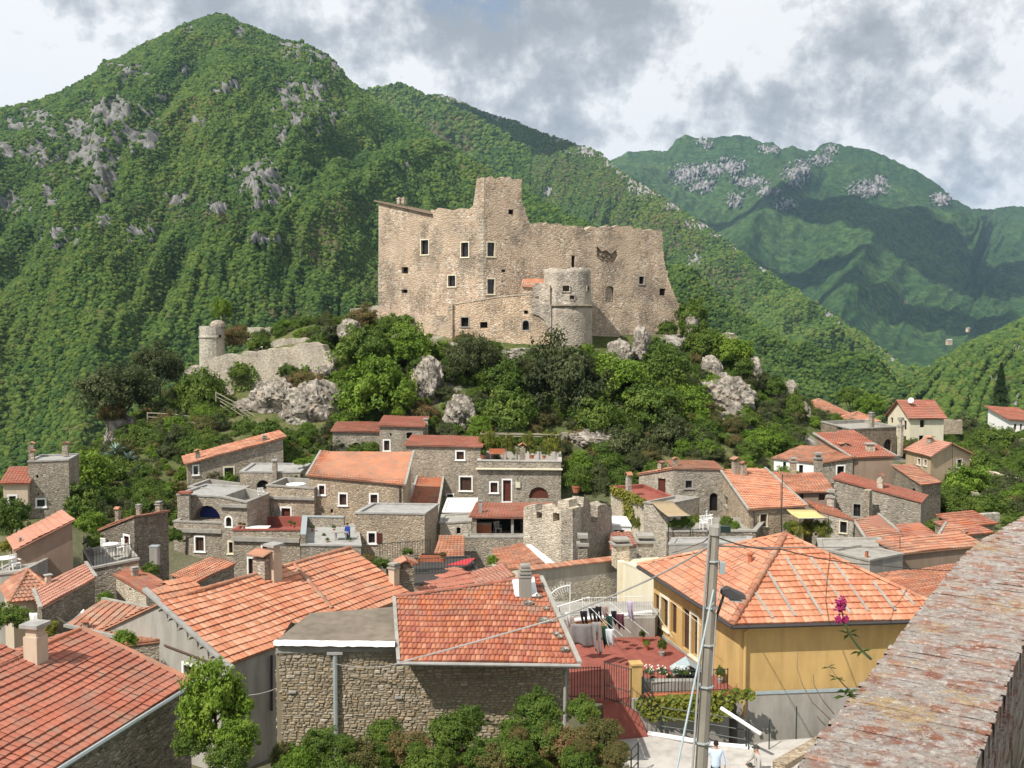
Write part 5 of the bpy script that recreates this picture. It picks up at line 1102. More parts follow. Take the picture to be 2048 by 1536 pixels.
m = MB(); c = P(372, 1042, 77.2); m.cbox(c, .7, .5, 2.2); m.build('pillar', M['stone'], r); m = MB(); m.cbox(c+ZV*2.2, 1.0, .7, .16); m.build('pillar_cap', M['t_red'], r)
r, pl, _c = H('lower storey of pale stone with a balcony parapet under the blue loggia', (347, 1042, 76.2), (445, 1045, 75.6), back=3, roof=('flat', 'concrete', .7), wins=[((391, 1074, 408, 1102), 'wb')], name='house')
band(r, pl['f'], 347, 445, 1063, .28, .22); pipe(r, pl['f'], [(390, 1066), (374, 1072), (372, 1135)], .06)
r, pl, _c = H('slim stone tower block with a white arched window between two balconies', (443, 993, 75), (494, 1004, 74.6), back=4, roof=('flat', 'concrete', .7), wins=[((452, 1034, 463, 1053), 'wa'), ((458, 1084, 466, 1106), 'cg')], name='house')
band(r, pl['f'], 440, 496, 1013, .22, .25)
r, pl, _c = H('stone block with a parapet terrace and white framed door beside the ladder', (533, 970, 79), (628, 976, 78.4), back=4, roof=('flat', 'concrete', .8), wins=[((563, 1016, 581, 1054), 'wd')])
band(r, pl['f'], 530, 630, 997, .22, .25); band(r, pl['f'], 530, 630, 1000, .05, .1)
H('shaded back wall of the recessed balcony between the two stone blocks', (490, 1004, 78), (545, 1010, 79.4), back=2, roof=('flat', 'concrete', .3), mat='stone_dark', name='wall', cat='wall')  # dark stone puts the recess's shade into the wall colour
r, pl, _c = H('stone house with a flower balcony parapet and two shuttered windows', (466, 1059, 73.4), (600, 1059, 72.8), back=5, roof=('flat', 'redfloor', .75), wins=[((525, 1091, 541, 1112), 'wb'), ((497, 1117, 519, 1150), 'wb')])
band(r, pl['f'], 466, 600, 1081, .32, .24)
r, pl, _c = H('big stone house with a broad orange roof in the middle of the village', (619, 950, 79), (806, 968, 78), D=(645, 905, 83.6), C=(822, 906, 83), roof=('tile', 't_or'), mat='stone_warm', wins=[((638, 971, 649, 989), 'wb'), ((679, 988, 693, 1010), 'wb'), ((741, 989, 755, 1006), 'wb'), ((661, 1018, 666, 1026), 'k')], ov=.2, verge=True)
pipe(r, pl['f'], [(800, 970), (800, 1040)])
H('narrow house with steep old red tiles squeezed beside the big orange roof', (812, 1028, 80.5), (873, 1032, 80.5), D=(836, 953, 87), C=(886, 953, 87), roof=('tile', 't_red'), ov=.05, verge=True)
r, pl, _c = H('boxy stone house with a pale flat roof and open red brown shutter', (710, 1025, 70), (849, 1027, 70), D=(744, 1006, 73.5), roof=('flat', 'slab', .1), mat='stone_warm', wins=[((737, 1066, 750, 1086), 'wgo')])
r, pl, _c = H('grey walled roof terrace with a table where a person in blue stands', (602, 1089, 66.5), (722, 1090, 66), D=(606, 1050, 73), C=(716, 1050, 72.5), roof=('flat', 'slab', .08), cat='terrace', name='terrace_house')
for (p, q) in (((602, 1089, 66.5), (606, 1050, 73)), ((606, 1050, 73), (690, 1051, 72.6))):
    a, b = P(*p), P(*q); m = MB(); sd = (b-a).cross(ZV).normalized()*.3; m.box(a-ZV*.1, b-a, sd, ZV*.75); m.build('parapet', M['stone'], r); m = MB(); m.box(a+ZV*.655-sd*.15, b-a, sd*1.3, ZV*.07); m.build('coping', M['zinc'], r)
H('small upper stone house with a thin tile strip and dark arch', (665, 862, 93), (764, 863, 93), back=3, rise=.5, roof=('tile', 't_brick'), wins=[((703, 885, 722, 908), 'ka')])
H('small upper stone house with a stepped tile strip and two little windows', (759, 851, 92), (846, 853, 92), back=4.5, rise=.45, roof=('tile', 't_brick'), wins=[((768, 881, 779, 901), 'wb'), ((813, 865, 824, 877), 'k'), ((780, 866, 783, 872), 'k')], chim=[(852, 836, 866, 8, 93.5, 'p')])
r, pl, _c = H('long stone house with a thin brick red roof edge under the castle rocks', (812, 890, 87), (961, 893, 86.4), back=3.5, rise=.42, roof=('tile', 't_brick'), wins=[((913, 903, 928, 919), 'wb'), ((920, 954, 943, 981), 'wb'), ((894, 989, 906, 1001), 'wg')])
r, pl, _c = H('stone house with roof terrace, white framed door and half round wooden shutter', (955, 920, 85.4), (1122, 922, 85), back=6, roof=('flat', 'pave', .75), wins=[((981, 965, 995, 985), 'wb'), ((1006, 960, 1022, 1003), 'wd'), ((1058, 974, 1097, 997), 'da')])
band(r, pl['f'], 952, 1125, 938, .10, .35, 'cream'); m = MB(); c = pl['f'].pt(*pl['f'].uv(1036, 975), .1); m.cbox(c, .42, .1, .5); m.build('wall_sign', M['cream'], r)
m = MB(); m.tube([c+ZV*.5, c+ZV*.95+pl['f'].N*.2], .03, 5); m.build('sign_bracket', M['iron'], r)
H('low annex with a bright white roof terrace in front of the long stone house', (885, 1023, 77), (950, 1023, 77), back=6, roof=('flat', 'white', .05), mat='stone')
H('tiny stone hut with a sloping stone slab roof left of the wooden loggia', (880, 1046, 73), (943, 1042, 73), back=2, rise=.25, roof=('flat', 'concrete', .05), mat='stone_pale', wins=[((913, 1055, 921, 1068), 'k')])
r, pl, _c = H('open loggia under a brick red roof with a wooden cabinet inside', (944, 1033, 72), (1049, 1035, 72), D=(957, 1007, 76), C=(1102, 1007, 76), roof=('tile', 't_brick'), mat='stone', wins=[((953, 1038, 1046, 1075), 'k')], reveal=2.2, chim=[(961, 1000, 1024, 6, 73, 'p', 'slab')])
q = pl['f']; u, v = q.uv(1022, 1074); m = MB(); m.box(q.pt(u, v, -.3), q.U*.2, ZV*1.5, q.N*.2); m.build('post', M['concrete'], r)
H('stone parapet wall in front of the open loggia', (927, 1074, 70.8), (1049, 1074, 70.8), back=1.1, roof=('flat', 'concrete', .1), mat='stone', name='terrace_wall', cat='wall')
H('little orange tiled lean-to roof behind the dark terrace', (866, 1116, 66), (928, 1116, 66), D=(880, 1073, 70), C=(929, 1073, 70), roof=('tile', 't_or'), ov=.02)
H('low house with orange tile rows and a white parapet left of the ruined tower', (1002, 1141, 58), (1088, 1128, 58), D=(985, 1100, 63), C=(1046, 1096, 63.5), roof=('tile', 't_or'), mat='cream', ov=.05)
a, b = P(1046, 1090, 63.2), P(1094, 1128, 57.8); m = MB(); sd = (b-a).cross(ZV).normalized(); m.box(a, b-a, -sd*.55, -ZV*.5); tag(m.build('parapet_wall', M['white'], None), 'sloping white parapet at the foot of the ruined tower', 'wall')
H('terrace with a dark grey floor, planters and a red mat behind the roofs', (775, 1172, 56), (965, 1152, 56.4), D=(800, 1118, 65), C=(938, 1112, 66), roof=('flat', 'gutter', .03), mat='stone', name='terrace_house', cat='terrace')
# ruined crenellated tower
a, b, c = P(1047, 1060, 66), P(1145, 1060, 63.3), P(1225, 1060, 67.5)
rt_ = thing('ruined_tower', 'roofless broken stone tower with jagged battlements in the village centre', 'ruin', (b.x, b.y, b.z-4)); p1, p2 = Plane(a, b), Plane(b, c)
m = MB(); o1 = pxpoly(p1, [(1047, 1135), (1145, 1150)])+rag(pxpoly(p1, [(1145, 1150), (1145, 1017), (1138, 1015), (1137, 1000), (1116, 1001), (1115, 1018), (1098, 1018), (1092, 1012), (1085, 1010), (1084, 1022), (1072, 1022), (1070, 1009), (1050, 1012), (1047, 1016)]), .08, .4, 3)[1:]
h1 = [hole_outline(p1.rect(1073, 1024, 1084, 1038), False), hole_outline(p1.rect(1106, 1026, 1119, 1044), False)]; face_poly(m, p1, o1, h1, .9, .9)
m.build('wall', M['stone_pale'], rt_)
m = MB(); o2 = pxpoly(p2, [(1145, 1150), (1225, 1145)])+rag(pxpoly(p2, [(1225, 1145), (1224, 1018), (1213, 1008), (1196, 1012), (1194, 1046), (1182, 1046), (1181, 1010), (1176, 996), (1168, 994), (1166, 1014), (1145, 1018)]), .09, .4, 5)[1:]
face_poly(m, p2, o2, (), .9); m.build('wall', M['stone'], rt_)  # greyer than the lit face: shade of this side put into the stone colour
for h_ in h1:
    m = MB(); m.add([p1.pt(u, v, -.88) for u, v in h_], [(0, 1, 2, 3)]); m.build('window', M['dark'], rt_)  # dark sheet behind each opening, shade given as colour
p3 = Plane(c-p2.N*.1, c-p2.N*.1+(a-b)); m = MB(); L3 = (a-b).length; z0 = c.z
face_poly(m, p3, rag([(0, -2.5), (L3, -2.5), (L3, 1.3), (L3*.7, 1.6), (L3*.6, .7), (L3*.4, .9), (L3*.3, 1.9), (0, 1.5), (0, -2.5)], .1, .4, 7)[:-1], (), .8); m.build('wall', M['stone'], rt_)
chimney(rt_, P(1165, 1150, 60.5), .55, 2.6, 's')
# long plastered wall with tile coping
a, b = P(1042, 1143, 55.6), P(1238, 1120, 59.5); wt = thing('courtyard_wall', 'long plastered wall with a tiled top behind the washing lines', 'wall', (a.x, a.y, a.z-4.5)); pw = Plane(a, b)
m = MB(); face_poly(m, pw, [(0, -5.5), (pw.len, -5.5), (pw.len, b.z-a.z), (0, 0)], (), .35); m.build('wall', M['greywall'], wt)
m = MB(); L = pw.len; face_poly(m, Plane(a+pw.N*.03, b+pw.N*.03), rag([(0, -5.5), (L, -5.5), (L, -1.6), (L*.8, -1.0), (L*.6, -1.2), (L*.4, -.9), (L*.2, -1.5), (0, -1.9), (0, -5.5)], .12, .5, 3)[:-1], (), .02); m.build('bare_stone_patch', M['stone_pale'], wt)
n = 30
for i in range(n):
    m = MB(); t0 = i/n; p = a+(b-a)*t0-pw.N*-.12; m.box(p, (b-a)*(.92/n), -pw.N*.62+ZV*.10, ZV*.07, .05+.9*random.random()); m.build('coping_tile', M['t_or'], wt)
r, pl, _c = H('cream plastered wall block with a pilaster left of the yellow house', (1236, 1119, 58.6), (1312, 1150, 51), back=2.5, roof=('flat', 'cream', .1), mat='cream', name='house')
m = MB(); c = P(1243, 1122, 57.6); m.cbox(c-ZV*3.2, .5, .4, 3.2, pl['f'].U); m.build('pilaster', M['cream'], r)
chimney(r, P(1241, 1120, 58.6), .85, 1.35, 's', 'stone_pale', Vector((1, .2, 0))); chimney(r, P(1290, 1120, 59.5), .9, 1.6, 's', 'stone_pale')
H('low house with a dull red hipped end in front of the dark terrace', (826, 1190, 51.5), (966, 1164, 54.5), D=(908, 1136, 58), C=(914, 1135, 58), roof=('tile', 't_brick'), mat='cream', ov=.03, row=.9)
r, pl, _c = H('small cream gabled house just behind the old tile roof and its chimney', (963, 1172, 53), (1026, 1154, 54), D=(925, 1150, 57), C=(1005, 1136, 58), roof=('tile', 't_pink'), mat='cream', ov=.1, wins=[((1008, 1166, 1015, 1176), 'g')])
# right half
H('stone house with a thin tile edge and arched dark doorway under the rocks', (1350, 937, 79), (1446, 939, 79), back=4, rise=.1, roof=('tile', 't_old'), wins=[((1371, 961, 1384, 976), 's'), ((1419, 986, 1436, 1023), 'ka')], ov=.12, chim=[(1351, 915, 936, 9, 80, 't')])
r, pl, _c = H('whitewashed stone house with a brown door and slanted tile edge', (1278, 949, 82), (1350, 937, 79.4), back=3, rise=.1, roof=('tile', 't_or'), eave='l', mat='stone_pale', wins=[((1316, 957, 1331, 991), 'd')], ov=.12, chim=[(1321, 922, 942, 9, 81, 't')])
r, pl, _c = H('pale wall draped with creeper below a small red roof terrace', (1222, 973, 80), (1302, 1008, 74), back=3, rise=0, roof=('flat', 'redfloor', .25), mat='stone_pale', chim=[(1257, 944, 985, 9, 77.5, 't', 'stone_pale')])
H('pale stepped wall block left of the brown awning', (1288, 1004, 73.6), (1336, 1008, 72), back=4, roof=('flat', 'concrete', .2), mat='stone_pale')
H('small white flat roofed house with a grey paned window behind the ruined tower', (1222, 1049, 68), (1262, 1051, 68), back=3, roof=('flat', 'white', .08), mat='white', wins=[((1228, 1060, 1249, 1076), 'g')])
H('low red roof slope right of the ruined tower', (1222, 1100, 63.5), (1275, 1090, 64), D=(1222, 1068, 67), C=(1258, 1070, 67), roof=('tile', 't_brick'), ov=.05)
H('grey stone garden terrace wall with plants and a white chair on top', (1333, 1062, 70), (1512, 1061, 67.5), back=5, roof=('flat', 'concrete', .35), mat='stone_dark', name='terrace_house', cat='terrace')
H('lower concrete ledge below the garden terrace', (1338, 1088, 66), (1500, 1085, 64.5), back=2, roof=('flat', 'slab', .08), mat='greywall', name='terrace_wall', cat='wall')
r, pl, _c = H('rubble gabled house with the large clean orange roof right of centre', (1500, 1018, 70), (1608, 1011, 71.5), D=(1446, 942, 79), C=(1527, 939, 80), roof=('tile', 't_or2'), mat='stone_warm', wins=[((1520, 1028, 1534, 1053), 'tcb')], lwins=[((1448, 992, 1456, 1012), 's')], ov=.2, verge=True, chim=[(1472, 914, 945, 13, 78.4, 't'), (1487, 923, 948, 9, 78, 't')])
pipe(r, pl['f'], [(1507, 1022), (1507, 1085)], .05)
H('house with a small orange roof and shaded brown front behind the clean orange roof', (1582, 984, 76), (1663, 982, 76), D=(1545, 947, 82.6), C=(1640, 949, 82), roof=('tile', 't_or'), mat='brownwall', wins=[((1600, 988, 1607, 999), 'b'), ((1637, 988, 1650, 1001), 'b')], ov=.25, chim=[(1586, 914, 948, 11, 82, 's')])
H('house with a low dark red roof slope and pale shuttered side beside the yellow awning', (1640, 1023, 71), (1706, 1040, 69.5), D=(1608, 1001, 74), roof=('tile', 't_red'), mat='stone_pale', wins=[((1680, 1043, 1694, 1066), 'tcs')], ov=.1)
H('house with ragged orange roof over white walls behind the others at right', (1548, 916, 92), (1638, 926, 90), D=(1604, 892, 96), roof=('tile', 't_or'), mat='white', wins=[((1566, 924, 1572, 944), 'k'), ((1598, 930, 1606, 948), 'k')], ov=.2)
H('stone house front with a tall white framed door and tile edge above', (1640, 926, 89.4), (1706, 915, 89.8), D=(1600, 900, 95), roof=('tile', 't_or'), mat='stone', wins=[((1674, 932, 1688, 966), 'wk')], ov=.2, chim=[(1636, 905, 948, 13, 87.4, 's')])
H('house with a large plain brick red roof above the others at right', (1707, 915, 90), (1786, 912, 90), D=(1633, 869, 96.5), C=(1706, 868, 97), roof=('tile', 't_brick'), mat='brownwall', ov=.2, verge=True, chim=[(1740, 886, 908, 15, 91.5, 'p', 'stone_pale'), (1688, 885, 905, 14, 93, 't', 'stone_pale')])
H('cream tall house with a red gabled roof standing alone at right', (1820, 834, 118), (1888, 834, 119), D=(1776, 829, 124), roof=('gable', 't_brick', 1.9), mat='cream', wins=[((1840, 840, 1849, 855), 'k'), ((1838, 871, 1847, 883), 'k')], lwins=[((1781, 835, 1786, 846), 'k'), ((1807, 841, 1813, 860), 'k'), ((1806, 872, 1812, 886), 'k')], ov=.35)
H('beige house with a wide orange hipped roof beyond the hill end', (1616, 827, 130), (1697, 829, 130), back=8, roof=('hip', 't_or', 1.7), mat='beige', wins=[((1645, 833, 1652, 843), 'k'), ((1672, 834, 1678, 843), 'k')], ov=.4)
H('small house showing only a peaked orange roof behind the flat stone building', (1696, 842, 122), (1756, 843, 122), back=4, roof=('hip', 't_or', 1.0), mat='stone', ov=.3)
r, pl, _c = H('flat roofed dark stone building with an arched window at right', (1702, 858, 104), (1793, 853, 108), D=(1642, 843, 111), roof=('flat', 'concrete', .35), mat='stone_dark', wins=[((1768, 878, 1783, 906), 'ga')], lwins=[((1673, 855, 1684, 860), 'k')], chim=[(1743, 824, 848, 8, 108, 's'), (1800, 834, 905, 8, 105, 's', 'stone_pale')])
H('beige house with a gable facing the village and pale side wall', (1862, 911, 98), (1940, 906, 101), D=(1812, 899, 105), roof=('gablef', 't_pink', 1.1), mat='beige', wins=[((1914, 919, 1924, 935), 'tw')], lwins=[((1835, 917, 1841, 930), 'tw'), ((1848, 919, 1854, 932), 'tw')], ov=.3, chim=[(1860, 872, 888, 10, 103, 't')])
r, pl, _c = H('narrow tall stone house with a ragged rubble tile roof at right', (1843, 970, 82), (1882, 966, 84), D=(1786, 932, 89), roof=('tile', 't_old'), mat='stone_dark', ov=.12, lwins=[((1824, 976, 1832, 990), 'ka')])
r, pl, _c = H('long stone house wall with a slanting top, buttress and one window at right', (1668, 958, 80.5), (1842, 1004, 77), back=3, rise=.1, roof=('tile', 't_brick'), mat='stone', wins=[((1707, 1008, 1721, 1033), 'sg')], ov=.12, chim=[(1760, 946, 985, 11, 79.6, 't', 'stone_pale'), (1662, 978, 1035, 14, 73, 's', 'stone_pale')])
a = P(1734, 1045, 77.5); m = MB(); m.cbox((a.x, a.y, a.z-2), .5, 1.1, 4.6, pl['f'].U); m.build('buttress', M['stone'], r)
H('low house with a broad mossy red tile slope below the long stone wall', (1742, 1094, 64), (1822, 1086, 66), D=(1708, 1042, 70), C=(1756, 1030, 72), roof=('tile', 't_old'), ov=.05, verge=True)
H('low house with worn red tiles next to the mossy slope at right', (1818, 1085, 64.5), (1886, 1079, 66.5), D=(1792, 1050, 70), C=(1840, 1046, 71), roof=('tile', 't_red'), ov=.05)
H('low house with a small orange roof left of the satellite dish', (1872, 1081, 66), (1918, 1076, 68), D=(1893, 1047, 72), C=(1942, 1057, 73), roof=('tile', 't_or'), ov=.05, verge=True)
H('long low house with an orange roof edge over a brown wall near the parapet', (1803, 1107, 58), (1968, 1090, 60), back=2, rise=.3, roof=('tile', 't_or'), mat='brownwall', ov=.15)
H('grey plaster shed with a small red chimney pot behind the yellow house', (1740, 1120, 56), (1806, 1107, 57.6), back=3, roof=('flat', 'concrete', .1), mat='greywall', chim=[(1733, 1100, 1118, 5, 57, 'p', 'terra')])
H('house roof with close orange tile rows touching the brick parapet', (1840, 1204, 44), (1995, 1178, 46), D=(1760, 1150, 53), C=(1945, 1130, 55), roof=('tile', 't_or'), mat='stone', ov=.1)
H('small red tile strip roof on the slope beyond the satellite dish', (1922, 1054, 78), (1990, 1046, 79), back=2.5, rise=.45, roof=('tile', 't_red'), mat='stone')
H('low shed with a red roof right of the satellite dish', (1922, 1072, 70), (1985, 1065, 71), back=2.5, rise=.5, roof=('tile', 't_red'), mat='stone_dark', ov=.1)
H('grey flat roofed shed with a dark opening behind the yellow house ridge', (1640, 1100, 62), (1772, 1098, 61), back=3.5, roof=('flat', 'concrete', .1), mat='stone_dark')
H('house with a red roof cut off by the right edge of the view', (2020, 838, 150), (2080, 842, 150), back=7, rise=1.3, roof=('tile', 't_brick'), mat='white', wins=[((2028, 848, 2033, 860), 'k'), ((2040, 848, 2044, 860), 'k')], ov=.5)
ruin('pale ruined wall standing in the grass right of the cream house', (1884, 850, 135), (1925, 850, 135), [(1884, 868), (1925, 868), (1925, 840), (1884, 840)], .8, 'stone')
for i, pts in enumerate([((1880, 905, 115), (1960, 925, 108)), ((1940, 935, 104), (2040, 960, 98)), ((1950, 880, 130), (2060, 872, 135)), ((1900, 1035, 80), (2000, 1025, 82)), ((1890, 945, 100), (1960, 1000, 88))]):
    a, b = P(*pts[0]), P(*pts[1]); a.z = G(a.x, a.y)+.7; b.z = G(b.x, b.y)+.7; pl = Plane(a, b); m = MB(); L = pl.len
    face_poly(m, pl, rag([(0, -2), (L, -2+b.z-a.z), (L, b.z-a.z), (0, 0), (0, -2)], .12, .7, i)[:-1], (), .5)
    w_ = thing('field_wall', ['dry stone wall running down from the beige gabled house', 'dry stone terrace wall across the middle of the right hand field', 'highest dry stone wall in the field below the conifer', 'stone wall along the lane below the narrow stone house', 'dry stone wall left of the large bright bush'][i], 'wall', a); m.build('wall', M['stone_pale'], w_)
# ================================================================ FOREGROUND HOUSES
def solve_perp(E, e, px):
    """point above the line through E (direction e), perpendicular to it in plan, seen at px"""
    n = Vector((-e.y, e.x, 0)); r = ray(*px); det = n.x*(-r.y)-n.y*(-r.x)
    s = ((-E.x)*(-r.y)-(-E.y)*(-r.x))/det; t = (n.x*(-E.y)-n.y*(-E.x))/det
    s = None
    # E.xy + s n = t r.xy
    A_ = np.array([[n.x, -r.x], [n.y, -r.y]]); s, t = np.linalg.solve(A_, [-E.x, -E.y]); return Vector((r.x*t, r.y*t, r.z*t)), s, n
def on_plane(px, p, n):
    r = ray(*px); return r*(p.dot(n)/r.dot(n))
# the house with the wide brick red roof, lower left
Er = P(380, 1367, 32); El = PZ(110, 1536, Er.z); e = (Er-El).normalized(); Tr, s_, n_ = solve_perp(Er, e, (160, 1262))
_hv = (lambda v: v)
def HV(label, a, b, d, c=None, **k):
    """house() from world points"""
    global P, PZ
    def as_px(v): return (*proj(v), v.y)
    return house(label, as_px(a), as_px(b), D=as_px(d), C=as_px(c) if c is not None else None, **k)
A0 = Er-e*13; back = Tr-Er; dd = flat(back)*2; rise_ = back.z
r, pl, cs = HV('house with the widest brick red tile roof and tall plain chimney at the bottom left', A0, Er, A0+dd, roof=('gable', 't_brick', rise_), mat='stone_dark', ov=.02, objs=300, col=.25, row=.30, lip=.05, rh=.012, base=7)
for i, q in enumerate([(A0-flat(back)*0, Er)]): pass
m = MB(); m.tube([A0+Vector((.12, 0, -.03)), Er+Vector((.12, 0, -.03))], .07, 6); m.build('gutter', M['zinc'], r)
m = MB(); sd = (Tr-Er); m.box(Er-e*.02+ZV*.03, sd*1.02, e*.28, ZV*.05); m.build('verge', M['t_or'], r)
tch = next(k*.02 for k in range(900) if proj(Tr-e*(k*.02))[0] < 50); chimney(r, Tr-e*tch-ZV*.35-flat(back)*.1, .5, 1.45, 'p', 'tanwall', e)
m = MB(); b0 = Tr-e*(tch*.82)+ZV*.05; m.tube([b0, Tr-e*.05+ZV*.05], .09, 8); m.build('ridge_tile', M['terra'], r)
u0 = Tr-e*(tch+.1); HV('upper wing carrying the red roof on past the tall plain chimney', A0+back, u0, A0+back+flat(back)*.9+ZV*rise_*.9, roof=('tile', 't_brick'), mat='stone_dark', ov=.01, col=.25, row=.30, lip=.05, rh=.012, base=7)
# big orange roof centre left
A1 = P(460, 1325, 40); B1 = PZ(822, 1190, A1.z); e = (B1-A1).normalized(); T1, s_, n_ = solve_perp(A1, e, (326, 1204)); back = T1-A1
r, pl, cs = HV('grey gabled house with the biggest orange roof, left of the old tiled stone house', A1, B1, A1+flat(back)*2, roof=('gable', 't_or2', back.z), mat='greywall', ov=.12, objs=300, col=.26, row=.40, lip=.06, rh=.014, base=6.5,
    lwins=[((368, 1333, 402, 1358), 'wb')], verge=False)
nrm = (B1-A1).cross(back).normalized(); Tx = on_plane((301, 1181), A1, nrm); Ty = on_plane((378, 1154), A1, nrm); Tz = on_plane((412, 1184), A1, nrm)
tile_plane(r, [T1+ZV*.04, Tz+ZV*.04, Ty+ZV*.04, Tx+ZV*.04], M['t_or2'], .26, .40, lip=.06, h=.014, name='roof_extension')
m = MB(); a_ = A1-e*.3+nrm*.0; m.box(a_-back*.08-ZV*.05, back*1.32, e*.26, ZV*.12); m.build('verge_board', M['slab'], r)
for k in range(7):
    m = MB(); c = A1-e*.18+back*(.02+k*.155)-ZV*.2; m.cbox(c, .5, .1, .1, e); m.build('rafter_end', M['wood'], r)
s0 = on_plane((588, 1131), A1, nrm); s1 = on_plane((664, 1219), A1, nrm); ridge_caps(r, s0+ZV*.08, s1+ZV*.08, M['t_old'], .11, .4)
ridge_caps(r, T1+e*1.2+ZV*.08, T1+flat(B1-A1)+ZV*.08, M['t_or'], .12, .45)
pipe(r, pl['f'], [(540, 1310), (540, 1420)], .06); m = MB(); a_, b_ = pl['l'].pt(*pl['l'].uv(330, 1290), .03), pl['l'].pt(*pl['l'].uv(450, 1335), .03); m.tube([a_, b_], .05, 5); m.build('cornice', M['brown'], r)
m = MB(); m.tube([A1+nrm*.0-ZV*.06, B1-ZV*.06], .06, 6); m.build('gutter', M['gutter'], r)
chimney(r, T1+flat(B1-A1)*.99-flat(back)*.75-ZV*back.z*.7, .38, 1.0, 's', 'tanwall', e)
chb = P(812, 1172, 51.5); chimney(r, chb+ZV*-.2, .75, 1.7, 't', 'stone_dark', Vector((1, .3, 0)))
for x, y, w, h_, k_ in [(548, 1140, .55, 1.5, 'p'), (530, 1138, .8, 1.1, 't')]:
    chimney(r, P(x, y+8, 47), w, h_, k_, 'tanwall' if k_ == 'p' else 'stone', e)
# old tiled stone house, centre foreground
def stones_on(root, pl, poly, n_obj=300, sz=(.12, .34), hh=(.07, .15), seed=1, mat='stonepiece', skip=()):
    """rubble laid piece by piece over a wall face"""
    rg = random.Random(seed); us = [p[0] for p in poly]; vs_ = [p[1] for p in poly]; out = []; v = min(vs_)
    def inside(u, w):
        c_ = False; k = len(poly)
        for i in range(k):
            (x1, y1), (x2, y2) = poly[i], poly[(i+1) % k]
            if (y1 > w) != (y2 > w) and u < (x2-x1)*(w-y1)/(y2-y1)+x1: c_ = not c_
        return c_
    while v < max(vs_):
        h = rg.uniform(*hh); u = min(us)+rg.uniform(0, .2)
        while u < max(us):
            w = rg.uniform(*sz)*(h/.11)**.5
            split = rg.random() < .22
            for (va, ha) in ([(v, h*.52), (v+h*.52, h*.48)] if split else [(v, h)]):
                cu, cv = u+w/2, va+ha/2+.02*math.sin(u*2.3)
                if inside(cu-w*.4, cv) and inside(cu+w*.4, cv) and not any(a <= cu <= c_ and b <= cv <= d_ for a, b, c_, d_ in skip): out.append((cu, cv+rg.uniform(-.01, .01), (w-.024)*rg.uniform(.86, 1), (ha-.018)*rg.uniform(.8, 1)))
            u += w
        v += h
    out.sort(key=lambda s: -s[2]*s[3]); rest = MB()
    for i, (cu, cv, w, h) in enumerate(out):
        m = MB() if i < n_obj else rest; j = lambda k=.18: rg.uniform(-k, k); o_ = rg.uniform(.012, .05)
        c0 = [(-w/2*(1+j(.05)), -h/2*(1+j())), (0+j(.1)*w, -h/2*1.05), (w/2, -h/2*(1+j())), (w/2, h/2*(1+j())), (j(.1)*w, h/2*1.05), (-w/2, h/2*(1+j()))]
        base = [pl.pt(cu+a, cv+b, -.01) for a, b in c0]; top = [pl.pt(cu+a*.76, cv+b*.68, o_*(1+j(.25))) for a, b in c0]
        m.add(base+top, [(6, 7, 8, 9, 10, 11)]+[(k, (k+1) % 6, 6+(k+1) % 6, 6+k) for k in range(6)], max(.01, rg.random()))
        if i < n_obj: m.build('stone', M[mat], root)
    if rest.v: rest.build('rubble', M[mat], root)['kind'] = 'stuff'
def piece_mat(name, cols, mossy=.3):
    m, t = material(name, .95, .08); at = t.n('ShaderNodeAttribute', attribute_name='rnd'); n = len(cols)
    col = t.ramp(at.outputs['Fac'], [(i/(n-1), c) for i, c in enumerate(cols)]); nz = t.noise(t.co, 12, 7, .72); lg = t.noise(t.co, 1.1, 4, .6)
    col = t.mix(.75, col, t.mix(nz, (.1,)*3, (.9,)*3), 'OVERLAY'); col = t.mix(t.ramp(lg, [(.5, 0.0), (.7, mossy)]), col, (.14, .12, .075)); t.set(t.b, 'Base Color', col); bump(t, nz, .7, .03); return m
M['stonepiece'] = piece_mat('warm_field_stone', [(.30, .24, .16), (.40, .34, .25), (.25, .20, .135), (.46, .41, .33), (.36, .27, .165), (.33, .29, .23)])
M['mortar'] = plaster('crumbling_mortar', (.27, .225, .16), .3, .4)
wa, wb = P(552, 1300, 34), P(1138, 1300, 34.6); zb = -18.5
old = thing('stone_house', 'old rubble stone house with individually coloured red tiles and a mossy concrete slab roof', 'house', (-2, 36, zb))
pf = Plane(Vector((wa.x, wa.y, zb)), Vector((wb.x, wb.y, zb))); tz = P(552, 1287, 34).z; tz2 = P(800, 1330, 34).z
us = pf.uv(795, 1300)[0]; m = MB()
face_poly(m, pf, [(0, 0), (pf.len, 0), (pf.len, tz2-zb), (us, tz2-zb), (us, tz-zb), (0, tz-zb)]); dp = 3.4
for (p, q, za, zc) in ((pf.pt(pf.len, 0), pf.pt(pf.len, 0, -dp), tz2, tz2+1.0), (pf.pt(pf.len, 0, -dp), pf.pt(0, 0, -dp), tz-.3, tz-.3), (pf.pt(0, 0, -dp), pf.pt(0, 0), tz-.2, tz-.1)):
    pq = Plane(p, q); face_poly(m, pq, [(0, 0), (pq.len, 0), (pq.len, zc-zb), (0, za-zb)])
m.build('wall', M['mortar'], old)
stones_on(old, pf, [(0.02, 1.0), (pf.len, 1.0), (pf.len, tz2-zb-.05), (us, tz2-zb-.05), (us, tz-zb-.35), (0.02, tz-zb-.35)], seed=3)
pls = Plane(pf.pt(0, 0, -dp), pf.pt(0, 0)); stones_on(old, pls, [(0, 1.0), (dp, 1.0), (dp, tz-zb-.35), (0, tz-zb-.35)], 0, seed=5)
prt = Plane(pf.pt(pf.len, 0), pf.pt(pf.len, 0, -dp)); stones_on(old, prt, [(0, 1.0), (dp, 1.0), (dp, tz2-zb), (0, tz2-zb)], 0, seed=6)
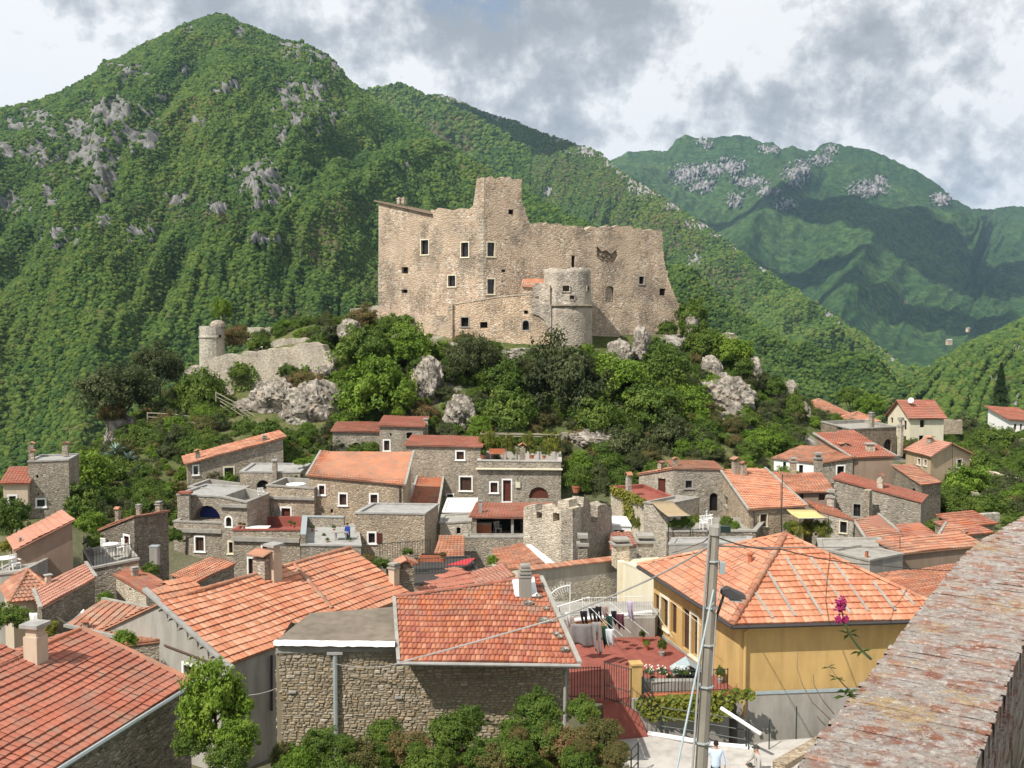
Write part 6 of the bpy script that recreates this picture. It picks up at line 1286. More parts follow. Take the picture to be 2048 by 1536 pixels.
m = MB(); a_, b_ = pf.pt(0, tz-zb-.34, .0), pf.pt(us, tz-zb-.34, .0); m.box(a_, b_-a_, pf.N*.06, ZV*.30); m.build('concrete_beam', M['concrete'], old)
p0, p1 = P(800, 1323, 33.25), P(1155, 1328, 33.2); p3 = P(791, 1196, 36.9); nr = (p1-p0).cross(p3-p0).normalized(); p2 = on_plane((1078, 1155), p0, nr)
rf = tile_plane(old, [p0, p1, p2, p3], M['t_red'], .165, .345, objs=300, lip=.055, h=.028)
pa, pb_ = on_plane((783, 1278), p0, nr), on_plane((800, 1278), p0, nr)
ridge_caps(old, p3+ZV*.07, p2+ZV*.07, M['t_brick'], .10, .38)
m = MB(); m.tube([p0+Vector((-.1, -.07, -.04)), p1+Vector((.1, -.07, -.04))], .065, 7); m.build('gutter', M['slab'], old)
m = MB(); m.tube([p1+Vector((-.35, -.05, -.08)), p1+Vector((-.40, .45, -.5)), p1+Vector((-.42, .5, -3.4))], .055, 7); m.build('drain_pipe', M['slab'], old)
m = MB(); m.box(p1+ZV*.02, p2-p1, Vector((.16, 0, 0)), ZV*.07); m.build('verge', M['concrete'], old)
m = MB(); m.box(p0+ZV*.0-Vector((.12, 0, 0)), p3-p0, Vector((.13, 0, 0)), ZV*.08); m.build('verge', M['concrete'], old)
# mossy slab
s4 = [P(548, 1284, 33.9), P(790, 1287, 33.9), P(798, 1213, 37.8), P(620, 1226, 37.2)]; m = MB(); k4 = [v-ZV*.16 for v in s4]
m.add(s4+k4, [(0, 1, 2, 3), (7, 6, 5, 4), (0, 4, 5, 1), (1, 5, 6, 2), (2, 6, 7, 3), (3, 7, 4, 0)]); M['moss'] = plaster('mossy_concrete', (.24, .20, .155), .5, .6, .8); m.build('slab_roof', M['moss'], old)
m = MB(); n = 26; rg = random.Random(2); vs = []
for i in range(n+1):
    t0 = i/n; p = s4[0]+(s4[1]-s4[0])*t0+Vector((0, -.05, .02)); w = .22+rg.uniform(-.03, .05); z = rg.uniform(-.008, .008); vs += [p+Vector((0, w, .0)), p+Vector((0, 0, .03+z)), p+Vector((0, -.04, -.12+z*2))]
m.add(vs, [(3*i, 3*i+1, 3*i+4, 3*i+3) for i in range(n)]+[(3*i+1, 3*i+2, 3*i+5, 3*i+4) for i in range(n)]); m.build('roof_membrane', M['white'], old, smooth=True)
m = MB(); a_ = pf.pt(*pf.uv(671, 1306), .12); m.tube([a_, Vector((a_.x, a_.y, zb+1))], .085, 8); m.build('drain_pipe', M['zinc'], old)
m = MB(); m.cbox(a_, .55, .2, .09, pf.U); m.build('rain_hopper', M['slab'], old)
for (x, y) in [(790, 1396), (578, 1385)]:
    m = MB(); a_ = pf.pt(*pf.uv(x, y), .0); m.box(a_, pf.U*.25, pf.N*.1, ZV*.06); m.build('wall_bracket', M['slab'], old)
# chimney with slotted cap and white flashing on that roof
cb_ = on_plane((1050, 1190), p0, nr); ch = MB(); ch.cbox(cb_-ZV*.3, .48, .48, 1.0, Vector((1, .05, 0))); ch = ch.build('chimney', M['concrete'], old)
m = MB()
for k in range(4): m.cbox(cb_+ZV*(.72+k*.13), .52-k*.05, .52-k*.05, .075, Vector((1, .05, 0)))
m.cbox(cb_+ZV*.7, .3, .3, .5, Vector((1, .05, 0))); m.build('chimney_cap', M['concrete'], ch)
fl = [on_plane(q, p0, nr)+nr*.11*(1 if nr.z > 0 else -1) for q in [(1030, 1196), (1076, 1196), (1068, 1158), (1024, 1163)]]; m = MB(); m.add(fl+[v-ZV*.04 for v in fl], [(0, 1, 2, 3), (7, 6, 5, 4), (0, 4, 5, 1), (1, 5, 6, 2), (2, 6, 7, 3), (3, 7, 4, 0)]); m.build('flashing', M['white'], old)
for i, (x, y, s) in enumerate([(1058, 1209, 12), (1077, 1195, 9), (1092, 1220, 8), (1088, 1244, 14), (1112, 1270, 8), (1121, 1277, 9), (1130, 1302, 11), (1104, 1245, 8)]):
    q = on_plane((x, y), p0, nr); c = proj(q+ZV*.06); rock(c[0], c[1], s, s*.6, q.y, ['flat stone weighing down the old tiles below the slotted chimney', 'grey stone at the ridge right of the slotted chimney', 'small stone on the tiles near the right verge', 'largest stone on the old tiled roof', 'small stone on the lower right verge, upper of a pair', 'small stone on the lower right verge, lower of a pair', 'rounded stone at the lowest right corner of the old tiles', 'small stone right of the largest roof stone'][i], 60+i, deep=.9, sub=3, group='stones laid on the old tiled roof')
# yellow house
c0 = P(1465, 1250, 38); c1 = PZ(1927, 1236, c0.z); c3 = PZ(1275, 1130, c0.z); U = flat(c1-c0).normalized(); V_ = flat(c3-c0).normalized(); ins = .58
a, b = c0+U*ins+V_*ins, c1-U*ins+V_*ins; d = c3+U*ins-V_*ins; ap_h = 2.45
yh, ypl, ycs = HV('ochre yellow house with a hipped orange roof striped by cement strips', a, b, d, roof=('hip', 't_or2', ap_h), mat='yellow', ov=ins, objs=300, col=.26, row=.34, lip=.055, rh=.014, base=2.95, depth_mat=None,
    lwins=[((1305, 1187, 1318, 1246), 'b'), ((1322, 1196, 1337, 1256), 'cg'), ((1341, 1207, 1353, 1268), 'b'), ((1364, 1218, 1378, 1305), 'b'), ((1382, 1230, 1396, 1318), 'cg'), ((1402, 1240, 1418, 1330), 'b')])
m = MB(); zq = a.z-2.95
for (p, q) in ((a, b), (b, b+(d-a)), (b+(d-a), d), (d, a)):
    pp = Plane(Vector((p.x, p.y, -18.5)), Vector((q.x, q.y, -18.5))); L = pp.len; face_poly(m, Plane(pp.pt(-.06, 0, .06), pp.pt(1, 0, .06)), [(0, 0), (L+.12, 0), (L+.12, zq+18.5), (0, zq+18.5)])
m.add([Vector((p.x, p.y, zq))+o_ for p, o_ in ((a, (-U-V_)*.06), (b, (U-V_)*.06), (b+(d-a), (U+V_)*.06), (d, (V_-U)*.06))], [(0, 1, 2, 3)]); m.build('plinth', M['greywall'], yh)
m = MB(); m.box(a-U*.07-V_*.075-ZV*3.02, U*((b-a).length+.14), -V_*.02, ZV*.13); M['bluegrey'] = plain('blue_grey_paint', (.34, .40, .41), .8, .2, .1); m.build('painted_band', M['bluegrey'], yh)
for (p, q) in ((c0, c1), (c3, c0)):
    m = MB(); m.tube([p-ZV*.09, q-ZV*.09], .085, 6); m.build('gutter', M['gutter'], yh)
m = MB(); sf = [c0, c1, b, a]; m.add([v-ZV*.13 for v in [c0, c1, c1+(c3-c0), c3]], [(3, 2, 1, 0)]); m.build('soffit', M['brownwall'], yh)
x = c0+U*.75; m = MB(); m.tube([x-ZV*.15, x+V_*.45-ZV*.45, x+V_*.46-ZV*3.9], .065, 8); m.build('drain_pipe', M['yellow'], yh)
ctr = (c0+c1+c3+(c1+c3-c0))/4+ZV*ap_h; nf = (c1-c0).cross(ctr-c0).normalized(); nl = (c0-c3).cross(ctr-c3).normalized()
for q0, q1 in [((1510, 1188), (1545, 1238)), ((1535, 1145), (1590, 1234)), ((1572, 1117), (1644, 1231)), ((1620, 1116), (1700, 1228)), ((1667, 1125), (1736, 1224)), ((1745, 1165), (1790, 1222)), ((1803, 1182), (1828, 1212))]:
    w0, w1 = on_plane(q0, c0, nf)+nf*.045, on_plane(q1, c0, nf)+nf*.045; m = MB(); m.box(w0-U*.05, w1-w0, U*.11, nf*.035); m.build('cement_strip', M['concrete'], yh)
ridge_caps(yh, c0+ZV*.10, ctr+ZV*.06, M['t_or'], .15, .36)
q = on_plane((1500, 1124), c3, nl); m = MB(); m.lathe(q-ZV*.1, [(.10, 0), (.10, .42), (.15, .43), (.15, .5), (.02, .53)], 10); m.build('flue_pipe', M['terra'], yh)
# patio in front of it, its walls, steps and the street
zp = zq+.05
pt = thing('patio', 'red paved patio beside the ochre yellow house', 'patio', (*(PZ(1280, 1320, zp)).xy, zp-.1)); m = MB()
pp = [PZ(1095, 1290, zp), PZ(1200, 1274, zp), PZ(1305, 1264, zp), a+Vector((0, 0, zp-a.z)), PZ(1262, 1393, zp), PZ(1205, 1402, zp), PZ(1130, 1398, zp)]
k = len(pp); m.add(pp+[v-ZV*.1 for v in pp], [tuple(range(k))[::-1] if (pp[1]-pp[0]).cross(pp[2]-pp[0]).z < 0 else tuple(range(k))]+[(i, (i+1) % k, k+(i+1) % k, k+i) for i in range(k)]); m.build('floor', M['redfloor'], pt)
zs = -16.15
m = MB(); q = [PZ(1205, 1400, zp), PZ(1262, 1393, zp), PZ(1296, 1471, zs+.05), PZ(1210, 1480, zs+.05)]; m.add(q+[v-ZV*.6 for v in q], [(3, 2, 1, 0), (0, 1, 5, 4), (1, 2, 6, 5), (2, 3, 7, 6), (3, 0, 4, 7)]); m.build('ramp', M['redfloor'], pt)
st = MB(); q = [PZ(1120, 1470, zs), PZ(1296, 1471, zs), PZ(1420, 1495, zs), PZ(1560, 1480, zs+.1), PZ(1700, 1470, zs+.3), Vector((22, 30, zs+.3)), Vector((14, 18, zs)), Vector((2, 18, zs))]; st.add(q, [tuple(range(8))[::-1]]); so_ = st.build('street', M['pave'], None); tag(so_, kind='structure')
q = [PZ(1095, 1240, zp+.9), PZ(1310, 1236, zp+.9), PZ(1330, 1203, zp+.9), PZ(1085, 1203, zp+.9)]; m = MB(); m.add(q+[v-ZV*1.2 for v in q], [(0, 1, 2, 3), (0, 4, 5, 1), (1, 5, 6, 2)]); tag(m.build('courtyard', M['concrete'], None), kind='structure')
def wallbox(name, lb, cat, p, q, h, t, mt, coping=None, down=0):
    pl = Plane(p, q); w = thing(name, lb, cat, (p.x, p.y, p.z-down)); m = MB(); m.box(pl.pt(0, -down, 0), pl.U*pl.len, -pl.N*t, ZV*(h+down)); m.build('wall', M[mt], w)
    if coping: m = MB(); m.box(pl.pt(-.04, h, .05), pl.U*(pl.len+.08), -pl.N*(t+.1), ZV*.07); m.build('coping', M[coping], w)
    return w, pl
wallbox('low_wall', 'low yellow wall with white coping behind the washing', 'wall', PZ(1150, 1283, zp), PZ(1304, 1265, zp), .95, .2, 'yellow', 'white')
wallbox('gate_pillar', 'yellow gate pillar beside the iron gate', 'pillar', PZ(1263, 1394, zp), PZ(1284, 1393, zp), 1.25, .4, 'yellow', 'yellow', down=.4)
wallbox('retaining_wall', 'grey retaining wall covered by vine below the patio fence', 'wall', PZ(1263, 1395, zp-.02)+Vector((0, -.1, 0)), PZ(1458, 1388, zp-.02)+Vector((0, -.1, 0)), -.02, .35, 'greywall', None, down=1.9)
m = MB(); a_, b_ = PZ(1285, 1393, zp), PZ(1456, 1388, zp); m.box(a_+Vector((0, -.15, 0)), b_-a_, Vector((0, .35, 0)), ZV*.1); tag(m.build('kerb', M['terra'], None), 'red tiled edging under the patio fence above the vine', 'edging')
def railing(lb, p, q, h, n, mt='iron', r=.012, rails=(.08, .95), cat='railing', name='railing', group=None):
    w = thing(name, lb, cat, p, group)
    for f in rails: m = MB(); m.tube([p+ZV*h*f, q+ZV*h*f], r*1.5, 4); m.build('rail', M[mt], w)
    for i in range(n+1):
        b0 = p+(q-p)*i/n; m = MB(); m.tube([b0, b0+ZV*h], r*(1.9 if i in (0, n) else 1), 4); m.build('bar', M[mt], w)
    return w
railing('dark iron patio fence with upright bars above the vine', PZ(1287, 1393, zp)+ZV*.1, PZ(1455, 1388, zp)+ZV*.1, .95, 24)
g_ = railing('dark iron gate standing half open at the red ramp', PZ(1209, 1400, zp), PZ(1258, 1404, zp)+Vector((0, -.6, 0)), 1.55, 11, cat='gate', name='iron_gate', rails=(.06, .4, .97))
railing('dark iron fence panel left of the gate over the shaded patio corner', PZ(1132, 1398, zp), PZ(1200, 1397, zp), 1.3, 12, cat='fence', name='iron_fence')
# street rails and posts
def rails3(lb, pts, h=.95, posts=True, rows=(.35, .67, 1.0), mt='iron', r=.022, n=4):
    w = thing('street_railing', lb, 'railing', pts[0])
    for f in rows:
        m = MB(); m.tube([p+ZV*h*f for p in pts], r, 5); m.build('rail', M[mt], w)
    for p in pts: m = MB(); m.tube([p, p+ZV*h], r*1.3, 5); m.build('post', M[mt], w)
rails3('green three bar street railing under the vine wall', [PZ(1322, 1472, zs), PZ(1400, 1484, zs), PZ(1492, 1500, zs)], 1.15)
rails3('short sloping green railing at the bottom beside the reddish shrub', [PZ(1230, 1545, zs)+ZV*-.3, PZ(1262, 1560, zs), PZ(1276, 1545, zs)], 1.1)
rails3('steep green handrail going down from the yellow gate pillar', [PZ(1284, 1398, zp), PZ(1325, 1472, zs)], .9)
for i, (x, y, h) in enumerate([(1538, 1504, 1.25), (1592, 1486, 1.45), (1650, 1447, 1.0), (1497, 1502, 1.3)]):
    p = PZ(x, y, zs); m = MB(); m.tube([p, p+ZV*h], .025, 5); tag(m.build('fence_post', M['iron'], None), ['thin green post behind the person in the cap', 'tallest thin green post on the street edge', 'thin green post half hidden by the brick parapet', 'green post at the end of the street railing'][i], 'post', 'green posts along the street')
m = MB(); m.tube([P(1442, 1416, 36.5), P(1522, 1468, 35.3)], .07, 8); tag(m.build('gutter_pipe', M['white'], None), 'loose white gutter pipe slanting below the yellow house', 'pipe')
m = MB(); cpts = [PZ(1296, 1471, zs), PZ(1340, 1478, zs), PZ(1420, 1492, zs), PZ(1505, 1500, zs)]; m.tube([p+ZV*.08 for p in cpts], .10, 6); tag(m.build('kerb', M['white'], None), 'white kerb along the foot of the street railing', 'kerb')
p, q = PZ(1545, 1500, zs), PZ(1700, 1425, zs); wallbox('bank_wall', 'low rubble bank wall between the street and the parapet', 'wall', PZ(1545, 1540, zs), PZ(1720, 1440, zs), .35, -.5, 'stone_warm', None, down=1)
# white iron arch fence
fw = thing('garden_fence', 'white iron fence with a fan shaped arch behind the washing', 'fence', PZ(1105, 1236, zp+.9)); cz = PZ(1140, 1236, zp+.9)
for k in range(15):
    an = math.pi*(.5+.5*k/14); o_ = Vector((math.cos(an), 0, math.sin(an))); m = MB(); m.tube([cz+o_*.9+ZV*.35, cz+o_*1.35+ZV*.35], .016, 4); m.build('bar', M['ironw'], fw)
m = MB(); m.tube([cz+Vector((math.cos(math.pi*(.5+.5*k/10)), 0, math.sin(math.pi*(.5+.5*k/10))))*1.2+ZV*.35 for k in range(11)]+[cz+Vector((.9, 0, 1.0)), cz+Vector((.9, 0, .1))], .03, 5); m.build('arch', M['ironw'], fw)
m = MB(); m.tube([cz, cz+ZV*1.6], .03, 5); m.build('post', M['ironw'], fw)
railing('thin white iron railing on the courtyard edge above the low yellow wall', PZ(1165, 1236, zp+.92), PZ(1304, 1232, zp+.92), 1.0, 30, 'ironw', .009)
# laundry
def cloth(lb, x0, y0, x1, y1, d, mt, kind='sheet', sway=.1):
    a_, b_ = P(x0, y0, d), P(x1, y0, d-.15); h = (y1-y0)*d/FPX; nu, nv = 8, 9; V = []; seed = random.random()*9
    for i in range(nu+1):
        for j in range(nv+1):
            u, v = i/nu, j/nv; p = a_+(b_-a_)*(u if kind == 'sheet' else .5+(u-.5)*(1-.25*v)); V.append(p-ZV*h*v*(1-.08*math.sin(u*6+seed))+Vector((sway*v*v, .07*math.sin(u*9+seed)*(.3+v)+.12*v*v, 0)))
    F = [(i*(nv+1)+j, i*(nv+1)+j+1, (i+1)*(nv+1)+j+1, (i+1)*(nv+1)+j) for i in range(nu) for j in range(nv) if not (kind == 'trousers' and i in (3, 4) and j > 2)]
    m = MB(); m.add(V, F); o = m.build(kind if kind != 'sheet' else 'bed_sheet', mt, None, smooth=True); o.modifiers.new('th', 'SOLIDIFY').thickness = .012
    return tag(o, lb, {'sheet': 'sheet', 'trousers': 'trousers', 'shirt': 'shirt'}[kind], 'washing hanging over the red patio')
CL = {k: plain('cloth_'+k, c, .9, .1, .15, 6) for k, c in dict(black=(.02, .02, .025), green=(.02, .06, .045), grey=(.24, .22, .22), pale=(.62, .64, .66), maroon=(.12, .045, .06), taupe=(.34, .27, .24), lilac=(.45, .40, .50)).items()}
CL['stripe'] = CL['pale']
for a in [('black trousers hanging leftmost in the back row of washing', 1160, 1222, 1174, 1256, 44.5, CL['black'], 'trousers'), ('black trousers second from the left in the back row', 1177, 1216, 1191, 1250, 44.2, CL['black'], 'trousers'),
          ('dark trousers in the middle of the back row of washing', 1191, 1213, 1203, 1246, 44.0, CL['black'], 'trousers'), ('large grey sheet pulled to a point at the left of the washing', 1142, 1248, 1184, 1296, 42.2, CL['grey'], 'sheet'),
          ('long grey trousers hanging lowest in the front row', 1184, 1244, 1202, 1312, 41.6, CL['grey'], 'trousers'), ('taupe shirt beside the lowest grey trousers', 1203, 1212, 1216, 1240, 43.8, CL['taupe'], 'shirt'),
          ('dark green shirt left of the white one', 1203, 1252, 1214, 1296, 41.4, CL['green'], 'shirt'), ('white striped shirt at the front of the washing', 1211, 1258, 1228, 1295, 41.0, CL['pale'], 'shirt'),
          ('dark green shirt high in the middle of the washing', 1212, 1232, 1224, 1262, 43.0, CL['green'], 'shirt'), ('black shirt right of the middle of the washing', 1222, 1222, 1233, 1250, 43.4, CL['black'], 'shirt'),
          ('maroon shirt blown sideways at the right of the washing', 1232, 1228, 1248, 1260, 43.0, CL['maroon'], 'shirt'), ('lilac and dark shirt hanging rightmost on the lines', 1254, 1202, 1266, 1244, 44.0, CL['lilac'], 'shirt'),
          ('pale blouse at the far left end of the lines', 1130, 1225, 1140, 1255, 44.5, CL['pale'], 'shirt'), ('taupe cloth beside the pale blouse at the left end', 1139, 1232, 1149, 1276, 43.6, CL['taupe'], 'shirt')]: cloth(*a, sway=.12)
for i, (p, q) in enumerate([((1164, 1202, 45), (1245, 1272, 40.6)), ((1190, 1205, 45), (1262, 1266, 41)), ((1218, 1203, 45.2), (1298, 1268, 41.5)), ((1180, 1213, 44.3), (1233, 1275, 40.4)), ((1326, 1190, 43), (1405, 1252, 38.8)), ((1300, 1205, 44), (1345, 1275, 40))]):
    m = MB(); m.tube([P(*p), P(*q)], .007, 4); tag(m.build('washing_line', M['ironw'], None), ['leftmost long washing line over the patio', 'second long washing line from the left', 'washing line holding the rightmost shirt', 'short washing line in front with the grey trousers', 'line stretched under the yellow house eave', 'line in front of the yellow house windows'][i], 'washing line', 'washing lines over the red patio')
# pots, doghouse and small things on the patio
def pot_plant(lb, x, y, d, r, k='g', mt='terra', hh=1.0, cat='potted plant', z=None, group=None):
    c = P(x, y, d) if z is None else PZ(x, y, z); s = r*c.y/FPX; t = thing('potted_plant', lb, cat, c, group); m = MB(); m.lathe(c, [(s*.45, 0), (s*.62, s*.8), (s*.7, s*.85), (s*.7, s*.95), (s*.4, s*.9)], 10); m.build('pot', M[mt], t)
    o = mesh_obj('foliage', LV[k][int(x) % 2], t); o.location = (0, 0, s*(1.3+.5*hh)); o.scale = (s, s, s*1.1*hh); return t
pot_plant('tall green plant in a grey tub by the yellow house door', 1324, 1312, 0, 10, 'g', 'slab', 1.8, z=zp)
pot_plant('low bright plant left of the grey tub', 1293, 1300, 0, 8, 'b', 'terra', .8, z=zp)
pot_plant('small plant in a terracotta pot near the patio corner', 1284, 1283, 0, 7, 'g', 'terra', 1.5, z=zp)
pot_plant('reddish potted plant behind the patio fence', 1306, 1375, 0, 9, 'r', 'terra', 1.0, z=zp)
pot_plant('green potted plant in the middle behind the patio fence', 1340, 1372, 0, 9, 'g', 'terra', 1.0, z=zp)
pot_plant('pink flowering pot behind the patio fence near the pole', 1384, 1372, 0, 8, 'r', 'slab', 1.0, z=zp)
pot_plant('bush in a pot at the fence end by the yellow wall', 1440, 1366, 0, 10, 'g', 'slab', 1.6, z=zp)
dg = thing('doghouse', 'dark doghouse with a blue grey pitched roof on the patio', 'doghouse', PZ(1375, 1372, zp)); c = PZ(1375, 1368, zp); m = MB(); m.cbox(c, 1.0, .8, .6); m.build('body', M['gutter'], dg)
m = MB(); 
for s in (-1, 1): m.box(c+Vector((0, -.5, .95)), Vector((s*.66, 0, -.42)), Vector((0, 1.0, 0)), ZV*.04)
m.build('roof', M['bluegrey'], dg); m = MB(); m.cbox(c+Vector((0, -.405, .05)), .4, .02, .45); m.build('doorway', M['dark'], dg)  # doorway is a dark plate, the shade inside painted on
tb = thing('trough', 'long grey stone trough planted with white flowers behind the fence', 'trough', PZ(1330, 1384, zp)); c = PZ(1335, 1384, zp); m = MB(); m.cbox(c+Vector((0, .1, 0)), 2.3, .4, .45); m.build('trough_body', M['concrete'], tb)
for i, x in enumerate((1296, 1322, 1352, 1368)):
    o = mesh_obj('flowers', LV['g'][i % 2], tb); q = PZ(x, 1370, zp); L_ = rootloc(tb); o.location = (q.x-L_.x, q.y-L_.y-.3, .65); o.scale = (.22, .2, .22)
    m = MB(); rg = random.Random(i)
    for k in range(26): m.cbox((q.x+rg.uniform(-.2, .2), q.y-.3+rg.uniform(-.2, .2), L_.z+.6+rg.uniform(0, .28)), .045, .045, .03)
    m.build('blossom', M['white'], tb)
def ivy(lb, a, b, pts, n, size, mt, thick=.22, seed=1, cat='vine', group=None, name='vine'):
    """leaves growing over a wall face, inside an outline"""
    pl = Plane(P(*a), P(*b)); q = pxpoly(pl, pts); us = [p[0] for p in q]; vs = [p[1] for p in q]; rg = random.Random(seed); m = MB(); k = 0
    def ins(u, w):
        c_ = False
        for i in range(len(q)):
            (x1, y1), (x2, y2) = q[i], q[(i+1) % len(q)]
            if (y1 > w) != (y2 > w) and u < (x2-x1)*(w-y1)/(y2-y1)+x1: c_ = not c_
        return c_
    cl = [(rg.uniform(min(us), max(us)), rg.uniform(min(vs), max(vs)), rg.random()) for _ in range(60)]
    while k < n:
        u, v, cc = rg.choice(cl); u += rg.gauss(0, (max(us)-min(us))*.06); v += rg.gauss(0, (max(vs)-min(vs))*.13)
        if not ins(u, v): u, v = rg.uniform(min(us), max(us)), rg.uniform(min(vs), max(vs))
        if not ins(u, v): continue
        k += 1; c = pl.pt(u, v, rg.uniform(.02, thick)*(.4+.6*cc)); s = size*rg.uniform(.6, 1.3); nr_ = (pl.N*1.1+Vector((rg.gauss(0, .5), rg.gauss(0, .5), rg.gauss(.45, .5)))).normalized(); t_ = nr_.cross(Vector((rg.gauss(0, 1), rg.gauss(0, 1), rg.gauss(0, 1)))).normalized(); b_ = nr_.cross(t_)
        m.add([c-t_*s, c-b_*s*.7+nr_*s*.15, c+t_*s, c+b_*s*.7+nr_*s*.15], [(0, 1, 2, 3)], max(.01, min(1, cc*.6+rg.random()*.5)))
    o = m.build(name, mt, None); return tag(o, lb, cat, group)
ivy('yellowish vine spread over the wall under the patio fence', (1263, 1395, 38.15), (1490, 1387, 37.9), [(1262, 1396), (1290, 1390), (1340, 1388), (1400, 1386), (1455, 1378), (1500, 1376), (1512, 1390), (1470, 1402), (1455, 1425), (1440, 1440), (1400, 1432), (1370, 1442), (1330, 1436), (1300, 1440), (1278, 1422)], 2600, .085, M['leaf_v'], .35, 3)
ivy('dark ivy falling from the castle left corner down the base wall', (752, 700, 117.2), (905, 700, 110.5), [(752, 690), (745, 660), (775, 640), (815, 630), (830, 640), (800, 655), (790, 690), (770, 720), (750, 720)], 1500, .22, M['leaf'], .5, 4, 'ivy', name='ivy')
ivy('creeper hanging over the pale wall under the small red roof terrace', (1222, 1000, 79.8), (1300, 1000, 73.8), [(1222, 972), (1250, 978), (1296, 1000), (1290, 1010), (1262, 1002), (1268, 1030), (1258, 1048), (1250, 1030), (1248, 1000), (1222, 985)], 900, .12, M['leaf_v'], .25, 5, 'creeper', name='creeper')
ivy('ivy patches on the face of the ruined rampart', (418, 740, 109.8), (668, 740, 106.8), [(470, 720), (500, 725), (520, 755), (500, 780), (560, 770), (600, 730), (640, 735), (620, 780), (560, 800), (480, 800), (450, 760)], 700, .2, M['leaf'], .3, 6, 'ivy', name='ivy')
# ================================================================ POLE, LAMP, CABLES
pb = P(1402, 1540, 24.6); ptop = P(1430, 1068, 25); dirp = (pb-ptop).normalized(); base = ptop+dirp*((ptop.z+17.2)/(-dirp.z))
up_ = thing('utility_pole', 'tall octagonal concrete utility pole in front of the yellow house', 'pole', base); m = MB(); m.tube([base, ptop], .215, 8, .115); M['pole'] = plaster('pole_concrete', (.30, .27, .225), .3, .5); m.build('shaft', M['pole'], up_)
m = MB(); m.tube([ptop-ZV*.02, ptop+ZV*.2], .16, 10); m.build('pole_cap', M['concrete'], up_)
def onp(t, dx=0, dy=0): return ptop+(base-ptop)*t+Vector((dx, dy, 0))
m = MB(); m.tube([onp(.0, -.17, -.1), onp(.35, -.24, -.15), onp(.9, -.3, -.2)], .03, 5); m.build('conduit', M['slab'], up_)
m = MB(); m.box(onp(.0, .1, -.1)+ZV*.05, Vector((.28, 0, 0)), Vector((0, .16, 0)), ZV*.16); m.build('insulator_bracket', M['iron'], up_)
m = MB(); m.box(onp(.085, .16, -.1), Vector((.14, 0, 0)), Vector((0, .12, 0)), ZV*.3); m.build('junction_box', M['bluegrey'], up_)
m = MB(); m.tube([onp(.11, .2, -.1), onp(.135, .14, -.2), onp(.15, -.05, -.22), onp(.17, .12, -.15), onp(.3, .1, -.2)], .018, 5); m.build('cable_loop', M['slab'], up_)
for t0 in (.06, .16, .24, .33, .45, .58): m = MB(); m.lathe(onp(t0), [(.16+.13*t0, 0), (.165+.13*t0, .02), (.16+.13*t0, .04)], 8); m.build('band', M['zinc'], up_)
lm = thing('street_lamp', 'dark street lamp head on a short arm on the pole', 'street lamp', P(1440, 1190, 25)); m = MB(); m.tube([onp(.2, .1, 0), P(1450, 1182, 24.9), P(1462, 1180, 24.9)], .035, 6); m.build('arm', M['iron'], lm)
m = MB(); L0, L1 = P(1438, 1184, 24.9), P(1489, 1192, 24.6); e = (L1-L0); m.add([L0+Vector((0, .0, .05)), L0+Vector((.05, 0, -.06)), L0+e*.35+Vector((0, -.18, -.10)), L0+e*.35+Vector((0, -.16, .16)), L0+e*.35+Vector((0, .2, .16)), L0+e*.35+Vector((0, .2, -.08)), L1+Vector((0, -.16, -.05)), L1+Vector((0, -.14, .04)), L1+Vector((0, .16, .04)), L1+Vector((0, .16, -.05))],
   [(0, 3, 2, 1), (0, 4, 3), (0, 1, 5, 4), (1, 2, 5), (3, 7, 6, 2), (4, 8, 7, 3), (5, 9, 8, 4), (2, 6, 9, 5), (6, 7, 8, 9)]); m.build('lamp_head', M['gutter'], lm, recalc=True)
m = MB(); m.box(L0+e*.4+Vector((0, -.13, -.125)), e*.5, Vector((0, .27, 0)), ZV*-.03); m.build('lamp_glass', M['zinc'], lm)
def cable(lb, pts, r=.018, mt='gutter', sag=.0):
    w = [P(*q) for q in pts]; out = []
    for i in range(len(w)-1):
        for k in range(8): t0 = k/8; out.append(w[i]+(w[i+1]-w[i])*t0-ZV*sag*4*t0*(1-t0))
    m = MB(); m.tube(out+[w[-1]], r, 5); return tag(m.build('cable', M[mt], None), lb, 'cable', 'overhead cables')
cable('thick grey cable sloping left from the pole over the washing to the old tiles', [(1420, 1090, 25), (1385, 1113, 26), (1290, 1163, 28), (1110, 1238, 31), (800, 1325, 33)], .028, 'slab', .02)
cable('thin pale cable sagging across the rubble wall of the old house', [(795, 1327, 33.6), (740, 1334, 33.8), (672, 1328, 33.8)], .014, 'slab', .04)
cable('dark cable dropping right from the pole across the hipped roof', [(1438, 1076, 25), (1560, 1098, 30), (1750, 1130, 38), (1990, 1141, 48)], .02, 'gutter', .1)
cable('pale level cable running right from the pole to the far wall corner', [(1438, 1092, 25), (1600, 1094, 38), (1792, 1093, 57)], .022, 'slab', .03)
cable('cable leaving the pole to the left towards the garden terrace', [(1420, 1072, 25), (1400, 1086, 40), (1345, 1105, 62)], .02, 'gutter', .05)
cable('dark cable between the grey gable and the old stone house', [(466, 1395, 41), (500, 1390, 38), (555, 1376, 34.2)], .016, 'slab', .05)
m = MB(); m.tube([P(1427, 1180, 24.7), P(1352, 1545, 21.5)], .026, 6); tag(m.build('guy_wire', M['bluegrey'], None), 'pale blue guy wire slanting down left of the pole', 'guy wire')
m = MB(); q0 = P(1563, 1065, 43); m.tube([q0, q0+ZV*2.6], .02, 5); tag(m.build('antenna', M['iron'], None), 'thin antenna mast on the peak of the yellow house roof', 'antenna')
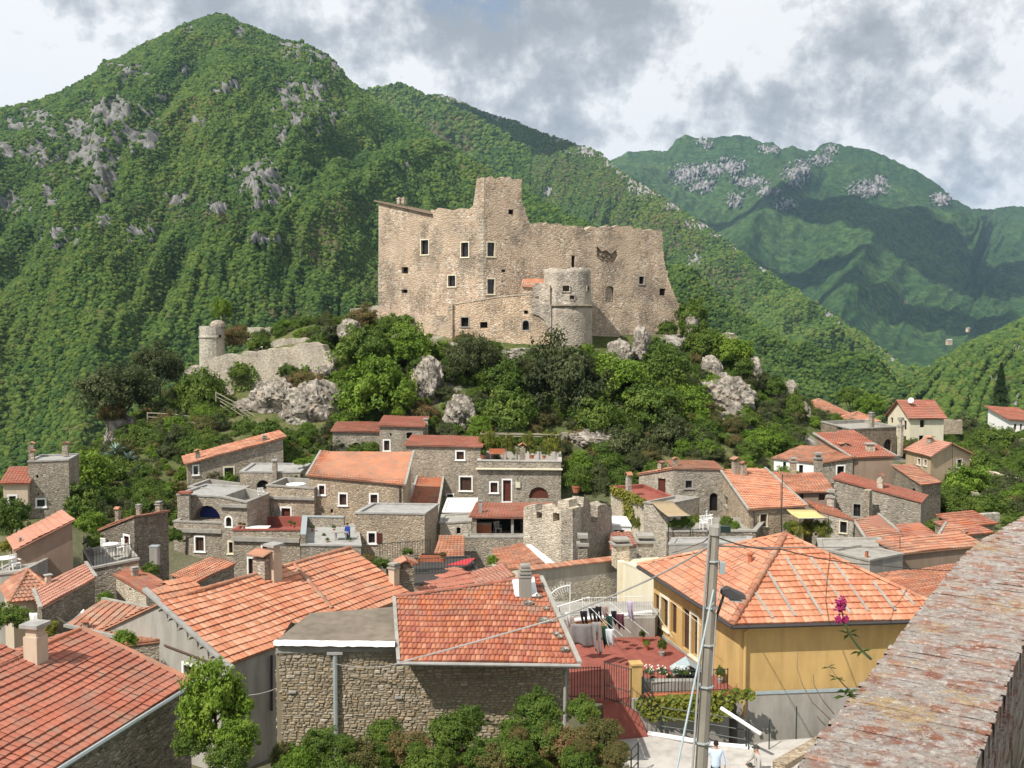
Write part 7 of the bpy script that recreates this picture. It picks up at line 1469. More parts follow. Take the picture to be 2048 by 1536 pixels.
# ================================================================ BRICK PARAPET
zt_ = -1.4; q0, q1 = PZ(1590, 1536, zt_), PZ(1934, 1100, zt_); u_ = flat(q1-q0).normalized(); s_ = Vector((u_.y, -u_.x, 0)); rr0 = PZ(1948, 1536, zt_); wd = (rr0-q0).dot(s_)
par = thing('brick_parapet', 'lichen covered brick parapet wall running away at the right', 'parapet', (q0.x, q0.y, -17.5))
bm_, t = material('lichen_brick', .95, .1); at = t.n('ShaderNodeAttribute', attribute_name='rnd')
col = t.ramp(at.outputs['Fac'], [(0, (.30, .13, .085)), (.3, (.42, .20, .13)), (.55, (.36, .23, .18)), (.8, (.48, .26, .17)), (1, (.33, .22, .18))])
n1 = t.noise(scaled(t, t.co, 1, 1, 1), 9, 10, .72); n2 = t.noise(t.co, 24, 8, .75); n3 = t.noise(t.co, 3.0, 5, .6); n4 = t.noise(t.co, 70, 5, .75); n5 = t.noise(t.co, 38, 6, .75)
col = t.mix(t.ramp(n1, [(.42, 0.0), (.53, .78)]), col, t.mix(n2, (.34, .32, .29), (.56, .54, .49))); col = t.mix(t.ramp(n2, [(.53, 0.0), (.60, .8)]), col, (.62, .58, .54)); col = t.mix(t.ramp(t.math('ADD', n3, t.math('MULTIPLY', t.math('SUBTRACT', n2, .5), .8)), [(.58, 0.0), (.68, .7)]), col, (.50, .33, .13))
col = t.mix(t.ramp(n4, [(.58, 0.0), (.66, .75)]), col, (.10, .085, .07)); col = t.mix(t.ramp(n5, [(.57, 0.0), (.62, .85)]), col, (.68, .65, .60)); col = t.mix(t.ramp(n5, [(.36, .8), (.42, 0.0)]), col, (.16, .13, .10)); t.set(t.b, 'Base Color', col); bump(t, t.math('ADD', n2, t.math('ADD', n1, n4)), 1.0, .02); M['lbrick'] = bm_
tb_ = 3.75
def pw_(t0, c_):
    'point on the wall top, t0 along its outer edge and c_ across; the wall turns right a little further on'
    h = 0.0; p = q0.copy(); st_ = .25; a = 0.0
    if t0 <= tb_-.5: return q0+u_*t0+s_*c_
    p = q0+u_*(tb_-.5); a = tb_-.5
    while a < t0-1e-6:
        d_ = min(st_, t0-a); h = R(8)*min(1, max(0, (a+d_/2-(tb_-.5))/.9)); p = p+(u_*math.cos(h)+s_*math.sin(h))*d_; a += d_
    sh = s_*math.cos(h)-u_*math.sin(h); return p+sh*c_
rg = random.Random(12); rest = MB(); cnt = 0; tt0 = -.6; row = 0
while tt0 < 13.6:
    bw = rg.uniform(.05, .07); x_ = -rg.uniform(0, .012); offs = (.5+rg.uniform(-.13, .13))*wd
    for (c0_, c1_) in ((x_, offs-.006), (offs+.006, wd+rg.uniform(0, .012))):
        if tt0 < -.2 or cnt >= 300: mm = rest
        else: mm = MB(); cnt += 1
        h0 = rg.uniform(-.0035, .003); k8 = 4; top = []; bot = []; nseg = 4
        vs = []; 
        for i in range(nseg+1):
            f = i/nseg; c_ = c0_+(c1_-c0_)*f
            for g__, dz in ((.002, -.004), (bw*.25, 0), (bw*.75, 0), (bw-.002, -.004)): vs.append(pw_(tt0+g__, c_)+ZV*(h0+dz+rg.uniform(-.002, .002)-(.004 if i in (0, nseg) else 0)))
        nb = len(vs)
        for i in (0, nseg):
            c_ = c0_ if i == 0 else c1_
            for g__ in (.004, bw-.004): vs.append(pw_(tt0+g__, c_)-ZV*.1)
        fs = [(4*i+j, 4*i+j+1, 4*i+j+5, 4*i+j+4) for i in range(nseg) for j in range(3)]
        fs = [f[::-1] for f in fs]; fs += [(0, 1, 2, 3, nb+1, nb), tuple([4*nseg+3, 4*nseg+2, 4*nseg+1, 4*nseg, nb+2, nb+3])]
        mm.add(vs, fs, max(.01, rg.random()))
        if mm is not rest: mm.build('brick', M['lbrick'], par)
    tt0 += bw+.004; row += 1
rest.build('brick_rows', M['lbrick'], par)['kind'] = 'stuff'
ts = [-3]+[k*.3 for k in range(0, 48)]
for nm, i0, z0_, z1_, mt_ in (('wall_body', .015, -17.5-zt_, -.115, 'stone_dark'), ('mortar_bed', .006, -.115, -.0045, 'lbrick')):
    m = MB(); vs = []
    for t0 in ts:
        for c_, z_ in ((i0, z0_), (i0, z1_), (wd-i0, z1_), (wd-i0, z0_)): vs.append(pw_(t0, c_)+ZV*z_)
    n = len(ts); m.add(vs, [(4*i+j, 4*i+(j+1) % 4, 4*i+4+(j+1) % 4, 4*i+4+j) for i in range(n-1) for j in range(4)]+[(3, 2, 1, 0), (4*n-4, 4*n-3, 4*n-2, 4*n-1)]); m.build(nm, M[mt_], par, recalc=True)
# side courses on the inner face
for k in range(3):
    m = MB(); tt0 = -.5
    while tt0 < 7: L_ = rg.uniform(.2, .26); m.box(pw_(tt0, wd-.03)-ZV*(.175+k*.065), pw_(tt0+L_-.012, wd-.03)-pw_(tt0, wd-.03), s_*(.035+rg.uniform(0, .012)), ZV*.055, max(.01, rg.random())); tt0 += L_
    m.build('brick_course', M['lbrick'], par)['kind'] = 'stuff'
m = MB(); q = q0+s_*(wd+.0); m.add([(q-u_*3+ZV*-1.6), (q+u_*14+ZV*-1.6), (q+u_*14+s_*16+ZV*-1.6), (q-u_*3+s_*16+ZV*-1.6)], [(3, 2, 1, 0)]); tag(m.build('terrace_floor', M['moss'], None), kind='structure')
pts = []; sc = []
for i in range(260): p = q+u_*rg.uniform(-.5, 10)+s_*abs(rg.gauss(.35, .6)); pts.append((p.x, p.y, zt_-1.55)); sc.append(rg.uniform(.08, .26))
scatter('weeds', pts, sc, protos['g'], 9)
# plants growing out of the parapet
def stem(lb, pts, r, leaves=(), flowers=(), mt=None, name='wall_plant', cat='plant'):
    w = [P(*q_) for q_ in pts]; t_ = thing(name, lb, cat, w[0]); m = MB(); m.tube(w, r, 6, r*.5); m.build('stem', mt or M['stemg'], t_)
    for (x, y, d, s) in leaves:
        c = P(x, y, d)
        for k in range(5):
            a_ = k*1.3+x; e_ = Vector((math.cos(a_), math.sin(a_)*.6, .35*math.sin(k*2.0))).normalized(); sd = e_.cross(ZV).normalized()*s*.16; mm = MB(); mm.add([c-sd*.3, c+e_*s*.5-sd+ZV*s*.1, c+e_*s-ZV*s*.05, c+e_*s*.5+sd+ZV*s*.1], [(0, 1, 2, 3)]); mm.build('leaf', M['leaf'], t_)
    for (x, y, d, s) in flowers:
        c = P(x, y, d); mm = MB(); rg2 = random.Random(int(x+y))
        for k in range(60):
            v = Vector((rg2.gauss(0, 1), rg2.gauss(0, 1), rg2.gauss(0, 1.1)))*s*.45; mm.cbox(c+v, .006, .006, .006, Vector((1, rg2.random(), 0)))
        mm.build('blossom', M['magenta'], t_)
    return t_
M['stemg'] = plain('plant_stem', (.20, .26, .12), .6, .2, .1); M['magenta'] = plain('magenta_blossom', (.38, .035, .14), .7, .2, .2); M['dry'] = plain('dry_stalk', (.36, .25, .17), .9, .1, .1)
stem('green stem with magenta flowers growing from the parapet edge', [(1742, 1318, 4.1), (1722, 1300, 4.08), (1700, 1270, 4.05), (1687, 1240, 4.02), (1682, 1212, 4.0)], .0065, [(1722, 1303, 4.08, .05), (1698, 1268, 4.05, .05), (1686, 1246, 4.0, .025)], [(1682, 1206, 4.0, .025), (1681, 1216, 4.0, .022), (1690, 1240, 4.0, .014), (1677, 1241, 4.0, .014)])
stem('small green sprig with round leaves low on the parapet edge', [(1712, 1390, 3.7), (1690, 1372, 3.66), (1672, 1352, 3.6), (1658, 1330, 3.6)], .0035, [(1658, 1335, 3.6, .03), (1675, 1358, 3.6, .035), (1695, 1385, 3.65, .05), (1690, 1392, 3.65, .05)], mt=M['dry'])
stem('longest dry stalk curving left from the parapet', [(1662, 1440, 3.45), (1625, 1405, 3.4), (1605, 1370, 3.38), (1594, 1335, 3.36), (1595, 1302, 3.35)], .0022, mt=M['dry'])
stem('short dry stalk forking near the parapet', [(1668, 1428, 3.5), (1645, 1400, 3.45), (1628, 1370, 3.42), (1626, 1348, 3.4)], .002, mt=M['dry'])
stem('lowest pale dry stalk at the parapet edge', [(1650, 1450, 3.4), (1640, 1440, 3.36), (1634, 1432, 3.34)], .0022, mt=M['dry'])
# ================================================================ NEAR PLANTS
tree(430, 1420, 74, 30, 'b', 'leafy young tree in front of the bottom left roof corner', sq=1.35, h=3.2, trunk_r=.08)
for a in [(470, 1480, 50, 29.3, 'b', 'second green shrub right of the young tree'), (385, 1490, 40, 29.3, 'g', 'green shrub left under the young tree'), (680, 1545, 50, 28, 'g', 'lowest green bush by the drain pipe'), (770, 1470, 40, 30, 'g', 'thin green bush against the rubble wall'), (860, 1535, 50, 28.2, 'g', 'green bush cut by the bottom edge'), (940, 1440, 36, 31, 'g', 'climbing shrub below the eave shadow'), (1010, 1530, 56, 28.4, 'r', 'reddish bush cut by the bottom edge left of the large shrub'), (1095, 1480, 50, 29.8, 'g', 'green heart of the shrub mass'), (640, 1492, 46, 29.5, 'g', 'green bush at the foot of the zinc drain pipe'), (720, 1520, 48, 28.5, 'r', 'reddish tinged bush right of the drain pipe'), (600, 1530, 40, 28.5, 'b', 'yellow green bush at the bottom left of the rubble wall'), (815, 1500, 50, 29, 'r', 'yellow red bush before the middle of the rubble wall'),
          (905, 1470, 54, 30, 'g', 'green shrub climbing the rubble wall under the eave shadow'), (975, 1515, 52, 29, 'g', 'green shrub at the bottom centre'), (1075, 1425, 55, 31.5, 'g', 'dense green shrub at the right end of the rubble wall'), (1135, 1500, 62, 29.5, 'r', 'large shrub with reddish young leaves left of the street'),
          (1205, 1470, 44, 30.5, 'r', 'reddish shrub nearest the red ramp'), (1230, 1520, 34, 29, 'r', 'small reddish shrub by the short sloping railing'), (1030, 1470, 44, 30.5, 'g', 'green shrub between the dense one and the wall'), (455, 1520, 44, 28.5, 'g', 'green bush below the young tree'), (1165, 1425, 40, 32, 'g', 'leafy top of the shrub in front of the iron fence'),
          (20, 1240, 40, 46, 'g', 'garden bush behind the tall plain chimney'), (90, 1262, 30, 43, 'v', 'yellow green bush right of the tall plain chimney'), (212, 1200, 20, 52, 'b', 'climbing vine on the corner of the sunlit rubble house'), (250, 1282, 26, 41, 'b', 'bright green bush under the lowest shed'),
          (760, 1130, 20, 58, 'g', 'plant by the railing of the dark terrace'), (735, 1120, 16, 59, 'r', 'shrubby plant at the wooden palings of the dark terrace'), (985, 1122, 14, 60, 'b', 'small yellow green plant beside the red mat')]:
    bush(*a, cat='shrub')
rg = random.Random(21); g1 = []; g2 = []
for i in range(90):
    x = rg.uniform(560, 1240); y = rg.uniform(1470, 1545); d_ = rg.uniform(28.2, 31.5); p = P(x, y+rg.uniform(0, 40), d_); (g1 if rg.random() < .55 else g2).append((p.x, p.y, p.z))
scatter('undergrowth', g1, [rg.uniform(.25, .6) for _ in g1], protos['g'], 31); scatter('undergrowth', g2, [rg.uniform(.25, .55) for _ in g2], protos['r'], 32)
# ================================================================ THINGS ON TERRACES
def chair(lb, x, y, d, rz=0, mt='white', s=1.0, group=None):
    c = P(x, y, d); t = thing('chair', lb, 'chair', c, group, rz); L = c
    def bx_(nm, ox, oy, oz, a_, b_, c_): m = MB(); m.box(L+Vector((ox, oy, oz))*s, Vector((a_, 0, 0))*s, Vector((0, b_, 0))*s, Vector((0, 0, c_))*s); m.build(nm, M[mt], t)
    bx_('seat', -.24, -.22, .42, .48, .44, .05)
    for ox in (-.24, .19):
        for oy in (-.22, .17): bx_('leg', ox, oy, 0, .05, .05, .42)
    for k in range(4): bx_('back_slat', -.22+k*.125, .19, .47, .07, .03, .42)
    bx_('top_rail', -.24, .185, .86, .48, .045, .07)
    for ox in (-.26, .22): bx_('armrest', ox, -.2, .62, .05, .42, .04)
def table(lb, x, y, d, r=.5, mt='white', h=.72, square=False):
    c = P(x, y, d); t = thing('table', lb, 'table', c); m = MB()
    if square: m.cbox(c+ZV*(h-.05), r*2, r*1.2, .05)
    else: m.lathe(c+ZV*(h-.05), [(r, 0), (r*1.02, .02), (r, .05)], 16)
    m.build('table_top', M[mt], t)
    for a, b in ((-1, -1), (1, -1), (1, 1), (-1, 1)): m = MB(); q = c+Vector((a*r*.6, b*r*.4, 0)); m.tube([q, q+ZV*(h-.05)], .03, 5); m.build('leg', M[mt], t)
def potted(lb, x, y, d, r, k='g', mt='terra', hh=1.0, group=None): return pot_plant(lb, x, y, d, r, k, mt, hh, group=group)
def awning(lb, q, mt, posts=(0, 1)):
    w = [P(*v) for v in q]; t = thing('awning', lb, 'awning', sum(w, Vector())/4); m = MB(); n = 8; vs = []
    for i in range(n+1):
        for j in range(5): a_ = w[0]+(w[1]-w[0])*i/n; b_ = w[3]+(w[2]-w[3])*i/n; vs.append(a_+(b_-a_)*j/4-ZV*.08*math.sin(math.pi*j/4))
    m.add(vs, [(i*5+j, (i+1)*5+j, (i+1)*5+j+1, i*5+j+1) for i in range(n) for j in range(4)]); o = m.build('canvas', mt, t, smooth=True); o.modifiers.new('th', 'SOLIDIFY').thickness = .03
    for k in posts: m = MB(); m.tube([w[k], w[k]-ZV*2.2], .035, 5); m.build('post', M['iron'], t)
    m = MB(); m.tube([w[0], w[1]], .035, 5); m.build('front_bar', M['slab'], t)
awning('sand yellow awning over the ivy porch beside the clean orange roof', [(1600, 1037, 67.5), (1657, 1036, 67.5), (1630, 1019, 70), (1573, 1019, 70)], plain('yellow_canvas', (.62, .47, .20), .8, .2, .06), (0, 1))
awning('brown slatted awning over the plants of the garden terrace', [(1337, 1033, 69.4), (1381, 1031, 69), (1345, 1002, 72.4), (1302, 1003, 72.8)], plain('brown_canvas', (.34, .26, .16), .85, .1, .1), (0, 1))
for a in [(1600, 1062, 26, 68.6, 'v', 'ivy hedge left part under the yellow awning', .9), (1640, 1062, 26, 68.4, 'v', 'ivy hedge right part under the yellow awning', 1.0), (1580, 1055, 16, 69, 'g', 'green plant at the porch left of the ivy hedge'),
          (1375, 1047, 20, 70.5, 'b', 'yellow green bush under the brown awning', .8), (1352, 1050, 16, 70.3, 'g', 'green plant left under the brown awning'), (1395, 1040, 15, 71, 'v', 'golden bush by the arched doorway'), (1452, 1045, 16, 70, 'g', 'thin plant right of the white chairs', .9), (1470, 1052, 12, 69.5, 'b', 'small yellow green plant at the terrace parapet'),
          (1272, 1050, 10, 70, 'v', 'yellow creeper end by the small white house', 1.8),
          (975, 890, 22, 87.8, 'v', 'vine clump on the left end of the pergola', 1.6), (1012, 893, 20, 88, 'v', 'vine clump on the second pergola post', 1.5), (1056, 893, 20, 87.8, 'v', 'vine clump beside the terrace chimney', 1.7), (1103, 893, 22, 87.8, 'v', 'vine clump on the right end of the pergola', 1.6),
          (600, 925, 16, 85, 'b', 'bright vine on the slab roof beside the big orange roof', .5), (592, 955, 14, 84, 'g', 'leafy plant behind the parapet left of the big orange roof'), (815, 1105, 12, 60, 'g', 'plant in the long terracotta planter')]: bush(*a[:6], sq=a[6] if len(a) > 6 else .85, cat='vine' if a[4] == 'v' else 'plant', name='plant')
pg = thing('pergola', 'wooden pergola with thin rails over the highest roof terrace', 'pergola', P(1040, 915, 88))
for x in (968, 1012, 1060, 1112):
    m = MB(); q = P(x, 917, 87.5); m.tube([q, q+ZV*2.2], .05, 5); m.build('post', M['wood'], pg)
    m = MB(); q = P(x, 914, 90); m.tube([q, q+ZV*2.2], .05, 5); m.build('post', M['wood'], pg)
for d_, y in ((87.5, 868), (90, 866), (88.7, 872)): m = MB(); m.tube([P(960, y, d_), P(1120, y+2, d_)], .045, 5); m.build('beam', M['wood'], pg)
bn = thing('bench', 'reddish bench under the pergola', 'bench', P(994, 917, 86.4)); c = P(994, 917, 86.4)
m = MB(); m.box(c+Vector((-.7, -.2, .42)), Vector((1.4, 0, 0)), Vector((0, .4, 0)), ZV*.06); m.build('seat', M['terra'], bn); m = MB(); m.box(c+Vector((-.7, .2, .5)), Vector((1.4, 0, 0)), Vector((0, .05, 0)), ZV*.35); m.build('backrest', M['terra'], bn)
for ox in (-.6, .55): m = MB(); m.box(c+Vector((ox, -.18, 0)), Vector((.06, 0, 0)), Vector((0, .36, 0)), ZV*.42); m.build('leg', M['terra'], bn)
chp = thing('garden_chimney', 'stone barbecue chimney with a tile cap on the roof terrace', 'chimney', P(1045, 918, 87)); chimney(chp, P(1045, 918, 87), .5, 1.4, 't')
potted('potted shrub at the left end of the roof terrace', 966, 917, 86.5, 7, 'g'); potted('potted shrub by the terrace chimney', 1064, 917, 86.6, 7, 'v'); potted('terracotta pot right on the roof terrace', 1088, 917, 86.8, 6, 'g'); 
potted('terracotta potted bush on the ground right of the stone house corner', 1152, 985, 82, 13, 'g', 'terra', 1.4)
chair('white plastic chair on the garden terrace facing left', 1419, 1048, 69, 1.2, group='white plastic chairs on the garden terrace'); chair('white plastic chair lower on the garden terrace', 1408, 1058, 68, 0.4, group='white plastic chairs on the garden terrace')
chair('white chair behind the parapet of the upper left terrace', 522, 999, 78.5, .5)
table('round white table on the terrace left of the big orange roof', 592, 985, 80, .8)
table('long white bench table on the recessed balcony', 512, 1066, 74.6, 1.0, 'white', .45, True)
table('dark square table on the walled roof terrace', 682, 1083, 68, .6, 'concrete', .72, True)
table('white table at the left edge terrace', 12, 1140, 55, .5); chair('white chair at the left edge terrace', 30, 1142, 55, 1.0)
table('white table on the railed terrace', 222, 1110, 60.5, .45); chair('white chair on the railed terrace right of the table', 240, 1108, 60.5, -.8, group='white chairs on the railed terrace'); chair('white chair on the railed terrace behind the table', 212, 1104, 61.5, 2.6, group='white chairs on the railed terrace')
chair('white chair inside the open wooden loggia', 995, 1068, 73.5, .4)
cbn = thing('cabinet', 'orange brown wooden cabinet inside the open loggia', 'cabinet', P(968, 1072, 73)); m = MB(); c = P(968, 1075, 73); m.cbox(c, 1.1, .5, 1.1); m.build('body', M['t_old'], cbn); m = MB(); m.cbox(c+ZV*1.1, 1.2, .6, .05); m.build('top', M['slab'], cbn)
for s in (-.27, .27): m = MB(); m.cbox(c+Vector((s, -.26, .08)), .48, .02, .9); m.build('door', M['terra'], cbn)
cb2 = thing('cupboard', 'tall pale metal cupboard with a green top by the dark stone house', 'cupboard', P(310, 1130, 61)); c = P(310, 1131, 60.5); m = MB(); m.cbox(c, .5, .45, 1.2); m.build('body', M['slab'], cb2); m = MB(); m.cbox(c+ZV*1.2, .56, .5, .06); m.build('top', M['zinc'], cb2)
m = MB(); m.cbox(c+Vector((0, -.235, .08)), .42, .02, 1.05); m.build('door', M['concrete'], cb2)
def rl(lb, p, q, h=.9, n=14, mt='iron', r=.012): return railing(lb, P(*p), P(*q), h, n, mt, r)
rl('iron railing along the front of the railed terrace at left', (168, 1101, 62), (187, 1133, 58.2), .95, 12); rl('iron railing closing the right side of the railed terrace', (187, 1133, 58.2), (276, 1115, 59), .95, 14)
rl('iron railing around the dark terrace with planters', (790, 1152, 58), (950, 1143, 58.5), 1.0, 26); rl('iron fence behind the dark terrace in front of the boxy stone house', (760, 1120, 62), (860, 1112, 63), 1.1, 20)
pl_ = thing('planter', 'long terracotta planter on the dark terrace', 'planter', P(866, 1120, 62)); c = P(864, 1122, 61); m = MB(); m.cbox(c, 1.5, .5, .42); m.build('box', M['terra'], pl_); m = MB(); m.cbox(c+ZV*.4, 1.35, .38, .04); m.build('soil', M['dark'], pl_)
pl_ = thing('planter', 'short terracotta planter left of the long one', 'planter', P(812, 1135, 60)); c = P(822, 1128, 61); m = MB(); m.cbox(c, 1.0, .4, .35); m.build('box', M['terra'], pl_); m = MB(); m.cbox(c+ZV*.33, .9, .3, .04); m.build('soil', M['dark'], pl_)
potted('purple flowering plant in a red pot on the dark terrace', 886, 1124, 60.5, 8, 'r', 'terra', 1.0)
m = MB(); a_, b_, c_, d_ = P(893, 1131, 59.3), P(935, 1130, 59.3), P(952, 1116, 62), P(930, 1119, 62); k = [v+ZV*.03 for v in (a_, b_, c_, d_)]; m.add(k+[v-ZV*.03 for v in k], [(0, 1, 2, 3), (0, 4, 5, 1), (1, 5, 6, 2), (2, 6, 7, 3), (3, 7, 4, 0)]); tag(m.build('mat', plain('red_mat', (.50, .05, .06), .8, .2, .05), None), 'bright red mat on the dark terrace', 'mat')
wp = thing('paling_fence', 'short fence of weathered upright boards above the big orange roof', 'fence', P(765, 1140, 60))
for i in range(8): q = P(752+i*4.5, 1138+i*2.2, 60-.25*i); m = MB(); m.cbox(q, .11, .03, 1.1+.15*math.sin(i*2)); m.build('board', M['wood'], wp)
for i, (x, y, d) in enumerate([(580, 1052, 74), (588, 1055, 73.6), (480, 1056, 74), (488, 1057, 73.8), (625, 1062, 71), (648, 1078, 69.5), (668, 1062, 70), (700, 1086, 67.5), (655, 1087, 67.4)]):
    potted(['pot by the white framed door of the flower balcony', 'pot at the right end of the flower balcony', 'red geranium pot at the left end of the flower balcony', 'second geranium pot on the flower balcony', 'pot in the rear left of the walled roof terrace', 'small pot in the middle of the walled roof terrace', 'pot beside the rear parapet of the walled roof terrace', 'pot beside the person in blue', 'pot at the front edge of the walled roof terrace'][i], x, y, d, 4.5, 'r' if i in (2, 3) else 'g')
ld = thing('ladder', 'dark ladder leaning beside the white framed door', 'ladder', P(547, 1052, 76)); a_, b_ = P(542, 1052, 77.5), P(552, 1006, 78.2)
for s in (-.17, .17): m = MB(); m.tube([a_+Vector((s, 0, 0)), b_+Vector((s, 0, 0))], .03, 4); m.build('rail', M['gutter'], ld)
for k in range(7): m = MB(); q = a_+(b_-a_)*(k+.5)/7; m.tube([q-Vector((.17, 0, 0)), q+Vector((.17, 0, 0))], .02, 4); m.build('rung', M['gutter'], ld)
m = MB(); n = 12; a_, b_ = P(113, 1232, 47.8), P(168, 1218, 50.5); vs = []
for i in range(n+1):
    q = a_+(b_-a_)*i/n-ZV*.55*math.sin(math.pi*i/n); w = .04+.22*math.sin(math.pi*i/n); vs += [q+Vector((w, -w*.5, 0)), q+Vector((0, 0, -.05)), q-Vector((w, -w*.5, 0))]
m.add(vs, [(3*i+j, 3*i+j+1, 3*i+j+4, 3*i+j+3) for i in range(n) for j in (0, 1)]); tag(m.build('hammock', M['white'], None, smooth=True), 'pale hammock hung along the dark side wall at left', 'hammock')
cloth('white cloth drying beside the tall plain chimney', 58, 1226, 74, 1268, 43.5, M['white'], 'shirt')
def dish(lb, x, y, d, r, rz=0):
    c = P(x, y, d); t = thing('satellite_dish', lb, 'satellite dish', c); m = MB(); n = 16; dr = Vector((-.55, -.75, .35)).normalized(); a_ = dr.orthogonal().normalized(); b_ = dr.cross(a_); vs = [c]
    for k, (f, dp_) in enumerate([(.5, .05), (1, .2)]): vs += [c+(a_*math.cos(6.283*i/n)+b_*math.sin(6.283*i/n))*r*f+dr*r*dp_ for i in range(n)]
    fs = [(0, 1+i, 1+(i+1) % n) for i in range(n)]+[(1+i, 1+n+i, 1+n+(i+1) % n, 1+(i+1) % n) for i in range(n)]; m.add(vs, fs); o = m.build('dish', M['white'], t, smooth=True); o.modifiers.new('t', 'SOLIDIFY').thickness = .02
    m = MB(); m.tube([c, c-ZV*r*1.6], .03, 5); m.build('mast', M['iron'], t); m = MB(); m.tube([c-ZV*r*.8+dr*r*.3, c+dr*r*.9], .015, 4); m.build('receiver_arm', M['iron'], t)
dish('white satellite dish standing near the brick parapet', 1888, 1077, 64, .32); dish('small white satellite dish on the cream house ridge', 1822, 801, 120, .35)
for i, (x, y0, y1, d) in enumerate([(1562, 965, 1060, 67.5), (1800, 1072, 1110, 58.5), (1600, 870, 925, 100), (1905, 880, 945, 99)]):
    m = MB(); m.tube([P(x, y1, d), P(x, y0, d)], .022, 4); q = P(x, y0+4, d)
    for k in range(3): m.tube([q-Vector((.35, 0, k*.12)), q+Vector((.35, 0, -k*.12))], .01, 4)
    tag(m.build('antenna', M['iron'], None), ['tall antenna mast beside the clean orange roof', 'short antenna mast near the brown wall by the parapet', 'antenna in front of the ragged orange roof', 'thin pole antenna at the beige gabled house'][i], 'antenna')
# ================================================================ PEOPLE
SK = plain('skin', (.42, .24, .16), .6, .3, .05)
def skin_obj(name, nodes, edges, mat, parent, sub=2, root=0):
    me = bpy.data.meshes.new(name); L = rootloc(parent); me.from_pydata([Vector(n[0])-L for n in nodes], edges, []); me.materials.append(mat)
    o = mesh_obj(name, me, parent); md = o.modifiers.new('skin', 'SKIN'); md.use_smooth_shade = True
    if not me.skin_vertices: bpy.context.view_layer.objects.active = o
    for i, n in enumerate(nodes):
        me.skin_vertices[0].data[i].radius = (n[1], n[2] if len(n) > 2 else n[1]); me.skin_vertices[0].data[i].use_root = i == root
    s = o.modifiers.new('sub', 'SUBSURF'); s.levels = s.render_levels = sub; return o
def person(lb, foot, rz, shirt, trous, hair, arms=((.12, .0), (.12, .0)), lean=0.0, h=1.72, cap=False, long=True):
    """arms: (sideways spread, forward swing) of left and right"""
    k = h/1.72; c_, s_ = math.cos(rz), math.sin(rz)
    def W_(x, y, z): x, y, z = x*k, (y-lean*max(0, z-.9))*k, z*k; return (foot.x+x*c_-y*s_, foot.y+x*s_+y*c_, foot.z+z)
    t = thing('person', lb, 'person', foot)
    nd = [(W_(0, 0, .93), .13*k, .10*k), (W_(0, 0, 1.15), .125*k, .09*k), (W_(0, .01, 1.38), .15*k, .10*k), (W_(0, 0, 1.49), .055*k), (W_(0, -.015, 1.58), .082*k, .09*k), (W_(0, -.02, 1.66), .078*k, .088*k)]; ed = [(0, 1), (1, 2), (2, 3), (3, 4), (4, 5)]
    hands = []; arm_pts = {}
    for si, (sd, (sp, fw)) in enumerate(zip((-1, 1), arms)):
        sh = len(nd); a0 = (sd*.19, .0, 1.40); a1 = (sd*(.21+sp*.5), -fw*.45, 1.13); a2 = (sd*(.22+sp), -fw, .90-.02+fw*.2); a3 = (sd*(.22+sp*1.05), -fw*1.1-.01, .83+fw*.25)
        nd += [(W_(*a0), .055*k), (W_(*a1), .042*k), (W_(*a2), .028*k), (W_(*a3), .036*k, .022*k)]; ed += [(2, sh), (sh, sh+1), (sh+1, sh+2), (sh+2, sh+3)]; arm_pts[sd] = (a0, a1, a2)
        for f in range(5):
            b = len(nd); fx = (f-1.8)*.016; ln = (.05, .068, .074, .07, .055)[f]; th = f == 0
            q = (a3[0]+(.03*-sd if th else 0), a3[1]+fx, a3[2]-(.02 if th else ln*.6)); q2 = (q[0]-sd*.008, q[1]-.006, q[2]-ln*.55)
            nd += [(W_(*q), .009*k), (W_(*q2), .0075*k)]; ed += [(sh+3, b), (b, b+1)]
    for sd in (-1, 1):
        b = len(nd); nd += [(W_(sd*.09, 0, .86), .095*k), (W_(sd*.10, -.01, .48), .06*k), (W_(sd*.10, .02, .09), .04*k), (W_(sd*.11, -.12, .035), .035*k, .03*k)]; ed += [(0, b), (b, b+1), (b+1, b+2), (b+2, b+3)]
    skin_obj('body', nd, ed, SK, t, 1)
    sn = [(W_(0, 0, .78), .17*k, .14*k), (W_(0, 0, .92), .165*k, .13*k), (W_(0, 0, 1.15), .15*k, .115*k), (W_(0, .01, 1.36), .172*k, .125*k), (W_(0, 0, 1.45), .08*k)]; se = [(0, 1), (1, 2), (2, 3), (3, 4)]
    for sd in (-1, 1):
        a0, a1, a2 = arm_pts[sd]; b = len(sn); sn += [(W_(*a0), .07*k), (W_(*a1), .055*k)]; se += [(3, b), (b, b+1)]
        if long: sn += [(W_(a2[0], a2[1], a2[2]+.02), .042*k)]; se += [(b+1, b+2)]
    skin_obj('shirt', [(q[0],)+tuple(r*1.14 for r in q[1:]) for q in sn], se, shirt, t, 1)
    tn = [(W_(0, 0, 1.02), .145*k, .115*k), (W_(0, 0, .88), .14*k, .11*k)]; te = [(0, 1)]
    for sd in (-1, 1): b = len(tn); tn += [(W_(sd*.09, 0, .80), .10*k), (W_(sd*.10, -.01, .48), .075*k), (W_(sd*.10, .02, .12), .062*k)]; te += [(1, b), (b, b+1), (b+1, b+2)]
    skin_obj('trousers', tn, te, trous, t, 1)
    hd = Vector(W_(0, -.015, 1.635)); m = MB(); n = 12; vs = []; fw_ = Vector((s_, -c_, 0))
    for i in range(6):
        th = math.pi*.5*i/5*1.12
        for j in range(n):
            ph = 6.283*j/n; v = Vector((math.sin(th)*math.cos(ph)*.094, math.sin(th)*math.sin(ph)*.108, math.cos(th)*.108))*k; v = Vector((v.x*c_-v.y*s_, v.x*s_+v.y*c_, v.z)); vs.append(hd+v+(-fw_)*.018*k+ZV*(.0 if v.dot(fw_) < 0 else .022)*k)
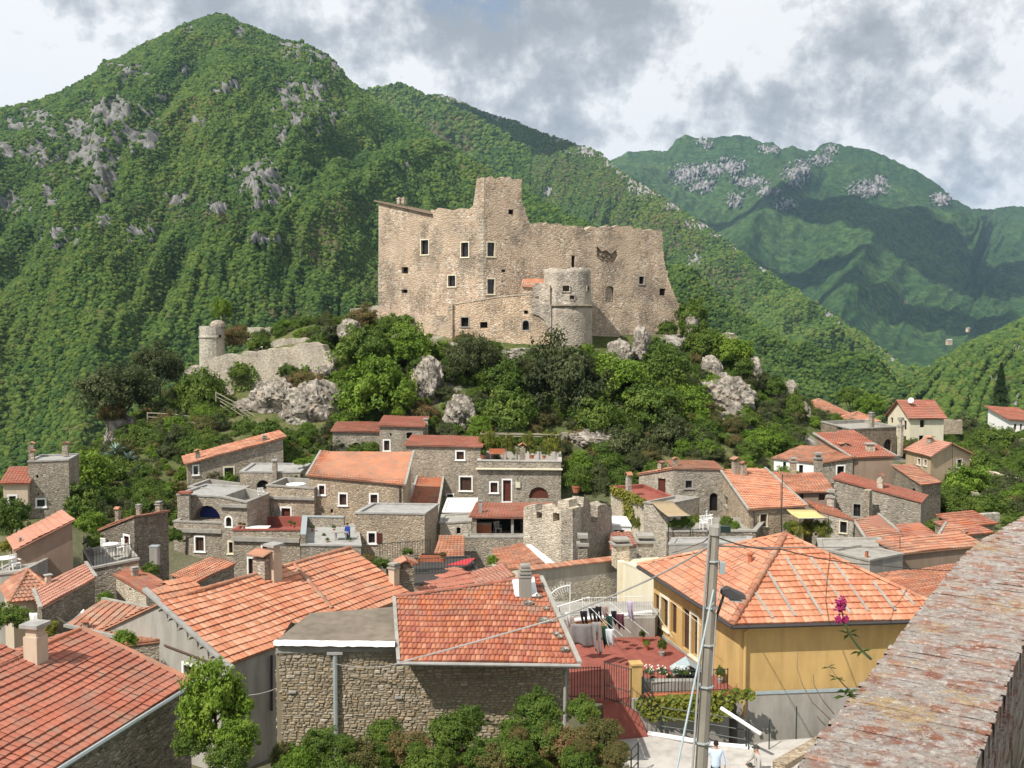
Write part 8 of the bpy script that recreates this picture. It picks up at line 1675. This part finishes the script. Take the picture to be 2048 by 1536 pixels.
    m.add(vs, [(i*n+j, i*n+(j+1) % n, (i+1)*n+(j+1) % n, (i+1)*n+j) for i in range(5) for j in range(n)]); o = m.build('cap' if cap else 'hair', hair, t, smooth=True)
    if cap: m = MB(); sdv = Vector((c_, s_, 0)); m.box(hd+fw_*.09*k-sdv*.07*k+ZV*.03, sdv*.14*k, fw_*.09*k-ZV*.01, ZV*.012); m.build('cap_brim', hair, t)
    for sd in (-1, 1): m = MB(); m.lathe(hd+fw_*.092*k+Vector((c_, s_, 0))*sd*.032*k+ZV*.0, [(.001, -.008), (.009, 0), (.001, .008)], 6); m.build('eye', M['dark'], t)
    m = MB(); sv = Vector((c_, s_, 0)); b0 = hd+fw_*.085*k; m.add([b0+ZV*.0, b0-sv*.014-ZV*.035, b0+sv*.014-ZV*.035, b0+fw_*.028-ZV*.032], [(0, 3, 2), (0, 1, 3), (1, 2, 3)]); m.build('nose', SK, t)
    m = MB(); m.box(b0+fw_*.006-sv*.022-ZV*.06, sv*.044, fw_*.006, ZV*.008); m.build('mouth', M['terra'], t)
    for sd in (-1, 1): m = MB(); m.lathe(hd+sv*sd*.086*k-ZV*.012, [(.001, -.03), (.016, -.01), (.018, .012), (.001, .03)], 6); m.build('ear', SK, t)
    for sd in (-1, 1): m = MB(); q = Vector(W_(sd*.11, -.05, 0)); m.box(q-sv*.045-fw_*.09, sv*.09, fw_*.24, ZV*.08); m.build('shoe', M['dark'], t)
    return t
PC = {k: plain('fabric_'+k, c, .9, .1, .06) for k, c in dict(lightblue=(.50, .60, .72), grey=(.42, .40, .37), navy=(.03, .035, .07), jean=(.08, .11, .20), blue=(.03, .06, .30), hair=(.025, .018, .014), cap=(.05, .055, .045), orange=(.5, .2, .09)).items()}
f1 = PZ(1434, 1585, zs); person('man in a pale blue shirt seen from behind to the right of the pole', P(1432, 1484, 33.8)-ZV*1.72, math.pi-.25, PC['lightblue'], PC['navy'], PC['hair'], ((.10, .0), (.34, -.12)), .06)
person('person in a dark cap and grey shirt looking left behind the street railing', P(1517, 1489, 34.4)-ZV*1.70, -math.pi/2+.1, PC['grey'], PC['jean'], PC['cap'], ((.12, .3), (.1, .1)), .10, 1.66, cap=True)
person('person with a dark cap and orange top showing only the head at the bottom edge', P(1500, 1527, 33)-ZV*1.70, .6, PC['orange'], PC['navy'], PC['cap'], h=1.70, cap=True)
person('person in blue standing on the walled roof terrace', P(697, 1088, 68), -.6, PC['blue'], PC['jean'], PC['hair'], ((.1, .1), (.12, .3)), .15, 1.5)
# roofs of the hamlet across the valley
for i, (x, y, d, w, r_) in enumerate([(2030, 688, 1040, 14, 0), (2044, 694, 1020, 13, 1), (2036, 705, 980, 12, 2), (2010, 664, 1150, 10, 1), (1898, 686, 1030, 9, 0), (1909, 722, 900, 8, 2), (1860, 738, 860, 7, 0), (1936, 661, 1180, 8, 0), (1556, 528, 3300, 22, 0), (1812, 604, 2700, 16, 0)]):
    c = P(x, y, d); t = thing('distant_house', ['pale house with a grey roof at the top of the far right hamlet', 'house with a pink roof at the right edge of the hamlet', 'lower house with a red roof in the far right hamlet', 'lone pale house above the far right hamlet', 'white house in the woods left of the hamlet', 'pinkish house in the woods above the conifer', 'small pale hut left in the far woods', 'small white house highest in the far right woods', 'pale farm on the dark slope of the distant mountain', 'long pale farmhouse on the distant valley meadow'][i], 'house', c)
    m = MB(); w *= .6; m.cbox(c-ZV*w*.4, w, w*.7, w*.9, Vector((1, .2*i-.6, 0))); m.build('wall', M['tanwall'], t)
    U_ = Vector((1, .2*i-.6, 0)).normalized(); Vv = Vector((-U_.y, U_.x, 0)); q = c+ZV*w*.5; m = MB(); a_ = [q-U_*w*.55-Vv*w*.42, q+U_*w*.55-Vv*w*.42, q+U_*w*.55+ZV*w*.28, q-U_*w*.55+ZV*w*.28, q-U_*w*.55+Vv*w*.42, q+U_*w*.55+Vv*w*.42]; m.add(a_, [(0, 1, 2, 3), (3, 2, 5, 4), (0, 3, 4), (1, 5, 2)]); m.build('roof', M['t_old'] if r_ else M['slab'], t)
